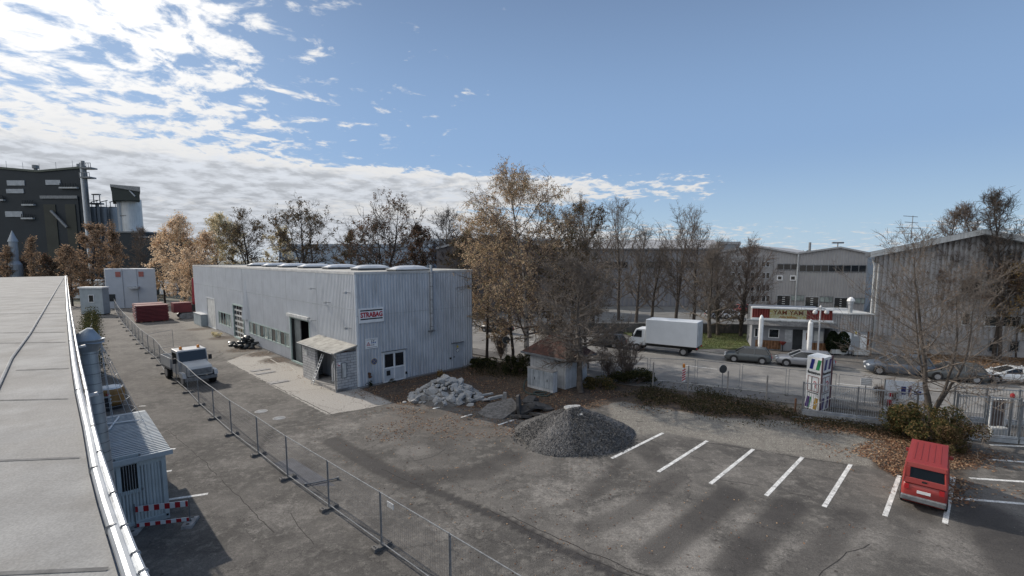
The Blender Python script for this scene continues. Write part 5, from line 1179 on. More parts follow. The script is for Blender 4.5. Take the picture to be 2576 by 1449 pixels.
# annex
aa, ac = yf.w(YL + .55, 0), g(2180, 892); af = Facade(aa, ac - aa); AL = (ac - aa).length; az = ztop(aa, 790); azm = ztop(ac, 834)
e = thing('grey_annex', aa, math.atan2(af.d.y, af.d.x), 'low grey annex with a ribbed upper wall between snack bar and dark hall', 'annex')
dsheet = pm('dark_grey_sheet', (0.35, .345, .345), .6, 0, .12, .8, .03)
m = MB(); m.M = af.M; m.box(0, AL, .02, 6, 0, az - .1); m.build('wall', pm('annex_wall', (0.34, .36, .38), .7, 0, .1, 1, .03), e)
m = MB(); m.M = af.M; corr(m, -.0, AL + .3, azm, az, .25, .06, .06); m.box(0, AL + .3, -.06, .02, azm, az - .02); m.build('ribbed_wall', dsheet, e)
m = MB(); m.M = af.M; m.box(-.05, AL + .4, -.2, 6, az, az + .12); m.build('roof', dwhite, e)
for a, c, zt in ((.18, .36, 2.3), (.38, .56, 2.35), (.80, .97, 2.1)):
    m = MB(); fbox(af, AL * a, AL * c, .05, zt, .021, .05, m); m.build('door', white, e)
m = MB(); fbox(af, AL * .62, AL * .72, 1.9, 2.5, .061, .08, m); pp_ = m.build('notice_plate', white, e); m = MB(); fbox(af, AL * .645, AL * .695, 2.1, 2.4, .081, .085, m); m.build('yellow_print', yel, pp_)
m = MB(); fbox(af, AL * .985, AL * 1.02, 0, azm, .0, .12, m); m.build('pipe', brn, e)
# roof exhaust on the annex
p = af.w(AL * .55, az + .1, -.5); e = thing('roof_exhaust', p, 0, 'pale roof exhaust with a pitched cap on the annex roof', 'exhaust'); m = MB(); m.cyl(p, p + Vector((0, 0, .9)), .2, n=10); m.cyl(p + Vector((0, 0, .9)), p + Vector((0, 0, 1.2)), .26, n=10); m.build('duct', galv, e); m = MB(); m.lathe(p + Vector((0, 0, 1.25)), [(.38, 0), (.3, .25), (.1, .42)], 8); m.build('cap', white, e)
# closed parasols, lamp, planters
def parasol(u, vt, vb, label):
    p = g(u, vb); zt = ztop(p, vt); e = thing('closed_parasol', p, 0, label, 'parasol'); m = MB(); m.cyl(p, p + Vector((0, 0, .9)), .04, n=8); m.build('pole', galv, e); m = MB(); m.lathe(p, [(.14, .35), (.22, 1.0), (.23, 2.0), (.22, zt - .4), (.12, zt - .1), (.03, zt)], 10); m.build('canopy', white, e); m = MB(); m.lathe(p, [(.35, .05), (.35, .13), (.1, .18)], 12); m.build('base', conc, e)
parasol(1911, 792, 888, 'tall closed white parasol before the left windows of the snack bar'); parasol(2034, 803, 899, 'tall closed white parasol before the right part of the snack bar')
p = g(2056, 901); zt = ztop(p, 775); e = thing('street_lamp', p, 0, 'white street lamp with drooping arms in front of the snack bar', 'street lamp'); m = MB(); m.cyl(p, p + Vector((0, 0, zt)), .09, .06, 10); m.lathe(p + Vector((0, 0, zt)), [(.06, 0), (.12, .1), (.03, .3)], 10); m.build('pole', pm('lamp_white', (0.55, .55, .55), .5, 0, .05), e)
for s in (-1, 1):
    m = MB(); c = p + Vector((0, 0, zt - .05)); m.tube([c, c + Vector((.3 * s, -.05, .02)), c + Vector((.55 * s, -.08, -.15))], .06, 8); m.build('arm', pm('lamp_white', ()), e); m = MB(); m.lathe(c + Vector((.58 * s, -.08, -.55)), [(.12, 0), (.22, .12), (.2, .3), (.08, .42)], 12); m.build('lamp_head', pm('lamp_white', ()), e)
for i, (u, v, lab) in enumerate(((2108, 893, 'left'), (2165, 896, 'right'))):
    p = g(u, v); T = Matrix.Translation(p) @ Matrix.Rotation(math.atan2(af.d.y, af.d.x), 4, 'Z'); e = thing('planter', p, 0, 'pale plant box with low greenery before the annex, the ' + lab + ' one', 'planter'); m = MB(); m.box(-.7, .7, -.2, .2, .15, .6, T); m.build('trough', dwhite, e); m = MB()
    for x in (-.6, .6): m.box(x - .05, x + .05, -.15, .15, 0, .15, T)
    m.build('foot', black, e)
p = g(2134, 894); e = thing('chair', p, .3, 'single chair with an orange cushion against the annex wall', 'chair'); m = MB(); T = WM[e.name]
for x in (-.2, .2):
    for y in (-.2, .2): m.box(x - .02, x + .02, y - .02, y + .02, 0, .45 if y < 0 else .9, T)
m.build('leg', black, e); m = MB(); m.box(-.22, .22, -.22, .22, .45, .5, T); m.build('seat', galv_dark, e); m = MB(); m.box(-.2, .2, .17, .2, .6, .9, T); m.build('backrest', pm('orange_cushion', (0.35, .10, .03), .8), e)
p = g(2022, 893); T = Matrix.Translation(p) @ Matrix.Rotation(math.atan2(af.d.y, af.d.x), 4, 'Z'); e = thing('bench', p, 0, 'dark low bench at the snack bar door', 'bench'); m = MB(); m.box(-.7, .7, -.2, .2, .42, .47, T); m.build('seat', galv_dark, e); m = MB()
for x in (-.6, .6): m.box(x - .03, x + .03, -.18, .18, 0, .42, T)
m.build('leg', black, e)
for i, (u, v) in enumerate(((1968, 884),)):
    p = g(u, v); e = thing('bar_table', p, 0, 'small dark red standing table by the snack bar door', 'table'); m = MB(); m.lathe(p, [(.25, 0), (.05, .05), (.05, 1.0)], 12); m.build('stem', black, e); m = MB(); m.lathe(p, [(.1, .7), (.32, 1.0), (.34, 1.06)], 14); m.build('table_top', redsheet, e)

# ---------------------------------------------------------------- dark corrugated hall on the right
da, dc = g(2184, 889), g(2573, 905); df = Facade(da, dc - da); DW = 20.5
ze = ztop(da, 640); zp = ztop(da, 842); ap = df.px(2460, 590)
e = thing('dark_hall', da, math.atan2(df.d.y, df.d.x), 'big dark grey corrugated hall with a shallow gable at the right edge', 'hall'); sA = ap[0]; zA = ap[1]; DW = sA * 2
def ribbed_gable(fa, s0, s1, z0, zl, za, zr, sa, pitch, depth, holes=(), out=0.0):
    mb = MB(); mb.M = fa.M; prof = ((0.0, 0), (0.42, 0), (0.52, 1), (0.90, 1)); s = s0; pts = []
    k = math.floor(s0 / pitch)
    while k * pitch < s1:
        for t, h in prof:
            q = (k + t) * pitch
            if s0 <= q <= s1: pts.append((q, h))
        k += 1
    top = lambda q: zl + (za - zl) * (q - s0) / (sa - s0) if q < sa else za + (zr - za) * (q - sa) / (s1 - sa)
    for (q, h), (r, h2) in zip(pts[:-1], pts[1:]):
        spans = [(z0, None)]; mid = (q + r) / 2; lo = z0
        segs = []
        for a, c, y0, y1 in sorted(holes, key=lambda t: t[2]):
            if a < mid < c: segs.append((lo, y0)); lo = y1
        segs.append((lo, None))
        for y0, y1 in segs:
            t0 = top(q) if y1 is None else y1; t1 = top(r) if y1 is None else y1
            if t0 > y0: mb.add([(q, -out - h * depth, y0), (r, -out - h2 * depth, y0), (r, -out - h2 * depth, t1), (q, -out - h * depth, t0)], [(0, 1, 2, 3)])
    return mb
wz = [df.px(*Z(2, 945, 690)), df.px(*Z(2, 1449, 700))]
wins = []
for x0, y0, x1, y1 in ((945, 700, 1130, 815), (1150, 700, 1290, 815), (1310, 700, 1440, 815), (950, 965, 1030, 1065), (1130, 985, 1250, 1075), (1260, 985, 1430, 1078)):
    a, z1 = df.px(*Z(2, x0, y0)); c, _ = df.px(*Z(2, x1, y0)); z0 = df.px(*Z(2, x0, y1))[1]; wins.append((a, c, z0, z1))
zR = ze
ribbed_gable(df, 0, DW, zp, ze, zA, zR, sA, .46, .17, wins).build('ribbed_wall', dsheet, e)
m = MB(); m.M = df.M; m.slab([(0, 0), (DW, 0), (DW, zp), (0, zp)], -.02, .3); m.build('plinth', pm('hall_plinth', (0.30, .29, .28), .85, 0, .15, 1, .05), e)
for a, c, z0, z1 in wins: window(df, a, c, z0, z1, e, dwhite, glass, .09, o0=-.1, o1=.1)
for x0, x1 in ((665, 705), (1165, 1245), (1330, 1415)):
    a, z1 = df.px(*Z(2, x0, 1185)); c, _ = df.px(*Z(2, x1, 1185)); z0 = df.px(*Z(2, x0, 1275))[1]; window(df, a, c, max(.3, z0), z1, e, galv_dark, glass, .09, o0=.02, o1=.08)
dM = skew(df, .66, .75)
m = MB(); m.M = dM; ov = .9
for (x0, z0), (x1, z1) in (((-ov, ze - .3), (sA, zA)), ((sA, zA), (DW + ov, zR - .3))):
    m.add([(x0, -ov, z0), (x1, -ov, z1), (x1, 32, z1), (x0, 32, z0), (x0, -ov, z0 + .45), (x1, -ov, z1 + .45), (x1, 32, z1 + .45), (x0, 32, z0 + .45)], [(3, 2, 1, 0), (4, 5, 6, 7), (0, 1, 5, 4), (0, 4, 7, 3), (1, 2, 6, 5)])
m.build('roof', pm('hall_roof_pale', (0.30, .30, .30), .7, 0, .15, .5, .05), e)
m = MB(); m.M = df.M
for (x0, z0), (x1, z1) in (((-ov, ze - .3), (sA, zA)), ((sA, zA), (DW + ov, zR - .3))):
    m.add([(x0, -ov - .06, z0 - .02), (x1, -ov - .06, z1 - .02), (x1, -ov - .01, z1 - .02), (x0, -ov - .01, z0 - .02), (x0, -ov - .06, z0 + .5), (x1, -ov - .06, z1 + .5), (x1, -ov - .01, z1 + .5), (x0, -ov - .01, z0 + .5)], [(0, 1, 5, 4), (4, 5, 6, 7), (3, 2, 1, 0)])
m.build('verge_board', dwhite, e)
m = MB(); m.M = dM; m.box(.02, DW, .1, 30, 0, ze - .4); m.build('side_wall', dsheet, e)
m = MB(); m.M = df.M; m.tube([(-.4, -.3, ze - .4), (-.12, -.2, ze - 1.2), (-.12, -.2, .1)], .09, 8); m.tube([(.25, -.2, ze - .9), (.25, -.2, .1)], .07, 8); m.build('downpipe', dwhite, e)
# antenna on its roof
a, z = df.px(*Z(2, 612, 385)); zt = df.px(*Z(2, 610, 180))[1]; p = df.w(a, z, -1.5); e = thing('antenna', p, 0, 'thin aerial mast with four crossbars on the dark hall roof', 'antenna'); m = MB(); m.cyl(p, Vector((p.x, p.y, zt)), .035, n=6); m.build('mast', galv_dark, e)
for y, l0, l1 in ((185, -1.0, .5), (235, -.8, .6), (280, -1.6, .9), (325, -1.0, .2)):
    z = df.px(*Z(2, 612, y))[1]; m = MB(); m.cyl(Vector((p.x + l0, p.y, z + .05)), Vector((p.x + l1, p.y, z - .05)), .03, n=5); m.build('crossbar', galv_dark, e)

# ---------------------------------------------------------------- pale twin gabled hall behind
lg = pm('light_grey_sheet', (0.33, .325, .325), .6, 0, .06, .4, .02, streak=.08)
ta = at_depth(1807, 700, 96); tc_ = at_depth(2187, 700, 87.5); ta.z = tc_.z = 0; tf = Facade(ta, tc_ - ta); TL = (tc_ - ta).length
e = thing('twin_gable_hall', ta, math.atan2(tf.d.y, tf.d.x), 'light grey hall with two shallow gables and a long window band behind the snack bar', 'hall')
v = lambda x, y: tf.px(*Z(1, x, y))
prof = [v(130, 345), v(470, 290), v(850, 355), v(1240, 300), v(1490, 350)]
zE0 = prof[0][1]; wl_ = []
def wrect(x0, y0, x1, y1): a, z1 = v(x0, y0); c, z0 = v(x1, y1); return (a, c, z0, z1)
band1 = wrect(660, 455, 848, 515); band2 = wrect(862, 465, 1468, 535); sq1 = wrect(660, 562, 710, 608); sq2 = wrect(778, 562, 830, 610)
doors_ = [wrect(662, 742, 775, 862), wrect(917, 755, 1032, 866), wrect(1180, 762, 1290, 880)]
lows = [wrect(785, 738, 905, 795), wrect(1045, 750, 1165, 808), wrect(1305, 762, 1456, 820)]
tM = skew(tf, .62, .78)
m = MB(); m.M = tM; pl = [(prof[0][0], 0)] + [(p_[0], p_[1] - .3) for p_ in prof] + [(prof[-1][0], 0)]; m.slab(pl, .02, .6); 
m.box(prof[0][0], prof[-1][0], .6, 40, 0, zE0 - .6); m.build('wall', lg, e)
for (a, za), (b_, zb_), (c, zc_), nm in ((prof[0], prof[1], prof[2], 1), (prof[2], prof[3], prof[4], 2)):
    ribbed_gable(tf, a, c, .1, za - .3, zb_ - .3, zc_ - .3, b_, .5, .06).build('ribbed_wall', lg, e)
m = MB(); m.M = tM
for (x0, z0), (x1, z1) in zip(prof[:-1], prof[1:]): m.add([(x0, -.5, z0 - .3), (x1, -.5, z1 - .3), (x1, 40, z1 - .3), (x0, 40, z0 - .3), (x0, -.5, z0), (x1, -.5, z1), (x1, 40, z1), (x0, 40, z0)], [(3, 2, 1, 0), (4, 5, 6, 7), (0, 1, 5, 4), (0, 4, 7, 3), (1, 2, 6, 5)])
m.build('roof', pm('twin_roof', (0.36, .36, .36), .7, 0, .15, .4, .05), e)
for r, nb2 in ((band1, 3), (band2, 9)):
    window(tf, r[0], r[1], r[2], r[3], e, galv_dark, glass, .12, [r[0] + (r[1] - r[0]) * i / nb2 for i in range(1, nb2)], o0=.07, o1=.14)
for r in (sq1, sq2): window(tf, r[0], r[1], r[2], r[3], e, white, glass, .18, o0=.07, o1=.2)
for r in lows: window(tf, r[0], r[1], r[2], r[3], e, galv_dark, glass_g, .12, [r[0] + (r[1] - r[0]) * q for q in (.4, .75)], o0=.07, o1=.14)
for r in doors_:
    m = MB(); fbox(tf, r[0], r[1], r[2], r[3], .065, .1, m); d_ = m.build('sectional_door', glass, e); m = MB()
    for i in range(6): z = r[2] + (r[3] - r[2]) * i / 6; fbox(tf, r[0] + .9, r[1] - .9, z, z + .16, .101, .13, m)
    m.build('door_rail', dwhite, d_); m = MB(); frame_ring(m, tf, r[0] - .1, r[1] + .1, r[2], r[3] + .1, .15, .08, .16); m.build('door_frame', galv, d_)
s, _ = v(850, 400); m = MB(); m.M = tf.M; m.cyl((s, -.3, 0), (s, -.3, v(850, 355)[1]), .14, n=8); m.build('downpipe', dwhite, e)
# office block part with windows left of it, behind the trees
r = wrect(215, 405, 598, 850); m = MB(); fbox(tf, r[0], r[1], 0, r[3], .07, .35, m); m.build('office_front', pm('office_front', (0.25, .25, .25), .6, 0, .1, .5), e)
for (y0, y1), xs_ in (((437, 485), (250, 300, 360, 420, 460, 522, 560)), ((535, 590), (250, 300, 360, 420, 460, 522, 560)), ((645, 705), (300, 360, 420, 470, 522, 560)), ((740, 800), (420, 470, 522, 560))):
    for x in xs_:
        q = wrect(x, y0, x + 32, y1); window(tf, q[0], q[1], q[2], q[3], e, galv, glass, .08, o0=.351, o1=.4)
# roof furniture
for x, y0, y1, lab in ((992, 325, 258, 'thin chimney rising between the two gables of the light grey hall'), (1255, 290, 262, 'small vent on the right gable of the light grey hall')):
    a, z = v(x, y0 + 20); zt = v(x, y1)[1]; p = tf.w(a, z, -3); z_ = zt; m = MB(); m.cyl(p, Vector((p.x, p.y, z_)), .22 if x < 1000 else .1, n=8)
    if x > 1000: m.cyl(Vector((p.x - 1.1, p.y, z_)), Vector((p.x + 1.1, p.y, z_)), .16, n=6)
    o = m.build('roof_vent', galv_dark, None, p); tag(o, lab, 'vent')
# long dark hall behind the bare trees
la = at_depth(1395, 700, 101); lc = at_depth(1812, 700, 99); la.z = lc.z = 0; lf = Facade(la, lc - la); LL = (lc - la).length
e = thing('long_hall', la, math.atan2(lf.d.y, lf.d.x), 'long grey hall with a wide low roof behind the bare street trees', 'hall'); zE = lf.px(1600, 628)[1]; zRg = zE + 2.6
lM = skew(lf, .3, .95)
m = MB(); m.M = lM; corr(m, 0, LL, .1, zE, .9, .12, 0); m.box(0, LL, .01, 30, 0, zE - .1); m.build('wall', pm('long_hall_sheet', (0.25, .25, .26), .65, 0, .1, .4, .02), e)
m = MB(); m.M = lf.M; m.slab([(0, 0)] * 0 + [(-1, zE), (LL, zE), (LL, zE + .25), (-1, zE + .25)], -.8, -.5); m.build('eaves', galv_dark, e)
m = MB(); m.M = lM; m.add([(-1, -.8, zE + .25), (LL, -.8, zE + .25), (LL, 16, zRg), (-1, 16, zRg), (LL, 33, zE), (-1, 33, zE)], [(0, 1, 2, 3), (3, 2, 4, 5), (0, 3, 5)]); m.build('roof', pm('long_roof', (0.33, .33, .33), .7, 0, .2, .3, .05), e)
wb = [lf.px(*Z(6, 0, 0))]
for x0, x1 in ((1500, 1580), (1600, 1690), (1702, 1790)):
    a, z1 = lf.px(x0, 657); c, z0 = lf.px(x1, 676); window(lf, a, c, z0, z1, e, galv_dark, glass, .15, [a + (c - a) * i / 4 for i in range(1, 4)], o0=.13, o1=.2)
# gabled hall peeping out left of the birch
ga_, gb_, gc2 = at_depth(1098, 627, 88), at_depth(1240, 592, 88), at_depth(1400, 628, 88); gf = Facade((ga_.x, 88), (1, 0)); wG = gc2.x - ga_.x
e = thing('gabled_hall', (ga_.x, 88, 0), 0, 'brownish gabled hall with a pale verge, mostly hidden behind the big birch', 'hall')
m = MB(); m.M = gf.M; m.slab([(0, 0), (wG, 0), (wG, gc2.z), (gb_.x - ga_.x, gb_.z), (0, ga_.z)], 0, 8); m.build('wall', pm('brown_sheet', (0.12, .11, .11), .7, 0, .15, .4), e)
m = MB(); m.M = gf.M
for a, c in ((Vector((0, 0, ga_.z)), Vector((gb_.x - ga_.x, 0, gb_.z))), (Vector((gb_.x - ga_.x, 0, gb_.z)), Vector((wG, 0, gc2.z)))): m.add([(a.x, -.3, a.z), (c.x, -.3, c.z), (c.x, 8.4, c.z), (a.x, 8.4, a.z), (a.x, -.3, a.z + .35), (c.x, -.3, c.z + .35), (c.x, 8.4, c.z + .35), (a.x, 8.4, a.z + .35)], [(3, 2, 1, 0), (4, 5, 6, 7), (0, 1, 5, 4), (0, 4, 7, 3), (1, 2, 6, 5)])
m.build('roof', pm('twin_roof', ()), e)
def far_block(name, u0, u1, vt, Y, depth, mat, label, cat, roof=None, vb=None):
    a, c = at_depth(u0, vt, Y), at_depth(u1, vt, Y); fa = Facade((a.x, Y), (1, 0)); e = thing(name, (a.x, Y, 0), 0, label, cat); m = MB(); m.M = fa.M
    z = a.z; w = c.x - a.x; m.box(0, w, 0, depth, 0, z - .8); m.build('wall', mat, e); m = MB(); m.M = fa.M; m.box(-.3, w + .3, -.3, depth + .3, z - .8, z); m.build('roof', roof or galv, e); return e, fa, w, z
far_block('distant_warehouse', 700, 1085, 614, 150, 30, pm('bluish_sheet', (0.30, .36, .43), .6, 0, .08, .3), 'wide pale bluish warehouse behind the leafy trees above the hall roof', 'warehouse', pm('bluish_roof', (0.36, .41, .47), .6, 0, .08, .3))
far_block('distant_warehouse', 1010, 1420, 600, 175, 30, pm('grey_sheet_far', (0.26, .27, .28), .6, 0, .08, .3), 'flat roofed grey warehouse furthest back, left of the big birch', 'warehouse')
far_block('distant_warehouse', 1520, 1860, 608, 150, 30, pm('grey_sheet_far', ()), 'pale warehouse roof showing above the long hall', 'warehouse', pm('twin_roof', ()))
# wall behind the lawn
wa, wc_ = g(1470, 838), g(1889, 842); wf_ = Facade(wa, wc_ - wa); w = (wc_ - wa).length
m = MB(); fbox(wf_, 0, w, 0, ztop(wc_, 816), -.2, 0, m); o = m.build('boundary_wall', pm('dark_stained_wall', (0.10, .095, .09), .9, 0, .25, .5, .1, streak=.5), None, wa); tag(o, 'dark stained low wall between the lawn and the parking area', 'wall')
# ---------------------------------------------------------------- plant on the far left
IY = 150
ig = pm('plant_dark_sheet', (0.017, .024, .030), .6, 0, .12, .15, .02); it = pm('plant_olive_panel', (0.045, .047, .038), .7, 0, .15, .2)
def I(x, y, Y=IY): return at_depth(*Z('a', x, y), Y)
base = I(0, 200); pf = Facade((I(-250, 0).x, IY), (1, 0))
def isz(x, y): p = I(x, y); return p.x - pf.o.x, p.z
e = thing('processing_plant', (pf.o.x, IY, 0), 0, 'huge dark grey industrial plant with a folded roofline at the far left', 'industrial plant')
pr = [isz(-250, 150), isz(0, 178), isz(340, 208), isz(720, 174)]
pM = skew(pf, -.70, .71)
m = MB(); m.M = pM; m.slab([(pr[0][0], 0), (pr[-1][0], 0)] + pr[::-1], 0, 30); m.build('wall', ig, e)
m = MB(); m.M = pM
for a, c in zip(pr[:-1], pr[1:]): m.add([(a[0], -.5, a[1]), (c[0], -.5, c[1]), (c[0], 30, c[1]), (a[0], 30, a[1]), (a[0], -.5, a[1] + .6), (c[0], -.5, c[1] + .6), (c[0], 30, c[1] + .6), (a[0], 30, a[1] + .6)], [(3, 2, 1, 0), (4, 5, 6, 7), (0, 1, 5, 4), (1, 2, 6, 5)])
m.build('roof', pm('plant_roof', (0.10, .11, .09), .7), e)
pw = pm('plant_window', (0.36, .38, .40), .4, 0, .15, 1)
for x0, y0, x1, y1 in ((65, 282, 228, 328), (60, 360, 220, 398), (50, 562, 210, 612), (415, 278, 553, 322)):
    a, z1 = isz(x0, y0); c, z0 = isz(x1, y1); m = MB(); fbox(pf, a, c, z0, z1, .01, .2, m); m.build('window', pw, e)
for x0, y0, x1, y1 in ((0, 455, 50, 468), (215, 498, 325, 512), (210, 620, 318, 634), (552, 344, 715, 357)):
    a, z1 = isz(x0, y0); c, z0 = isz(x1, y1); m = MB(); fbox(pf, a, c, z0, z1, .01, .8, m); b_ = m.build('balcony', pm('plant_pale', (0.42, .43, .43), .6), e)
    m = MB(); n = 7
    for i in range(n): q = a + (c - a) * (i + .5) / n; fbox(pf, q - .08, q + .08, z1, z1 + 1.2, .6, .75, m)
    m.build('railing', ig, b_)
for x0, y0, x1, y1, mt in ((385, 430, 712, 900, ig), ):
    a, z1 = isz(x0, y0); c, _ = isz(x1, y0); m = MB(); fbox(pf, a, c, 0, z1, .01, .3, m); m.build('annex_block', ig, e); m = MB(); fbox(pf, a - .3, c, z1 - .6, z1 + .3, .3, .6, m); m.build('annex_edge', galv_dark, e)
for x0, y0, x1 in ((405, 500, 512), (600, 498, 690)):
    a, z1 = isz(x0, y0); c, _ = isz(x1, y0); m = MB(); fbox(pf, a, c, 0, z1, .31, .5, m); m.build('olive_panel', it, e)
a = isz(495, 560); c = isz(640, 710); m = MB(); m.M = pf.M; m.cyl((a[0], -1.2, a[1]), (c[0], -1.2, c[1]), .4, n=8); m.build('conveyor', galv_dark, e)
for x, y0, y1 in ((297, 205, 138), (700, 176, 128)):
    a, z0 = isz(x, y0); _, z1 = isz(x, y1); m = MB(); m.M = pf.M; m.cyl((a, 1, z0 - 1), (a, 1, z1), .45, n=8); m.cyl((a, 1, z1 - 1), (a, 1, z1), .8, n=8); m.build('roof_vent', galv_dark, e)
m = MB(); m.M = pf.M
for i in range(5): x = 55 + i * 150; a, z0 = isz(x, 208 - abs(x - 340) * .09); m.cyl((a, .2, z0 - .5), (a, .2, z0 + 2.6), .045, n=4)
m.build('lightning_rod', galv_dark, e)
def vcyl(xa, xb, yt, Y, name, mat, parent, n=20, zb=0.0):
    a, c = at_depth(*Z('a', xa, yt), Y), at_depth(*Z('a', xb, yt), Y); m = MB(); m.cyl(Vector(((a.x + c.x) / 2, Y, zb)), Vector(((a.x + c.x) / 2, Y, a.z)), (c.x - a.x) / 2, n=n); return m.build(name, mat, parent, sm=False), (a.x + c.x) / 2, a.z, (c.x - a.x) / 2
steel_b = pm('bright_silo_steel', (0.52, .54, .55), .4, .3, .1, .3, streak=.2)
c0 = at_depth(*Z('a', 745, 200), 146); e = thing('plant_chimney', (c0.x, 146, 0), 0, 'tall twin steel chimney with platforms beside the dark plant', 'chimney')
vcyl(724, 752, 130, 146, 'stack', steel_b, e); vcyl(753, 778, 150, 146.5, 'riser', galv_dark, e, 10)
for y, w in ((160, 100), (245, 90)):
    a = at_depth(*Z('a', 720, y), 145); c = at_depth(*Z('a', 720 + w, y), 145); m = MB(); m.box(a.x, c.x, 145, 147.4, a.z - .4, a.z); b_ = m.build('platform', galv_dark, e); m = MB(); m.box(a.x, c.x, 144.9, 145.05, a.z + 1.1, a.z + 1.25)
    for i in range(6): x = a.x + (c.x - a.x) * i / 5; m.cyl(Vector((x, 145, a.z)), Vector((x, 145, a.z + 1.2)), .08, n=4)
    m.build('railing', galv_dark, b_)
vcyl(735, 762, 105, 146, 'stack_top', galv_dark, e, 10)
for i, (xa, xb) in enumerate(((775, 812), (822, 898), (905, 982), (992, 1062))):
    cx_ = at_depth(*Z('a', (xa + xb) / 2, 530), 165); e = thing('silo', (cx_.x, 165, 0), 0, ['narrow leftmost', 'second from the left', 'third from the left', 'rightmost'][i] + ' of the four steel silos in the row', 'silo', 'steel silos by the plant'); vcyl(xa, xb, 530, 165, 'shell', pm('silo_shell', (0.30, .33, .36), .45, .3, .1, .3), e)
    o, x, z, r = vcyl(xa + 3, xb - 3, 522, 165, 'silo_top', galv_dark, e, 16); m = MB(); m.cyl(Vector((x - r, 165, z + 1.6)), Vector((x + r, 165, z + 2.2)), .15, n=5); m.cyl(Vector((x - r * .8, 165, z)), Vector((x - r * .8, 165, z + 1.8)), .12, n=5); m.cyl(Vector((x + r * .6, 165, z)), Vector((x + r * .6, 165, z + 2.0)), .12, n=5); m.build('railing', galv_dark, e)
c = at_depth(*Z('a', 880, 500), 160); ztt = at_depth(*Z('a', 880, 405), 160).z; e = thing('hoist_head', (c.x, 160, 0), 0, 'small steel hoist head standing above the silo row', 'hoist'); m = MB(); m.cyl(Vector((c.x, 160, 0)), Vector((c.x, 160, c.z)), .5, n=6); m.build('mast', galv_dark, e); m = MB()
for dx in (-1, 1): m.cyl(Vector((c.x + dx, 160, c.z)), Vector((c.x + dx, 160, ztt)), .15, n=5)
m.box(c.x - 1.2, c.x + 1.2, 159.5, 160.5, ztt - .3, ztt); m.box(c.x - 1.8, c.x + 1.8, 159.3, 160.7, c.z, c.z + .5); m.box(c.x - 1.8, c.x + 1.8, 159.3, 159.4, c.z + 1.3, c.z + 1.45); m.build('head_frame', galv_dark, e)
cx_ = at_depth(*Z('a', 1175, 460), 150); e = thing('silo_tower', (cx_.x, 150, 0), 0, 'tall pale silo tower with a dark green box on top', 'silo tower'); vcyl(1110, 1262, 455, 150, 'shell', steel_b, e, 28); vcyl(1060, 1118, 462, 149, 'riser', pm('silo_shell', ()), e, 12)
a, c = at_depth(*Z('a', 1030, 322), 146), at_depth(*Z('a', 1282, 345), 146); zb_ = at_depth(*Z('a', 1030, 465), 146).z
hM = Matrix.Translation((0, 145, 0)) @ Matrix(((1, -.80, 0, 0), (0, 1, 0, 0), (0, 0, 1, 0), (0, 0, 0, 1))); m = MB(); m.box(a.x, c.x, 0, 10, zb_, a.z - .7, hM); m.build('head_box', pm('head_green', (0.015, .025, .024), .6, 0, .1), e); m = MB(); m.M = hM; m.add([(a.x - .3, -.4, a.z - .7), (c.x + .3, -.4, a.z - 2.2), (c.x + .3, 10, a.z - 2.2), (a.x - .3, 10, a.z - .7), (a.x - .3, -.4, a.z), (c.x + .3, -.4, c.z), (c.x + .3, 10, c.z), (a.x - .3, 10, a.z)], [(3, 2, 1, 0), (4, 5, 6, 7), (0, 1, 5, 4), (0, 4, 7, 3), (1, 2, 6, 5)]); m.build('head_roof', galv_dark, e)
m = MB(); q = at_depth(*Z('a', 1175, 372), 145); m.cyl(Vector((q.x, 144.9, q.z)), Vector((q.x + 1.6, 144.9, q.z - 1.8)), .2, n=6); m.build('vent', galv, e)
o, x, z, r = vcyl(1108, 1264, 602, 150, 'ring', galv_dark, e, 28, zb=at_depth(*Z('a', 1108, 608), 150).z)
for xa, xb, y, Y, lab in ((1000, 1285, 742, 140, 'dark low block under the silo tower'), (1270, 1425, 788, 132, 'dark green low hall ending right of the silo tower')):
    a, c = at_depth(*Z('a', xa, y), Y), at_depth(*Z('a', xb, y), Y); e = thing('low_hall', (a.x, Y, 0), 0, lab, 'hall'); m = MB(); m.box(a.x, c.x, Y, Y + 14, 0, a.z - .4); m.build('wall', ig, e); m = MB(); m.box(a.x - .3, c.x + .3, Y - .3, Y + 14.3, a.z - .4, a.z); m.build('roof', galv_dark, e)
cx_ = at_depth(36, 640, 120); e = thing('cone_silo', (cx_.x, 120, 0), 0, 'small pale silo with a pointed top in front of the dark plant', 'silo'); z0 = at_depth(36, 608, 120).z; z1 = at_depth(36, 580, 120).z; m = MB(); m.lathe((cx_.x, 120, 0), [(1.3, 0), (1.3, z0 * .6), (.8, z0 * .66), (.8, z0)], 16); m.build('shell', pm('silo_shell', ()), e); m = MB(); m.lathe((cx_.x, 120, 0), [(1.0, z0), (.05, z1)], 16); m.build('cone_roof', pm('silo_shell', ()), e)

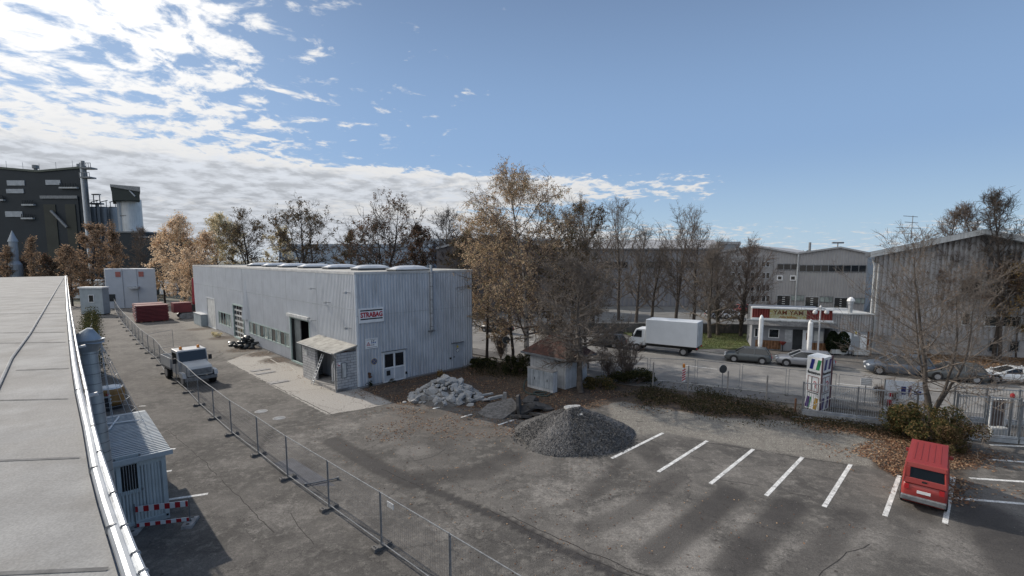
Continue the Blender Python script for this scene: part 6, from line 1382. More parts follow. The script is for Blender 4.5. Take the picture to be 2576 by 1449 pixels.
# ---------------------------------------------------------------- back yard: stacks, cabins, big pale block, red crane
s1_, s2_ = g(343, 813), g(426, 807); sf = Facade(s1_, s2_ - s1_); w = (s2_ - s1_).length; zt = ztop(s2_, 765)
redp = pm('shuttering_red', (0.13, .025, .03), .6, 0, .15, 1, .1); redl = pm('shuttering_red_edge', (0.30, .06, .06), .55, 0, .15, 1)
def stack(o_s, o_d, w, d, zt, n, label):
    c = sf.w(o_s, 0, -o_d); e = thing('panel_stack', c, math.atan2(sf.d.y, sf.d.x), label, 'panel stack', 'red shuttering stacks')
    for i in range(n):
        z0 = .15 + (zt - .15) * i / n; m = MB(); j = .03 * ((i * 7) % 5 - 2); fbox(sf, o_s + j, o_s + w + j, z0, z0 + (zt - .15) / n * .72, -(o_d + d), -o_d + j * .5, m); m.build('shuttering_panel', redp, e)
    m = MB()
    for x in (.15, .5, .85): fbox(sf, o_s + w * x - .1, o_s + w * x + .1, 0, .15, -(o_d + d), -o_d, m)
    m.build('skid', wood, e)
    m = MB()
    for y in (.05, d - .15):
        for z in (zt,): fbox(sf, o_s, o_s + .12, .2, z, -(o_d + y + .1), -(o_d + y), m)
    m.build('end_post', dwhite, e)
stack(0, 0, w, 2.6, zt, 12, 'front stack of dark red shuttering panels beside the yard fence'); stack(.3, 4.2, w * .9, 3, zt * .98, 12, 'middle stack of red shuttering panels behind the front one'); stack(.5, 9, w * .8, 3, zt * .85, 10, 'rear stack of red shuttering panels')
def cabin(u0, u1, vt, vb, label, nwin=2, mat=None, depth=2.6):
    p, q = g(u0, vb), g(u1, vb); fa = Facade(p, q - p); w = (q - p).length; zt = ztop(p, vt); e = thing('site_cabin', p, 0, label, 'site cabin'); m = MB(); fbox(fa, 0, w, .15, zt - .25, -depth, 0, m); m.build('wall', mat or white, e); m = MB(); fbox(fa, -.15, w + .15, zt - .25, zt, -depth - .1, .15, m); m.build('roof', white, e)
    for i in range(nwin): c = w * (i + .75) / (nwin + .5); window(fa, c - w * .12, c + w * .12, zt * .45, zt * .72, e, white, glass, .08, o0=.0, o1=.06)
    m = MB()
    for i in range(3): fbox(fa, w * i / 2.2, w * i / 2.2 + .2, 0, .15, -depth, 0, m)
    m.build('skid', black, e)
    return e
cabin(402, 434, 705, 742, 'white site cabin with two dark windows behind the red stacks'); cabin(436, 466, 712, 736, 'grey site cabin half hidden by the golden tree, right of the white one', 0, dwhite)
p, q = g(272, 776), g(397, 772); fa = Facade(p, q - p); w = (q - p).length; zt = ztop(p, 677)
e = thing('pale_block', p, 0, 'big pale grey site building with two red square marks behind the red stacks', 'site building'); bm_ = pm('block_pale', (0.42, .45, .49), .6, 0, .05, .5)
m = MB(); m.box(0, w, .01, 9, 0, zt, skew(fa, -.66, .75)); m.build('wall', bm_, e); m = MB(); fbox(fa, w * .33, w * .335, 0, zt, .001, .05, m); fbox(fa, w * .62, w * .625, 0, zt, .001, .05, m); m.build('joint', galv_dark, e)
for a in (.20, .66): m = MB(); fbox(fa, w * a, w * (a + .10), zt * .80, zt * .93, .001, .08, m); m.build('red_mark', pm('mark_red', (0.34, .12, .10), .6), e)
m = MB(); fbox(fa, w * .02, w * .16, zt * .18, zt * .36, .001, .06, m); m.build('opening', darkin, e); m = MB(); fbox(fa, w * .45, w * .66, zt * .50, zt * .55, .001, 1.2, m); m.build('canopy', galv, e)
cabin(182, 262, 704, 752, 'pale low site cabin in the far yard corner beside the near roof', 3, dwhite, 2)
cabin(205, 262, 722, 792, 'weathered grey container closest behind the near roof edge', 1, pm('cabinet_grey', ()), 1.4)
# red crane / drilling rig at the end of the hall
pc = g(470, 800); e = thing('red_rig', pc, math.atan2(Bv.y, Bv.x), 'red crawler rig with a tall mast at the far end of the hall', 'rig'); T = WM[e.name]
m = MB(); m.box(-1.9, .6, -1.2, 1.2, 1.1, 2.7, T); m.build('counterweight', redp, e); m = MB(); m.box(.2, 2.2, -.9, .9, 1.2, 2.3, T); m.build('engine', black, e); m = MB(); m.box(1.6, 2.8, -1.0, .2, 1.1, 3.0, T); m.build('cab', pm('machine_red', (0.24, .02, .03), .5), e); m = MB(); m.box(1.7, 2.85, -1.05, -.99, 1.9, 2.85, T); m.build('cab_window', glass, e)
for y in (-1.2, .7):
    m = MB(); m.slab([(-1.2, .3), (-.8, 0), (1.8, 0), (2.3, .3), (2.3, .7), (1.9, 1.0), (-.8, 1.0), (-1.2, .7)], y, y + .5, T); m.build('crawler_track', galv_dark, e)
m = MB(); mx = (486 - 470) * pc.y / F; mz = ztop(pc, 700); Tm = Matrix.Translation(pc + Vector((mx, .6, 0))); m.cyl(Tm @ Vector((0, 0, 1.0)), Tm @ Vector((.25, 0, mz)), .38, n=6); m.build('mast', pm('machine_red', ()), e)

# ---------------------------------------------------------------- vehicles
def wheels(e, xs, y, r, T, wd=.2):
    for x in xs:
        for s in (-1, 1):
            m = MB(); m.cyl((x, s * (y - wd), r), (x, s * y, r), r, n=20, M=T); m.cyl((x, s * (y - .02), r), (x, s * (y + .012), r), r * .97, n=20, M=T); wo = m.build('wheel', tyre, e)
            m = MB(); m.cyl((x, s * (y + .0125), r), (x, s * (y + .025), r), r * .62, n=14, M=T); m.build('rim', rim, wo)
PAINT = {}
def paint(name, col, metal=.3, rough=.3):
    return pm(name, col, rough, metal, .04, 1, spec=.6)
def car(loc, rz, col, label, kind='hatch', group=None, cat='car'):
    e = thing('car', loc, rz, label, cat, group); T = WM[e.name]
    K = dict(hatch=(4.1, .86, .93, 1.47, -1.95, -1.55, .35, 1.15), sedan=(4.6, .90, .92, 1.44, -1.75, -1.1, .30, 1.25), estate=(4.7, .90, .94, 1.48, -2.2, -1.85, .35, 1.3), suv=(4.7, .94, 1.08, 1.78, -2.2, -1.8, .5, 1.35), coupe=(4.5, .92, .86, 1.32, -1.9, -.8, .15, 1.2), mpv=(4.65, .90, 1.12, 1.85, -2.29, -2.16, 1.15, 1.85))[kind]
    L, W, zb, zr, xr0, xr1, xf1, xf0 = K; hl = L / 2
    hood = zb - .08; nose = zb - .30
    st = [(-hl, W * .86, .42, zb - .30), (-hl + .06, W * .93, .28, zb - .12), (-hl + .28, W * .985, .22, zb - .01), (-hl + .9, W, .20, zb + .0), (0, W, .20, zb), (xf0 - .1, W, .20, zb - .01), (xf0 + (hl - xf0) * .55, W * .98, .22, hood), (hl - .25, W * .93, .24, nose + .14), (hl - .04, W * .84, .30, nose), (hl, W * .76, .40, nose - .12)]
    rings = []
    for x, w, z0, z1 in st:
        h = z1 - z0
        half = [(w * .90, z0), (w * .985, z0 + h * .15), (w, z0 + h * .55), (w * .97, z0 + h * .85), (w * .88, z1), (w * .45, z1 + .02)]
        rings.append([T @ Vector((x, y, z)) for y, z in half] + [T @ Vector((x, -y, z)) for y, z in half[::-1]])
    m = MB(); m.loft(rings); bo = m.build('body', col, e, sm=True)
    # arches
    r = .33 if kind != 'suv' else .37; xw = (hl - .85, -hl + .82)
    m = MB()
    for x in xw:
        for s in (-1, 1): m.cyl((x, s * W * .96, r + .02), (x, s * (W + .004), r + .02), r + .055, n=20, M=T)
    m.build('wheel_arch', black, bo)
    wheels(e, xw, W + .01, r, T)
    # glasshouse
    wb, wt = W * .90, W * .70
    if kind == 'mpv': wb, wt = W * .95, W * .84
    def ring(x0, x1, w, z, rr=.12): return [(x0, -w + rr, z), (x0, w - rr, z), (x0 + rr, w, z), (x1 - rr, w, z), (x1, w - rr, z), (x1, -w + rr, z), (x1 - rr, -w, z), (x0 + rr, -w, z)]
    m = MB(); m.loft([ring(xr0, xf0, wb, zb - .03), ring(xr1, xf1, wt, zr - .05)], M=T); gl = m.build('glasshouse', glass, e)
    m = MB(); m.loft([ring(xr1 - .03, xf1 + .03, wt + .025, zr - .075), ring(xr1 + .02, xf1 - .02, wt + .005, zr - .02), ring(xr1 + .2, xf1 - .2, wt * .75, zr)], M=T)
    m.build('roof', col, e, sm=False)
    m = MB(); lo = ring(xr0, xf0, wb + .012, zb - .02); hi = ring(xr1, xf1, wt + .012, zr - .06)
    def pil(p, q, t): m.cyl(T @ Vector(p), T @ Vector(q), t, n=6)
    for s in (-1, 1):
        pil((xr0 + .04, s * (wb - .05), zb - .03), (xr1 + .03, s * (wt - .03), zr - .05), .065); pil((xf0 - .03, s * (wb - .05), zb - .03), (xf1 - .03, s * (wt - .03), zr - .05), .05)
        xm = (xr1 + xf1) / 2 + .05; pil((xm, s * (wb + .0), zb - .03), (xm - .02, s * (wt + .0), zr - .05), .045)
        if kind in ('estate', 'suv', 'mpv'): pil((xr0 + .75, s * (wb + .0), zb - .03), (xr1 + .65, s * (wt + .0), zr - .05), .05)
    m.build('pillar', col, e)
    for s in (-1, 1):
        m = MB(); m.box(xf0 - .35, xf0 - .2, s * (W + .02) - .09, s * (W + .02) + .09, zb - .02, zb + .12, T); m.build('mirror', col, e, bevel=.02)
        m = MB(); m.cyl(T @ Vector((hl - .16, s * W * .66, nose + .02)), T @ Vector((hl + .0, s * W * .62, nose - .04)), .1, n=10); m.build('headlight', pm('lamp_glass', (0.6, .62, .64), .1, 0, .05, spec=.8), e)
        m = MB(); m.box(-hl - .012, -hl + .1, s * W * .74 - .09, s * W * .74 + .09, zb - .32, zb - .14, T); m.build('tail_light', red, e)
        m = MB(); m.box(xw[1] + r + .1, xw[0] - r - .1, s * (W + .002) - .01, s * (W + .002) + .01, .2, .27, T)
        for x in (-.05,): m.box(x - .006, x + .006, s * (W + .001) - .004, s * (W + .001) + .004, .35, zb - .1, T)
        m.build('sill', black, e)
    m = MB(); m.box(-hl - .02, -hl + .03, -.26, .26, zb - .42, zb - .31, T); m.box(hl - .02, hl + .012, -.26, .26, .42, .53, T); m.build('number_plate', white, e)
    return e
def heading(u0, v0, u1, v1):
    a, c = g(u0, v0), g(u1, v1); return math.atan2((c - a).y, (c - a).x)
graphite = paint('graphite_paint', (0.05, .055, .06)); silver = paint('silver_paint', (0.30, .31, .33), .5); darkg = paint('dark_grey_paint', (0.035, .037, .04)); midg = paint('mid_grey_paint', (0.09, .10, .105)); wpaint = paint('white_car_paint', (0.62, .64, .65), 0, .25); steelb = paint('steel_blue_paint', (0.10, .12, .15)); redc = paint('red_car_paint', (0.27, .032, .028), 0, .45)
def street_car(u, v, col, label, kind, dh=0.0):
    p = g(u, v); p.z = .012; hd = math.atan2(*(lambda d: (d[1], d[0]))((-.90, .43))) if u > 1700 else math.atan2(.62, -.78)
    return car(p, hd + dh, col, label, kind)
street_car(1880, 910, midg, 'mid grey hatchback driving left in front of the lawn, behind the box truck', 'hatch')
street_car(2022, 921, silver, 'silver estate car driving left before the snack bar, right of the grey hatchback', 'estate')
street_car(2258, 942, steelb, 'dark blue grey off-road car on the street behind the bare branches', 'suv')
street_car(2395, 956, midg, 'grey hatchback on the street, just left of the white coupe', 'hatch')
street_car(2545, 962, wpaint, 'white coupe at the right edge of the picture', 'coupe', .08)
street_car(1528, 871, graphite, 'dark car directly ahead of the white box truck', 'hatch')
street_car(1377, 840, midg, 'grey car seen through the branches above the white hut', 'hatch')
street_car(1250, 836, darkg, 'dark car on the street beside the gable of the corrugated hall', 'estate')
def parked(u, v, rz, col, label, kind='hatch'):
    p = g(u, v); p.z = .03; return car(p, rz, col, label, kind)
parked(1838, 801, .1, wpaint, 'white car parked beyond the dark wall, in front of the twin gable hall'); parked(1806, 800, .2, silver, 'silver car parked left of the white one beyond the dark wall'); parked(1878, 786, 0, redc, 'dark red car parked farther back near the twin gable hall')
parked(2215, 882, -.25, darkg, 'black car parked beside the annex, behind the bare branches')
parked(1990, 778, 1.2, silver, 'silver car half inside the left sectional door of the twin gable hall')
# white box truck
p = g(1672, 886); p.z = .012; e = thing('box_truck', p, math.atan2(.55, -.83), 'white box truck driving left on the street', 'truck'); T = WM[e.name]
wbox = pm('truck_white', (0.62, .65, .68), .45, 0, .04, 1)
m = MB(); m.box(-3.5, 1.75, -1.22, 1.22, 1.0, 3.55, T); bx = m.build('cargo_box', wbox, e, bevel=.04); m = MB(); m.box(-3.53, -3.5, -1.15, 1.15, 1.1, 3.45, T); m.build('rear_door', dwhite, bx)
m = MB(); m.box(-3.4, 3.3, -.5, .5, .6, .95, T); m.build('chassis', black, e)
m = MB(); cabp = [(1.85, .7), (3.55, .7), (3.62, 1.35), (3.3, 1.55), (2.85, 2.45), (1.85, 2.5)]; m.slab(cabp, -1.05, 1.05, T); cb = m.build('cab', wbox, e, bevel=.06)
m = MB(); m.slab([(3.31, 1.62), (3.34, 1.62), (2.9, 2.38), (2.87, 2.38)], -.92, .92, T); m.build('windscreen', glass, cb)
for s in (-1, 1):
    m = MB(); m.slab([(2.2, 1.55), (3.1, 1.55), (2.75, 2.3), (2.2, 2.3)], s * 1.051, s * 1.06, T); m.build('side_window', glass, cb); m = MB(); m.box(3.5, 3.64, s * .75 - .15, s * .75 + .15, .95, 1.15, T); m.build('headlight', pm('lamp_glass', ()), e)
    m = MB(); m.box(3.1, 3.2, s * 1.2 - .1, s * 1.2 + .1, 1.6, 2.0, T); m.build('mirror', black, e); m = MB(); m.box(-3.54, -3.45, s * 1.0 - .1, s * 1.0 + .1, .8, .95, T); m.build('tail_light', red, e)
wheels(e, (2.7, -2.2), 1.12, .42, T, .3)
m = MB(); m.box(3.4, 3.7, -1.0, 1.0, .45, .72, T); m.build('bumper', black, e)
# works truck with bonnet and beacons by the yard fence
tf0 = g(478, 955); e = thing('works_truck', tf0, math.atan2(-Av.y, -Av.x) + .1, 'pale works truck with a short bonnet and two orange beacons behind the yard fence', 'truck'); T = WM[e.name]
cream = pm('works_paint', (0.50, .50, .49), .5, 0, .08, 1)
m = MB(); m.slab([(1.1, .8), (2.75, .8), (2.8, 1.35), (2.6, 1.55), (1.45, 1.75), (1.1, 1.8)], -.85, .85, T); m.build('bonnet', cream, e, bevel=.05)
m = MB(); m.slab([(-.5, .75), (1.15, .75), (1.2, 1.75), (.95, 2.65), (-.5, 2.7)], -1.05, 1.05, T); cb = m.build('cab', cream, e, bevel=.06)
m = MB(); m.slab([(1.215, 1.8), (1.24, 1.8), (1.02, 2.55), (.99, 2.55)], -.95, .95, T); m.build('windscreen', glass, cb)
for s in (-1, 1):
    m = MB(); m.slab([(-.3, 1.75), (.95, 1.75), (.8, 2.45), (-.3, 2.45)], s * 1.051, s * 1.06, T); m.build('side_window', glass, cb)
    m = MB(); m.lathe((0, 0, 0), [(.11, 2.69), (.11, 2.82), (.08, 2.9), (.02, 2.92)], 10, T @ Matrix.Translation((.4, s * .62, 0))); m.build('beacon', pm('amber_lamp', ()), e)
    m = MB(); m.cyl(T @ Vector((2.74, s * .6, 1.12)), T @ Vector((2.83, s * .6, 1.12)), .12, n=12); m.build('headlight', pm('lamp_glass', ()), e); m = MB(); m.slab([(1.9, .75), (2.85, .75), (2.7, 1.1), (2.0, 1.15)], s * 1.1 - .15, s * 1.1 + .1, T); m.build('mudguard', cream, e)
    m = MB(); m.box(1.0, 1.1, s * 1.25 - .12, s * 1.25 + .12, 1.7, 2.1, T); m.build('mirror', black, e)
m = MB(); m.box(2.74, 2.84, -.75, .75, .95, 1.38, T); m.build('grille', galv_dark, e); m = MB(); m.box(2.6, 2.95, -1.1, 1.1, .5, .74, T); m.build('bumper', galv_dark, e)
m = MB(); m.box(-3.2, -.6, -1.15, 1.15, .95, 1.1, T); lb = m.build('load_bed', galv_dark, e); m = MB()
for q in ((-3.2, -.6, -1.15, -1.1), (-3.2, -.6, 1.1, 1.15), (-3.2, -3.15, -1.1, 1.1), (-.65, -.6, -1.1, 1.1)): m.box(q[0], q[1], q[2], q[3], 1.1, 1.9, T)
m.build('side_board', cream, lb); wheels(e, (2.2, -1.9), 1.12, .52, T, .32); m = MB(); m.box(-3.0, 2.6, -.4, .4, .55, .9, T); m.build('chassis', black, e)
# red boxy van seen from behind
vd = math.radians(47); vp = g(2319, 1288) + Vector((math.cos(vd), math.sin(vd), 0)) * 2.34; v_ = car(vp, vd, redc, 'boxy red van parked nose to the leaves, seen from behind', 'mpv', None, 'van'); T = WM[v_.name]
m = MB(); m.slab([(-2.32, 1.04), (-2.20, 1.04), (-2.14, 1.26), (-2.27, 1.26)], -.84, .84, T); m.slab([(-2.22, 1.66), (-2.08, 1.66), (-2.05, 1.86), (-2.17, 1.84)], -.80, .80, T)
for s in (-1, 1): m.slab([(-2.27, 1.26), (-2.12, 1.26), (-2.08, 1.66), (-2.22, 1.66)], s * .66 - .09, s * .66 + .12 * s + .03, T)
m.build('tailgate', redc, v_, bevel=.02); m = MB(); m.box(-2.42, -2.25, -.86, .86, .36, .56, T); m.build('rear_bumper', galv_dark, v_, bevel=.03)
m = MB()
for y in (-.5, -.25, 0, .25, .5): m.box(-1.7, .7, y - .02, y + .02, 1.845, 1.862, T)
m.build('roof_rib', redc, v_); v_.scale = (1, .80, 1.02); m = MB(); m.box(-2.3, -2.2, -.1, .1, 1.12, 1.2, T); m.build('wiper', black, v_)

# ---------------------------------------------------------------- trees
bark_d = pm('bark_dark', (0.055, .045, .038), .9, 0, .3, 3, .2); bark_g = pm('bark_grey_brown', (0.085, .072, .062), .9, 0, .3, 3, .2); bark_b = pm('bark_birch', (0.30, .27, .24), .85, 0, .3, 2, .2, col2=(0.05, .045, .04), c2s=3, c2=(.5, .58))
twig_d = pm('twigs_dark', (0.080, .067, .057), .9); twig_g = pm('twigs_grey', (0.175, .148, .125), .9); twig_r = pm('twigs_brown', (0.150, .118, .098), .9)
L_birch = leafmat('birch_leaves', [(0.556, 0.402, 0.255), (0.772, 0.584, 0.395), (0.315, 0.255, 0.168), (0.428, 0.290, 0.204), (0.248, 0.239, 0.144)])
L_gold = leafmat('golden_leaves', [(0.837, 0.635, 0.433), (0.580, 0.450, 0.320), (1.034, 0.816, 0.584), (0.359, 0.287, 0.200)])
L_tan = leafmat('tan_green_leaves', [(0.674, 0.603, 0.400), (0.972, 0.812, 0.553), (0.391, 0.377, 0.245), (0.545, 0.486, 0.342)])
L_oak = leafmat('oak_leaves', [(0.100, 0.090, 0.055), (0.158, 0.114, 0.074), (0.065, 0.062, 0.042), (0.204, 0.139, 0.088)])
L_oakr = leafmat('russet_leaves', [(0.190, 0.114, 0.083), (0.117, 0.093, 0.061), (0.250, 0.145, 0.099), (0.077, 0.069, 0.046)])
L_orange = leafmat('orange_leaves', [(0.431, 0.288, 0.192), (0.266, 0.185, 0.128), (0.535, 0.383, 0.261), (0.135, 0.115, 0.085)])
L_yel = leafmat('yellow_leaves', [(0.528, 0.379, 0.151), (0.340, 0.218, 0.097), (0.186, 0.126, 0.066)])
L_brn = leafmat('brown_leaves', [(0.180, 0.122, 0.089), (0.260, 0.169, 0.116), (0.116, 0.084, 0.064)])
L_green = leafmat('shrub_leaves', [(0.034, 0.043, 0.021), (0.061, 0.068, 0.031), (0.108, 0.095, 0.044), (0.023, 0.030, 0.017)])
L_green2 = leafmat('autumn_shrub_leaves', [(0.065, 0.078, 0.034), (0.181, 0.133, 0.061), (0.277, 0.192, 0.091), (0.044, 0.051, 0.025), (0.100, 0.107, 0.047)])
L_weed = leafmat('weed_leaves', [(0.043, 0.047, 0.025), (0.084, 0.075, 0.044), (0.124, 0.093, 0.058), (0.027, 0.031, 0.017)])
L_fall = leafmat('fallen_leaf_colours', [(0.186, 0.095, 0.058), (0.292, 0.171, 0.104), (0.105, 0.060, 0.042), (0.405, 0.282, 0.180)], .1)
L_dark = leafmat('conifer_green', [(0.018, 0.028, 0.014), (0.035, 0.047, 0.021), (0.012, 0.019, 0.011)], .2)

def seg_mesh(segs, n):
    """segs (N,8): p0, p1, r0, r1 -> quads of n sided frusta"""
    S = np.asarray(segs, float); P0, P1, R0, R1 = S[:, :3], S[:, 3:6], S[:, 6], S[:, 7]
    d = P1 - P0; d /= np.linalg.norm(d, axis=1)[:, None] + 1e-9
    ref = np.where(np.abs(d[:, 2:3]) < .9, np.array([[0, 0, 1.]]), np.array([[1., 0, 0]])); a = np.cross(d, ref); a /= np.linalg.norm(a, axis=1)[:, None] + 1e-9; b = np.cross(d, a)
    t = np.arange(n) * 2 * np.pi / n; c, s = np.cos(t), np.sin(t)
    off = a[:, None, :] * c[None, :, None] + b[:, None, :] * s[None, :, None]
    V = np.concatenate([P0[:, None, :] + off * R0[:, None, None], P1[:, None, :] + off * R1[:, None, None]], 1).reshape(-1, 3)
    i = np.arange(n); q = np.stack([i, (i + 1) % n, n + (i + 1) % n, n + i], 1); Q = (np.arange(len(S))[:, None, None] * 2 * n + q[None]).reshape(-1, 4); return V, Q
def leaf_quads(C, s, rs, hang=0.0, asp=.65):
    n = len(C); a = rs.normal(size=(n, 3)); a[:, 2] -= hang; a /= np.linalg.norm(a, axis=1)[:, None]; b = np.cross(a, rs.normal(size=(n, 3))); b /= np.linalg.norm(b, axis=1)[:, None] + 1e-9
    s = s * rs.uniform(.6, 1.3, n); a *= s[:, None] * .5; b *= s[:, None] * .5 * asp
    V = np.stack([C - a, C + b, C + a, C - b], 1).reshape(-1, 3); Q = np.arange(4 * n).reshape(-1, 4); return V, Q
def norm(v): return v / (math.sqrt(v[0] ** 2 + v[1] ** 2 + v[2] ** 2) + 1e-9)
def grow(seed, Ht, R, th=.25, n1=26, n2=8, n3=6, n4=2, alo=75, ahi=25, curve=.04, droop=0.0, shape='round', leader=1.0, tr=.2, wob=.10, tw=.7, lean=(0, 0), forks=0):
    rs = np.random.default_rng(seed); A = []; B = []; Cc = []; tips = []
    stems = [(np.array([0, 0, 0.]), np.array([lean[0], lean[1], 1.0]), Ht, tr)]
    for f in range(forks):
        t = rs.uniform(0, 2 * np.pi); stems.append((np.array([0, 0, Ht * th * rs.uniform(.1, .7)]), np.array([.35 * math.cos(t), .35 * math.sin(t), 1.0]), Ht * rs.uniform(.7, .92), tr * .6))
    for si, (p, d, hh, r0) in enumerate(stems):
        n = 14; pts = [p.copy()]; d = norm(d); L = (hh - p[2]) * leader
        for i in range(n):
            d = norm(d + rs.normal(0, wob * .5, 3) * np.array([1, 1, .3]) + np.array([0, 0, .06])); p = p + d * L / n; pts.append(p)
        for i in range(n): A.append((*pts[i], *pts[i + 1], r0 * (1 - i / n) ** .8 + .012, r0 * (1 - (i + 1) / n) ** .8 + .012))
        cnt = n1 if si == 0 else int(n1 * .6); az = rs.uniform(0, 6)
        for j in range(cnt):
            f = th + (1 - th) * (j + rs.random()) / cnt; fi = min(f / leader if leader < 1 else f, .985) * n; i0 = int(fi); q = pts[i0] + (pts[min(i0 + 1, n)] - pts[i0]) * (fi - i0)
            g_ = (f - th) / (1 - th); az += 2.4 + rs.normal(0, .3)
            if shape == 'round': ln = R * (math.sin(math.pi * min(max(.12 + .80 * g_, 0), 1)) ** .7)
            elif shape == 'cone': ln = R * (1 - g_) ** .8 + .25
            elif shape == 'vase': ln = R * (.75 + .55 * math.sin(math.pi * g_)) * (1.25 - .7 * g_)
            elif shape == 'birch': ln = R * (.30 + .9 * math.sin(math.pi * min(.18 + .8 * g_, 1))) 
            else: ln = R * (1.15 - .8 * g_)
            ln *= rs.uniform(.7, 1.12); an = math.radians(alo + (ahi - alo) * g_ + rs.normal(0, 7)); dd = np.array([math.sin(an) * math.cos(az), math.sin(an) * math.sin(az), math.cos(an)])
            rr = max(.018, r0 * (1 - fi / n) ** .8 * .5); m_ = 7; pp = [q]; x = q; 
            for i in range(m_):
                dd = norm(dd + rs.normal(0, wob, 3) + np.array([0, 0, curve - droop * i / m_])); x = x + dd * ln / m_; pp.append(x); B.append((*pp[i], *x, rr * (1 - i / m_ * .8), rr * (1 - (i + 1) / m_ * .8)))
            for k_ in range(n2):
                t = .18 + .82 * (k_ + rs.random()) / n2; ii = min(int(t * m_), m_ - 1); o = pp[ii] + (pp[ii + 1] - pp[ii]) * (t * m_ - ii); pd = norm(pp[ii + 1] - pp[ii]); sd = norm(pd * .8 + rs.normal(0, .55, 3) + np.array([0, 0, .12 - droop * .3])); l2 = ln * rs.uniform(.28, .5) * (1.1 - .6 * t) + .15; r2 = max(.010, rr * .38); y = o; ys = [y]
                for i in range(3):
                    sd = norm(sd + rs.normal(0, wob, 3) + np.array([0, 0, curve - droop * 1.0])); y2 = y + sd * l2 / 3; Cc.append((*y, *y2, r2 * (1 - i * .25), r2 * (1 - (i + 1) * .25))); y = y2; ys.append(y)
                for k3 in range(n3):
                    i = rs.integers(0, 3); z0 = ys[i] + (ys[i + 1] - ys[i]) * rs.random(); td = norm(sd * .9 + rs.normal(0, .6, 3) + np.array([0, 0, .1 - droop * 2.0])); l3 = tw * rs.uniform(.5, 1.2); z1 = z0 + td * l3 * .5; td2 = norm(td + rs.normal(0, .25, 3) + np.array([0, 0, .08 - droop * 3.0])); z2 = z1 + td2 * l3 * .5
                    Cc.append((*z0, *z1, .008, .0065)); Cc.append((*z1, *z2, .0065, .004)); tips.append((*z0, *z2))
                    for k4 in range(n4): e0 = z0 + (z2 - z0) * rs.random(); e1 = e0 + norm(td + rs.normal(0, .7, 3) - np.array([0, 0, droop * 2])) * l3 * .4; Cc.append((*e0, *e1, .0055, .004)); tips.append((*e0, *e1))
    return A, B, Cc, np.array(tips)
def tree(name, base, label, cat, seed, Ht, R, bark, twig, leaf=None, nleaf=0, ls=.12, hang=0.0, group=None, leafband=None, tk=1.0, clump=0.0, rz=0.0, **kw):
    A, B, Cc, tips = grow(seed, Ht, R, **kw); rs = np.random.default_rng(seed + 1)
    e = thing(name, base, rz, label, cat, group); M = np.array(WM[e.name]); o3 = M[:3, 3]
    Vt, Qt = seg_mesh(A, 9); np_mesh('trunk', Vt + o3, Qt, bark, parent=e, sm=True)
    VB, QB = seg_mesh(B, 5); Cn = np.array(Cc); Cn[:, 6:8] *= tk; VC, QC = seg_mesh(Cn, 3); V = [VB, VC]; Q = [QB, QC + len(VB)]; mi = [np.zeros(len(QB) + len(QC), int)]; mats = [twig]
    if leaf is not None and nleaf:
        tt = tips
        if clump:
            key = np.array([mnoise.noise((float(q[0]) * .55, float(q[1]) * .55, float(q[2]) * .55 + seed)) for q in tips]); pr = np.clip((key + .25) * 2.2, .05, 1) ** (2 * clump)
        else: pr = np.ones(len(tips))
        if leafband: hz_ = tips[:, 2] / Ht; pr = pr * np.clip((leafband[1] - hz_) / .15, 0.02, 1) * np.clip((hz_ - leafband[0]) / .1, 0.02, 1)
        ix = rs.choice(len(tips), nleaf, p=pr / pr.sum()); t = rs.random(nleaf)[:, None]; Cp = tips[ix, :3] * (1 - t) + tips[ix, 3:] * t + rs.normal(0, ls * .5, (nleaf, 3)); Cp[:, 2] -= hang * ls
        VL, QL = leaf_quads(Cp, ls, rs, hang); off = len(VB) + len(VC); V.append(VL); Q.append(QL + off); mi.append(np.ones(len(QL), int)); mats = [twig, leaf]
    np_mesh('crown', np.concatenate(V) + o3, np.concatenate(Q), mats, np.concatenate(mi), parent=e); return e
def tg(u, vb, vt): p = g(u, vb); return p, ztop(p, vt)
# big birch in the middle
p, h = tg(1325, 925, 416); tree('birch_tree', p, 'tallest birch in the middle with drooping twigs and thin bronze leaves', 'birch', 11, h * 0.94, 5.6, bark_b, twig_r, L_birch, 21000, .125, .8, n1=46, n2=10, n3=6, n4=1, alo=68, ahi=58, droop=.095, shape='birch', th=.16, tr=.24, tw=1.1, clump=.5, tk=1.2)
p, h = tg(1225, 905, 575); tree('birch_tree', p, 'lower bushy birch touching the right corner of the corrugated hall', 'birch', 12, h, 5.0, bark_d, twig_r, L_birch, 17000, .13, .5, n1=34, n2=9, n3=5, n4=1, alo=80, ahi=30, droop=.05, shape='round', th=.22, tr=.15, tw=.9, clump=.5)
p, h = tg(1395, 905, 560); tree('autumn_tree', p, 'dense brown leaved tree right behind the tallest birch', 'tree', 13, h, 5.6, bark_d, twig_r, L_oak, 17000, .14, .3, n1=34, n2=9, n3=6, n4=1, alo=80, ahi=30, droop=.02, shape='round', th=.2, tr=.2, tw=.8, clump=.6)
p, h = tg(1290, 905, 610); tree('autumn_tree', p, 'orange brown tree filling the gap under the tallest birch', 'tree', 14, h, 4.6, bark_d, twig_r, L_birch, 15000, .13, .3, n1=30, n2=9, n3=5, n4=1, alo=85, ahi=30, droop=.03, shape='round', th=.15, tr=.15, tw=.8, clump=.4)
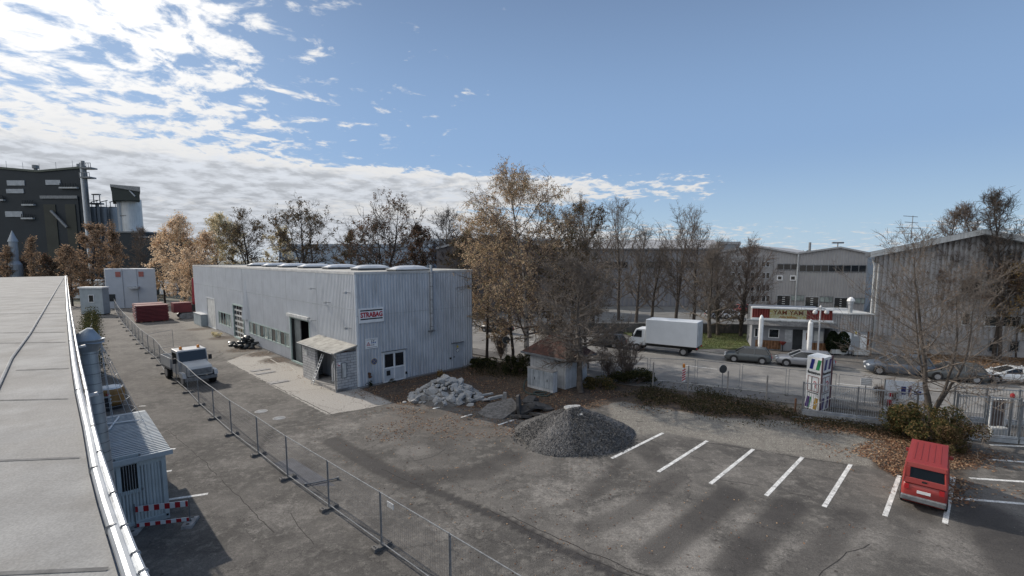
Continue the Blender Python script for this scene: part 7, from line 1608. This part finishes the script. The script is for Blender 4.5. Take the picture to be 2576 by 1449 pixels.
# small bare tree by the hut
p, h = tg(1460, 988, 690); tree('bare_tree', p, 'small knotty bare tree leaning over the white hut', 'tree', 21, h, 3.9, bark_g, twig_g, L_oak, 1200, .08, 0, n1=40, n2=11, n3=7, n4=3, alo=98, ahi=40, curve=.03, shape='round', th=.24, tr=.24, tk=1.5, tw=.6, wob=.16, lean=(-.12, .1))
p, h = tg(1478, 930, 640); tree('autumn_tree', p, 'twiggy brown leaved tree behind the white hut, right of the birch', 'tree', 15, h, 4.4, bark_g, twig_g, L_oak, 7000, .12, .2, n1=30, n2=9, n3=6, n4=2, alo=85, ahi=35, shape='round', th=.2, tr=.15, tw=.7, clump=.8)
# bare trees beyond the street: one kind, several placements
bare = []
for i, (u, vb, vt, R, lab) in enumerate(((1556, 806, 540, 4.6, 'broad bare tree above the box truck, tallest of the bare row'), (1492, 818, 522, 3.2, 'slender bare tree just right of the tallest birch'), (1700, 808, 562, 4.2, 'bare tree with a fan of branches between box truck and lawn'), (1640, 806, 640, 2.6, 'lower bare tree behind the box truck'), (1745, 812, 598, 3.4, 'bare tree left of the lawn, beside the fan shaped one'), (1785, 853, 655, 2.6, 'bare tree at the left end of the lawn'), (1806, 846, 640, 2.6, 'bare tree second from the left on the lawn'), (1863, 849, 645, 3.0, 'bare tree on the lawn nearest the snack bar'), (1600, 812, 600, 3.0, 'thin bare tree between the broad one and the fan shaped one'), (1440, 850, 560, 3.0, 'bare tree half hidden behind the right side of the birch'))):
    p, h = tg(u, vb, vt); tree('bare_tree', p, lab, 'tree', 30 + i, h, R * 1.5, bark_d if i % 3 == 1 else bark_g, twig_r if i % 3 == 1 else twig_g, L_birch if i in (1, 9) else None, 1500 if i in (1, 9) else 0, .12, 0, group='bare trees along the street', n1=24, n2=9, n3=6, n4=1, alo=62, ahi=16, curve=.045, shape='vase', th=.16, tr=.25, tw=.9, wob=.08, forks=1 if i in (0, 2, 7) else 0, tk=1.9)
# right hand trees
p, h = tg(2338, 1092, 640); tree('bare_tree', p, 'wide low branching bare tree growing out of the big shrub by the van', 'tree', 51, h, 4.3, bark_g, twig_g, L_brn, 500, .10, 0, n1=26, n2=9, n3=5, n4=2, alo=90, ahi=28, curve=.045, shape='vase', th=.20, tr=.13, tw=.6, wob=.13, forks=3, tk=1.15)
p, h = tg(2352, 893, 545); tree('thin_tree', p, 'thin tall tree before the dark hall, left of its ridge', 'tree', 52, h, 2.6, bark_d, twig_r, L_brn, 2600, .13, 0, leafband=(.2, .72), n1=36, n2=8, n3=5, n4=2, alo=45, ahi=22, shape='round', th=.3, tr=.13, tw=.7, tk=1.6, clump=1.0)
p, h = tg(2400, 893, 530); tree('thin_tree', p, 'thin tall tree with a sparse top under the hall ridge', 'tree', 53, h, 2.4, bark_d, twig_r, L_brn, 2400, .13, 0, leafband=(.2, .72), n1=36, n2=8, n3=5, n4=2, alo=45, ahi=22, shape='round', th=.35, tr=.14, tw=.7, tk=1.6, clump=1.0)
p, h = tg(2500, 908, 503); tree('tall_tree', p, 'tallest tree on the right with a bare round top and brown leaves below', 'tree', 54, h, 2.9, bark_d, twig_d, L_brn, 5200, .13, 0, n1=40, n2=9, n3=6, n4=2, alo=60, ahi=25, shape='birch', th=.35, tr=.18, tw=.7, tk=1.7, leafband=(.3, .66), clump=.8)
p, h = tg(2466, 897, 640); tree('thin_tree', p, 'slim tree with yellow leaf clusters left of the tallest right tree', 'tree', 55, h, 1.9, bark_d, twig_d, L_yel, 1800, .14, .3, n1=22, n2=7, n3=5, n4=1, alo=70, ahi=30, shape='round', th=.4, tr=.16, tw=.6, clump=1.6)
p, h = tg(2514, 912, 660); tree('thin_tree', p, 'slim dark tree close beside the tallest right tree', 'tree', 56, h, 2.0, bark_d, twig_d, L_yel, 1300, .14, .3, n1=22, n2=7, n3=5, n4=1, alo=60, ahi=30, shape='round', th=.42, tr=.16, tw=.6, clump=1.6)
p, h = tg(2556, 906, 740); tree('thin_tree', p, 'small leaning tree with yellow leaves at the right edge', 'tree', 57, h, 1.7, bark_d, twig_d, L_yel, 1500, .15, .3, n1=18, n2=7, n3=5, n4=1, alo=75, ahi=40, shape='round', th=.45, tr=.07, tw=.5, clump=1.0, lean=(-.15, 0))
p, h = tg(2600, 900, 600); tree('thin_tree', p, 'brown leaved tree cut off by the right edge', 'tree', 58, h, 2.8, bark_d, twig_d, L_brn, 3000, .14, 0, n1=26, n2=8, n3=5, n4=1, alo=60, ahi=30, shape='round', th=.35, tr=.13, tw=.6, clump=.8)
# trees behind the hall
def back(u, Y, vt, **kw):
    q = at_depth(u, 700, Y); return Vector((q.x, Y, 0)), at_depth(u, vt, Y).z
p, h = back(640, 100, 544); tree('oak_tree', p, 'dark half bare tree left of the two broad ones behind the hall roof', 'tree', 61, h, 5.2, bark_d, twig_d, L_oak, 4200, .28, 0, n1=22, n2=8, n3=4, n4=1, alo=85, ahi=40, shape='round', th=.35, tr=.3, tw=1.0, tk=2.0, clump=1.2, forks=2, wob=.15)
p, h = back(772, 95, 535); tree('oak_tree', p, 'broad spreading dark tree behind the first roof domes', 'tree', 62, h, 7.6, bark_d, twig_d, L_oak, 5600, .30, 0, n1=24, n2=9, n3=4, n4=1, alo=92, ahi=45, shape='round', th=.36, tr=.35, tw=1.1, tk=2.0, clump=1.2, forks=2, wob=.17)
p, h = back(968, 92, 521); tree('oak_tree', p, 'big dark tree with russet leaves behind the middle of the hall roof', 'tree', 63, h, 7.4, bark_d, twig_d, L_oakr, 6500, .28, 0, n1=28, n2=9, n3=4, n4=1, alo=80, ahi=32, shape='vase', th=.30, tr=.34, tw=1.0, tk=2.0, clump=1.2, forks=3, wob=.14)
p, h = back(1140, 92, 552); tree('bare_tree', p, 'finely twigged bare tree between the russet tree and the birch', 'tree', 64, h, 5.0, bark_d, twig_d, L_oakr, 2200, .22, 0, n1=26, n2=9, n3=6, n4=2, alo=70, ahi=28, shape='vase', th=.33, tr=.26, tw=1.0, tk=2.6, forks=2, clump=.8, leafband=(.2, .75))
p, h = back(1075, 90, 585); tree('autumn_tree', p, 'reddish brown tree behind the hall roof, left of the finely twigged one', 'tree', 65, h, 4.4, bark_d, twig_d, L_oakr, 7500, .26, 0, n1=28, n2=8, n3=5, n4=0, alo=70, ahi=25, shape='round', th=.3, tr=.22, tw=.9, tk=2.2, clump=.7)
p, h = back(1165, 84, 605); tree('autumn_tree', p, 'brownish tree right behind the hall roof corner', 'tree', 66, h, 4.4, bark_d, twig_r, L_oak, 7500, .24, 0, n1=28, n2=8, n3=5, n4=0, alo=75, ahi=30, shape='round', th=.2, tr=.2, tw=.9, tk=2.2, clump=.6)
p, h = back(700, 112, 590); tree('autumn_tree', p, 'olive brown tree low between the two dark trees behind the hall', 'tree', 67, h, 4.6, bark_d, twig_d, L_tan, 6500, .30, 0, n1=26, n2=8, n3=5, n4=0, alo=80, ahi=35, shape='round', th=.15, tr=.2, tw=.9, tk=2.2, clump=.5)
p, h = back(865, 108, 600); tree('autumn_tree', p, 'low brown tree between the broad dark one and the russet one', 'tree', 68, h, 5.0, bark_d, twig_d, L_oak, 6500, .30, 0, n1=26, n2=8, n3=5, n4=0, alo=80, ahi=35, shape='round', th=.12, tr=.2, tw=.9, tk=2.2, clump=.6)
# pale golden trees left of the hall
p, h = back(462, 98, 556); tree('weeping_tree', p, 'tallest pale golden weeping tree beside the far end of the hall', 'tree', 71, h, 4.0, bark_g, twig_g, L_gold, 13000, .30, .9, n1=36, n2=9, n3=5, n4=0, alo=60, ahi=35, droop=.10, shape='birch', th=.10, tr=.3, tw=1.4, clump=.35)
p, h = back(488, 88, 640); tree('weeping_tree', p, 'lower golden weeping tree touching the hall end', 'tree', 72, h, 3.2, bark_g, twig_g, L_gold, 8500, .28, .9, n1=28, n2=8, n3=5, n4=0, alo=70, ahi=40, droop=.12, shape='birch', th=.05, tr=.2, tw=1.3, clump=.35)
p, h = back(411, 104, 586); tree('weeping_tree', p, 'smallest golden tree beside the dark low hall', 'tree', 73, h, 2.8, bark_g, twig_g, L_gold, 6000, .28, .8, n1=26, n2=8, n3=4, n4=0, alo=62, ahi=35, droop=.08, shape='birch', th=.08, tr=.2, tw=1.1, clump=.4)
p, h = back(545, 108, 554); tree('willow_tree', p, 'tan green willow left of the first dark tree', 'tree', 74, h, 5.2, bark_g, twig_g, L_tan, 12000, .30, .9, n1=34, n2=9, n3=5, n4=0, alo=66, ahi=34, droop=.09, shape='birch', th=.10, tr=.3, tw=1.4, clump=.35)
p, h = back(590, 112, 572); tree('willow_tree', p, 'darker willow between the tan green one and the dark tree', 'tree', 75, h, 4.2, bark_g, twig_g, L_tan, 7500, .28, .8, n1=28, n2=8, n3=5, n4=0, alo=62, ahi=34, droop=.07, shape='birch', th=.10, tr=.25, tw=1.2, clump=.5)
p, h = back(512, 100, 590); tree('weeping_tree', p, 'pale golden weeping tree just behind the far end of the hall roof', 'tree', 91, h, 3.6, bark_g, twig_g, L_gold, 9000, .28, .9, n1=30, n2=9, n3=5, n4=0, alo=62, ahi=34, droop=.10, shape='birch', th=.08, tr=.25, tw=1.2, clump=.35)
p, h = back(350, 118, 588); tree('bare_tree', p, 'grey bare tree between the orange trees and the dark low hall', 'tree', 76, h, 3.6, bark_g, twig_g, L_brn, 900, .24, 0, n1=24, n2=8, n3=5, n4=2, alo=55, ahi=18, shape='round', th=.2, tr=.2, tw=1.1, tk=2.8)
p, h = back(300, 112, 561); tree('birch_tree', p, 'slender ochre birch in front of the pale silos', 'birch', 77, h, 2.4, bark_g, twig_g, L_orange, 8000, .28, .8, n1=28, n2=8, n3=5, n4=0, alo=45, ahi=15, droop=.07, shape='birch', th=.08, tr=.2, tw=1.1, clump=.4)
p, h = back(232, 105, 580); tree('autumn_tree', p, 'round orange brown tree behind the near roof, left of the ochre birch', 'tree', 78, h, 4.4, bark_d, twig_d, L_orange, 12000, .30, .2, n1=34, n2=9, n3=5, n4=0, alo=75, ahi=30, shape='round', th=.12, tr=.25, tw=1.0, clump=.4)
p, h = back(176, 100, 630); tree('autumn_tree', p, 'lower orange tree leaning out behind the near roof edge', 'tree', 79, h, 2.6, bark_d, twig_d, L_orange, 6000, .28, .2, n1=26, n2=8, n3=4, n4=0, alo=75, ahi=30, shape='round', th=.12, tr=.2, tw=.9, clump=.4)
p, h = back(94, 118, 605); tree('autumn_tree', p, 'narrow orange tree in front of the dark plant', 'tree', 80, h, 1.9, bark_d, twig_d, L_orange, 4500, .30, .2, n1=26, n2=7, n3=4, n4=0, alo=55, ahi=25, shape='birch', th=.1, tr=.2, tw=.9)
p, h = back(6, 118, 626); tree('autumn_tree', p, 'orange tree cut off by the left edge before the plant', 'tree', 81, h, 2.0, bark_d, twig_d, L_orange, 4500, .30, .2, n1=26, n2=7, n3=4, n4=0, alo=65, ahi=30, shape='round', th=.1, tr=.2, tw=.9)
for i, (u, vt) in enumerate(((60, 655), (130, 650), (165, 668))):
    p, h = back(u, 122, vt); tree('autumn_tree', p, ['small brown tree between the pointed silo and the left orange ones', 'low brown tree right of the narrow orange one', 'low rusty tree near the end of the near roof'][i], 'tree', 84 + i, h, 2.8, bark_d, twig_d, L_oakr, 3500, .32, .2, n1=22, n2=6, n3=4, n4=0, alo=80, ahi=35, shape='round', th=.1, tr=.2, tw=.9)

# ---------------------------------------------------------------- shrubs, hedge, weeds, fallen leaves
def shrub(name, c, rx, ry, ht, leaf, n, ls, label, cat='shrub', seed=0, twig=twig_r, hollow=.35, nst=26, rz=0.0):
    rs = np.random.default_rng(seed + 100); e = thing(name, c, 0, label, cat); o = np.array(c)
    NL = 22; lob = rs.uniform(-.62, .62, (NL, 3)); lob[:, 2] = rs.uniform(.08, .85, NL); li = rs.integers(0, NL, n); d = rs.normal(size=(n, 3)); d /= np.linalg.norm(d, axis=1)[:, None]; r = rs.uniform(hollow, 1, n) ** .5 * rs.uniform(.16, .40, NL)[li]
    P = lob[li] * np.array([1.25, 1.25, 1.0]) + d * r[:, None] * np.array([1, 1, .8]); P[:, 2] = np.abs(P[:, 2]); P *= np.array([rx, ry, ht]); c_, s_ = math.cos(rz), math.sin(rz); P = np.stack([P[:, 0] * c_ - P[:, 1] * s_, P[:, 0] * s_ + P[:, 1] * c_, P[:, 2]], 1)
    V, Q = leaf_quads(P, ls, rs); np_mesh('foliage', V + o, Q, leaf, parent=e)
    S = []
    for i in range(nst):
        t = rs.uniform(0, 6.28); q = np.array([rx * .15 * math.cos(t), ry * .15 * math.sin(t), 0.]); dd = norm(np.array([math.cos(t) * .6 * rx / ht, math.sin(t) * .6 * ry / ht, 1.]))
        for j in range(5): dd = norm(dd + rs.normal(0, .15, 3)); q2 = q + dd * ht * .19; S.append((*q, *q2, .02 * (1 - j * .15), .02 * (1 - (j + 1) * .15))); q = q2
    V, Q = seg_mesh(S, 4); np_mesh('stem', V + o, Q, twig, parent=e); return e
shrub('shrub', g(2335, 1115), 1.9, 1.5, 2.1, L_green2, 9000, .11, 'big green and yellow leaved shrub in front of the red van', seed=1, nst=40)
shrub('shrub', g(2275, 1095), 1.1, .9, 1.7, L_green2, 4500, .11, 'left flank shrub with yellowing leaves beside the sliding gate', seed=2)
shrub('shrub', g(2385, 1135), 1.3, 1.2, 1.6, leafmat('brown_shrub_leaves', [(0.13, .085, .05), (0.20, .14, .08), (0.08, .06, .035), (0.10, .095, .04)]), 6500, .10, 'lower right flank shrub before the right bar fence', seed=3)
shrub('shrub', g(1590, 968), 2.1, 1.0, 1.25, L_green, 9000, .10, 'dark green low shrub under the bare twigs right of the white hut', seed=4)
shrub('shrub', g(1500, 975), 1.5, .9, .9, L_green2, 6000, .10, 'yellow green low shrub around the foot of the small bare tree', seed=5)
shrub('shrub', g(1215, 925), 1.3, .8, 1.0, L_green, 5000, .11, 'dark green shrub at the right foot of the hall gable', seed=6)
shrub('shrub', g(1300, 940), 1.3, .9, 1.8, L_green, 6000, .11, 'dark green shrub against the left side of the white hut', seed=7)
shrub('shrub', g(1108, 946), .35, .3, .55, L_yel, 500, .08, 'small yellow weed tuft at the foot of the hall gable', 'weed', seed=8, nst=6)
shrub('shrub', g(975, 962), .6, .25, .35, L_green, 500, .08, 'low green tuft under the gable double door', 'weed', seed=9, nst=6)
shrub('shrub', g(925, 972), .4, .3, .5, L_green, 500, .08, 'low green tuft at the near hall corner', 'weed', seed=10, nst=6)
shrub('shrub', g(545, 845), 1.6, .5, .6, L_tan, 900, .12, 'dry yellow weeds along the far foot of the hall front', 'weed', seed=11, nst=8, rz=-.8)
for i, (u, v, lab) in enumerate(((2092, 891, 'left'), (2118, 893, 'right'))):
    c = g(u, v); e = thing('cypress_bush', c, 0, 'dark columnar evergreen in front of the annex, the ' + lab + ' one of the pair', 'evergreen', 'columnar evergreens'); rs = np.random.default_rng(60 + i); n = 5200; t = rs.uniform(0, 6.28, n); z = rs.random(n); r = .62 * np.sin(np.pi * np.clip(.12 + .86 * z, 0, 1)) ** .5 * rs.uniform(.5, 1, n) ** .5 * (1 + .15 * np.sin(3 * t + 5 * z)); P = np.stack([r * np.cos(t), r * np.sin(t), .35 + z * 2.1], 1); V, Q = leaf_quads(P, .11, rs); np_mesh('foliage', V + np.array(c), Q, L_dark, parent=e)
    m = MB(); m.lathe(c, [(.22, 0), (.28, .35), (.30, .4)], 12); m.build('pot', conc, e)
# bare multi stem shrubs
def stems_shrub(c, ht, n, label, seed, spread=.5, twig=twig_r):
    A, B, Cc, tips = grow(seed, ht, ht * .30, th=.15, n1=9, n2=5, n3=4, n4=2, alo=40, ahi=20, shape='vase', tr=.03, tw=.4, wob=.14); e = thing('bare_shrub', c, 0, label, 'shrub'); rs = np.random.default_rng(seed); Vs = []; Qs = []; k = 0
    S = np.array(A + B + Cc)
    for i in range(n):
        t = rs.uniform(0, 6.28); ln = rs.uniform(.1, spread); c_, s_ = math.cos(t), math.sin(t); V, Q = seg_mesh(S, 3); V = V * rs.uniform(.7, 1.0); x = V[:, 0] * c_ - V[:, 1] * s_; y = V[:, 0] * s_ + V[:, 1] * c_; V = np.stack([x + V[:, 2] * ln * math.cos(t), y + V[:, 2] * ln * math.sin(t), V[:, 2]], 1); Vs.append(V); Qs.append(Q + k); k += len(V)
    np_mesh('branches', np.concatenate(Vs) + np.array(c), np.concatenate(Qs), twig, parent=e); return e
stems_shrub(g(1575, 962), 3.3, 11, 'tangled bare shrub right of the white hut', 201)
stems_shrub(g(1535, 958), 2.6, 8, 'smaller bare shrub close to the white hut wall', 202)
stems_shrub(g(1260, 905), 2.4, 9, 'bare tangled shrub between hall corner and round road sign', 203)
stems_shrub(g(2230, 1040), 1.8, 6, 'low bare shrub behind the sliding gate', 204)
# hedge along the near building
ha, hb_ = g(255, 958), g(246, 800); n = 9000; t = rng.random(n); P = np.array(ha)[None] * (1 - t[:, None]) + np.array(hb_)[None] * t[:, None] + np.stack([rng.normal(-1.0, .5, n), rng.normal(0, .4, n), rng.uniform(0, 1.9, n) * (.8 + .3 * np.sin(t * 40))], 1)
e = thing('hedge', ha, 0, 'dark narrow ivy hedge along the yard foot of the near building', 'hedge'); V, Q = leaf_quads(P, .2, rng); np_mesh('foliage', V, Q, L_green, parent=e); m = MB(); m.cyl(ha + Vector((-.9, 0, 1.0)), hb_ + Vector((-.9, 0, 1.0)), .12, n=5); m.build('inner_rail', galv_dark, e)
def stuff(name, P, ls, leaf, label, cat, flat=False, hang=0.0):
    if flat:
        n = len(P); a = rng.normal(size=(n, 3)); a[:, 2] *= .25; a /= np.linalg.norm(a, axis=1)[:, None]; b = np.cross(a, np.array([[0, 0, 1.]]) + rng.normal(0, .2, (n, 3))); b /= np.linalg.norm(b, axis=1)[:, None]; s = ls * rng.uniform(.6, 1.3, n); a *= s[:, None] * .5; b *= s[:, None] * .36; V = np.stack([P - a, P + b, P + a, P - b], 1).reshape(-1, 3); Q = np.arange(4 * n).reshape(-1, 4)
    else: V, Q = leaf_quads(P, ls, rng, hang, .35)
    o = np_mesh(name, V, Q, leaf); WM[o.name] = Matrix.Identity(4); tag(o, label, cat, None, 'stuff'); return o
def scatter(poly_px, n, zs, fall=0.0, thin=0.0):
    poly = np.array(gp(poly_px)); lo, hi = poly.min(0) - 1, poly.max(0) + 1; out = []
    while sum(map(len, out)) < n:
        P = rng.uniform(lo, hi, (n, 2)); sd = poly_sd(P, poly); nz = np.array([mnoise.noise((x * .5, y * .5, 3.0)) for x, y in P]); keep = (sd + nz * 1.6 * thin + rng.exponential(.5, len(P)) * fall > (0 if not fall else .4)) & (nz * thin > -.25); out.append(P[keep])
    P = np.concatenate(out)[:n]; return np.concatenate([P, rng.uniform(*zs, (n, 1))], 1)
FP = np.concatenate([scatter([(2140, 1130), (2250, 1085), (2420, 1110), (2470, 1150), (2440, 1215), (2380, 1250), (2250, 1200), (2180, 1180)], 8000, (.015, .05), 1, 1), scatter([(2000, 1052), (2260, 1088), (2250, 1120), (2100, 1085), (1990, 1062)], 1800, (.02, .05), 1, 1),
    scatter([(905, 985), (1190, 925), (1330, 985), (1480, 985), (1620, 985), (1560, 1010), (1400, 1050), (1220, 1030), (1000, 1018)], 6500, (.015, .05), 1, 1), scatter([(880, 1090), (1010, 1028), (1230, 1035), (1330, 1070), (1150, 1110)], 1000, (.012, .03), 1, 1),
    scatter([(1240, 1085), (1300, 1060), (1330, 1080), (1270, 1095)], 260, (.012, .03), 1, 0), scatter([(560, 870), (700, 905), (830, 960), (860, 990), (700, 930), (560, 890)], 350, (.012, .03), 1, 1), scatter([(1640, 975), (2010, 1035), (2000, 1070), (1600, 1020)], 1700, (.015, .05), 1, 1)])
stuff('fallen_leaves', FP, .10, L_fall, 'brown fallen leaves drifted over the yard edges and round the van', 'fallen leaves', True)
Pb = scatter([(880, 1180), (700, 1040), (1000, 1030), (1500, 1160), (2200, 1330), (1700, 1449), (1200, 1449)], 700, (.012, .02)); stuff('scattered_leaves', Pb, .07, L_fall, 'single pale leaves and crumbs scattered thinly over the asphalt', 'leaf litter', True)
W = scatter([(1640, 978), (1760, 985), (2010, 1040), (2010, 1066), (1850, 1055), (1700, 1030), (1560, 1005)], 9000, (0, .42), 1, .8); W[:, 2] *= (0.6 + .8 * np.array([mnoise.noise((x, y, 9.)) + .3 for x, y, _ in W])); W[:, 2] = np.abs(W[:, 2]); stuff('weeds', W, .16, L_weed, 'strip of dark weeds and dry grass below the bare fence posts', 'weeds', hang=-.8)
W = scatter([(2010, 1050), (2262, 1084), (2262, 1096), (2010, 1062)], 2600, (0, .25), 1, .6); stuff('weeds', W, .13, L_weed, 'tufts of grass in front of the sliding gate beam', 'weeds', hang=-.8)
W = scatter([(1195, 922), (1330, 915), (1330, 955), (1250, 950), (1200, 940)], 3500, (0, .3), 1, .6); stuff('weeds', W, .16, L_weed, 'dark undergrowth between hall corner and white hut', 'weeds', hang=-.6)
# leafy bank under the right hand trees
bk_ = [(2230, 884), (2420, 888), (2640, 896), (2660, 955), (2460, 945), (2280, 915)]
sheet('leafy_bank', [tuple(g(*q))[:2] for q in bk_], soil_m, .18, -.05)
FB = scatter(bk_, 9000, (.19, .26), 0, 0); stuff('fallen_leaves', FB, .17, leafmat('bank_leaf_colours', [(0.221, 0.133, 0.077), (0.138, 0.082, 0.050), (0.297, 0.201, 0.121)], .1), 'thick orange brown leaves covering the bank before the dark hall', 'fallen leaves', True)
W = np.concatenate([scatter([(1560, 836), (1889, 842), (1887, 878), (1759, 880), (1690, 866)], 9000, (.16, .24))]); stuff('grass', W, .14, leafmat('grass_blades', [(0.069, 0.093, 0.033), (0.107, 0.123, 0.051), (0.135, 0.135, 0.071)], .2), 'short green grass of the lawn left of the snack bar', 'grass', hang=-1)
# distant wood on the horizon
n = 14000; x = rng.uniform(95, 720, n); z = rng.random(n) ** 1.2 * (7 + 5 * np.sin(x * .05) + 3 * np.sin(x * .21 + 2) + 2 * np.sin(x * .6)); P = np.stack([x, 600 + rng.uniform(0, 50, n), np.abs(z) + 6], 1); stuff('distant_wood', P, 5.5, leafmat('distant_wood_colours', [(0.030, 0.036, 0.024), (0.057, 0.049, 0.032), (0.093, 0.061, 0.037)], .1), 'dark line of far off woodland on the horizon', 'woodland')
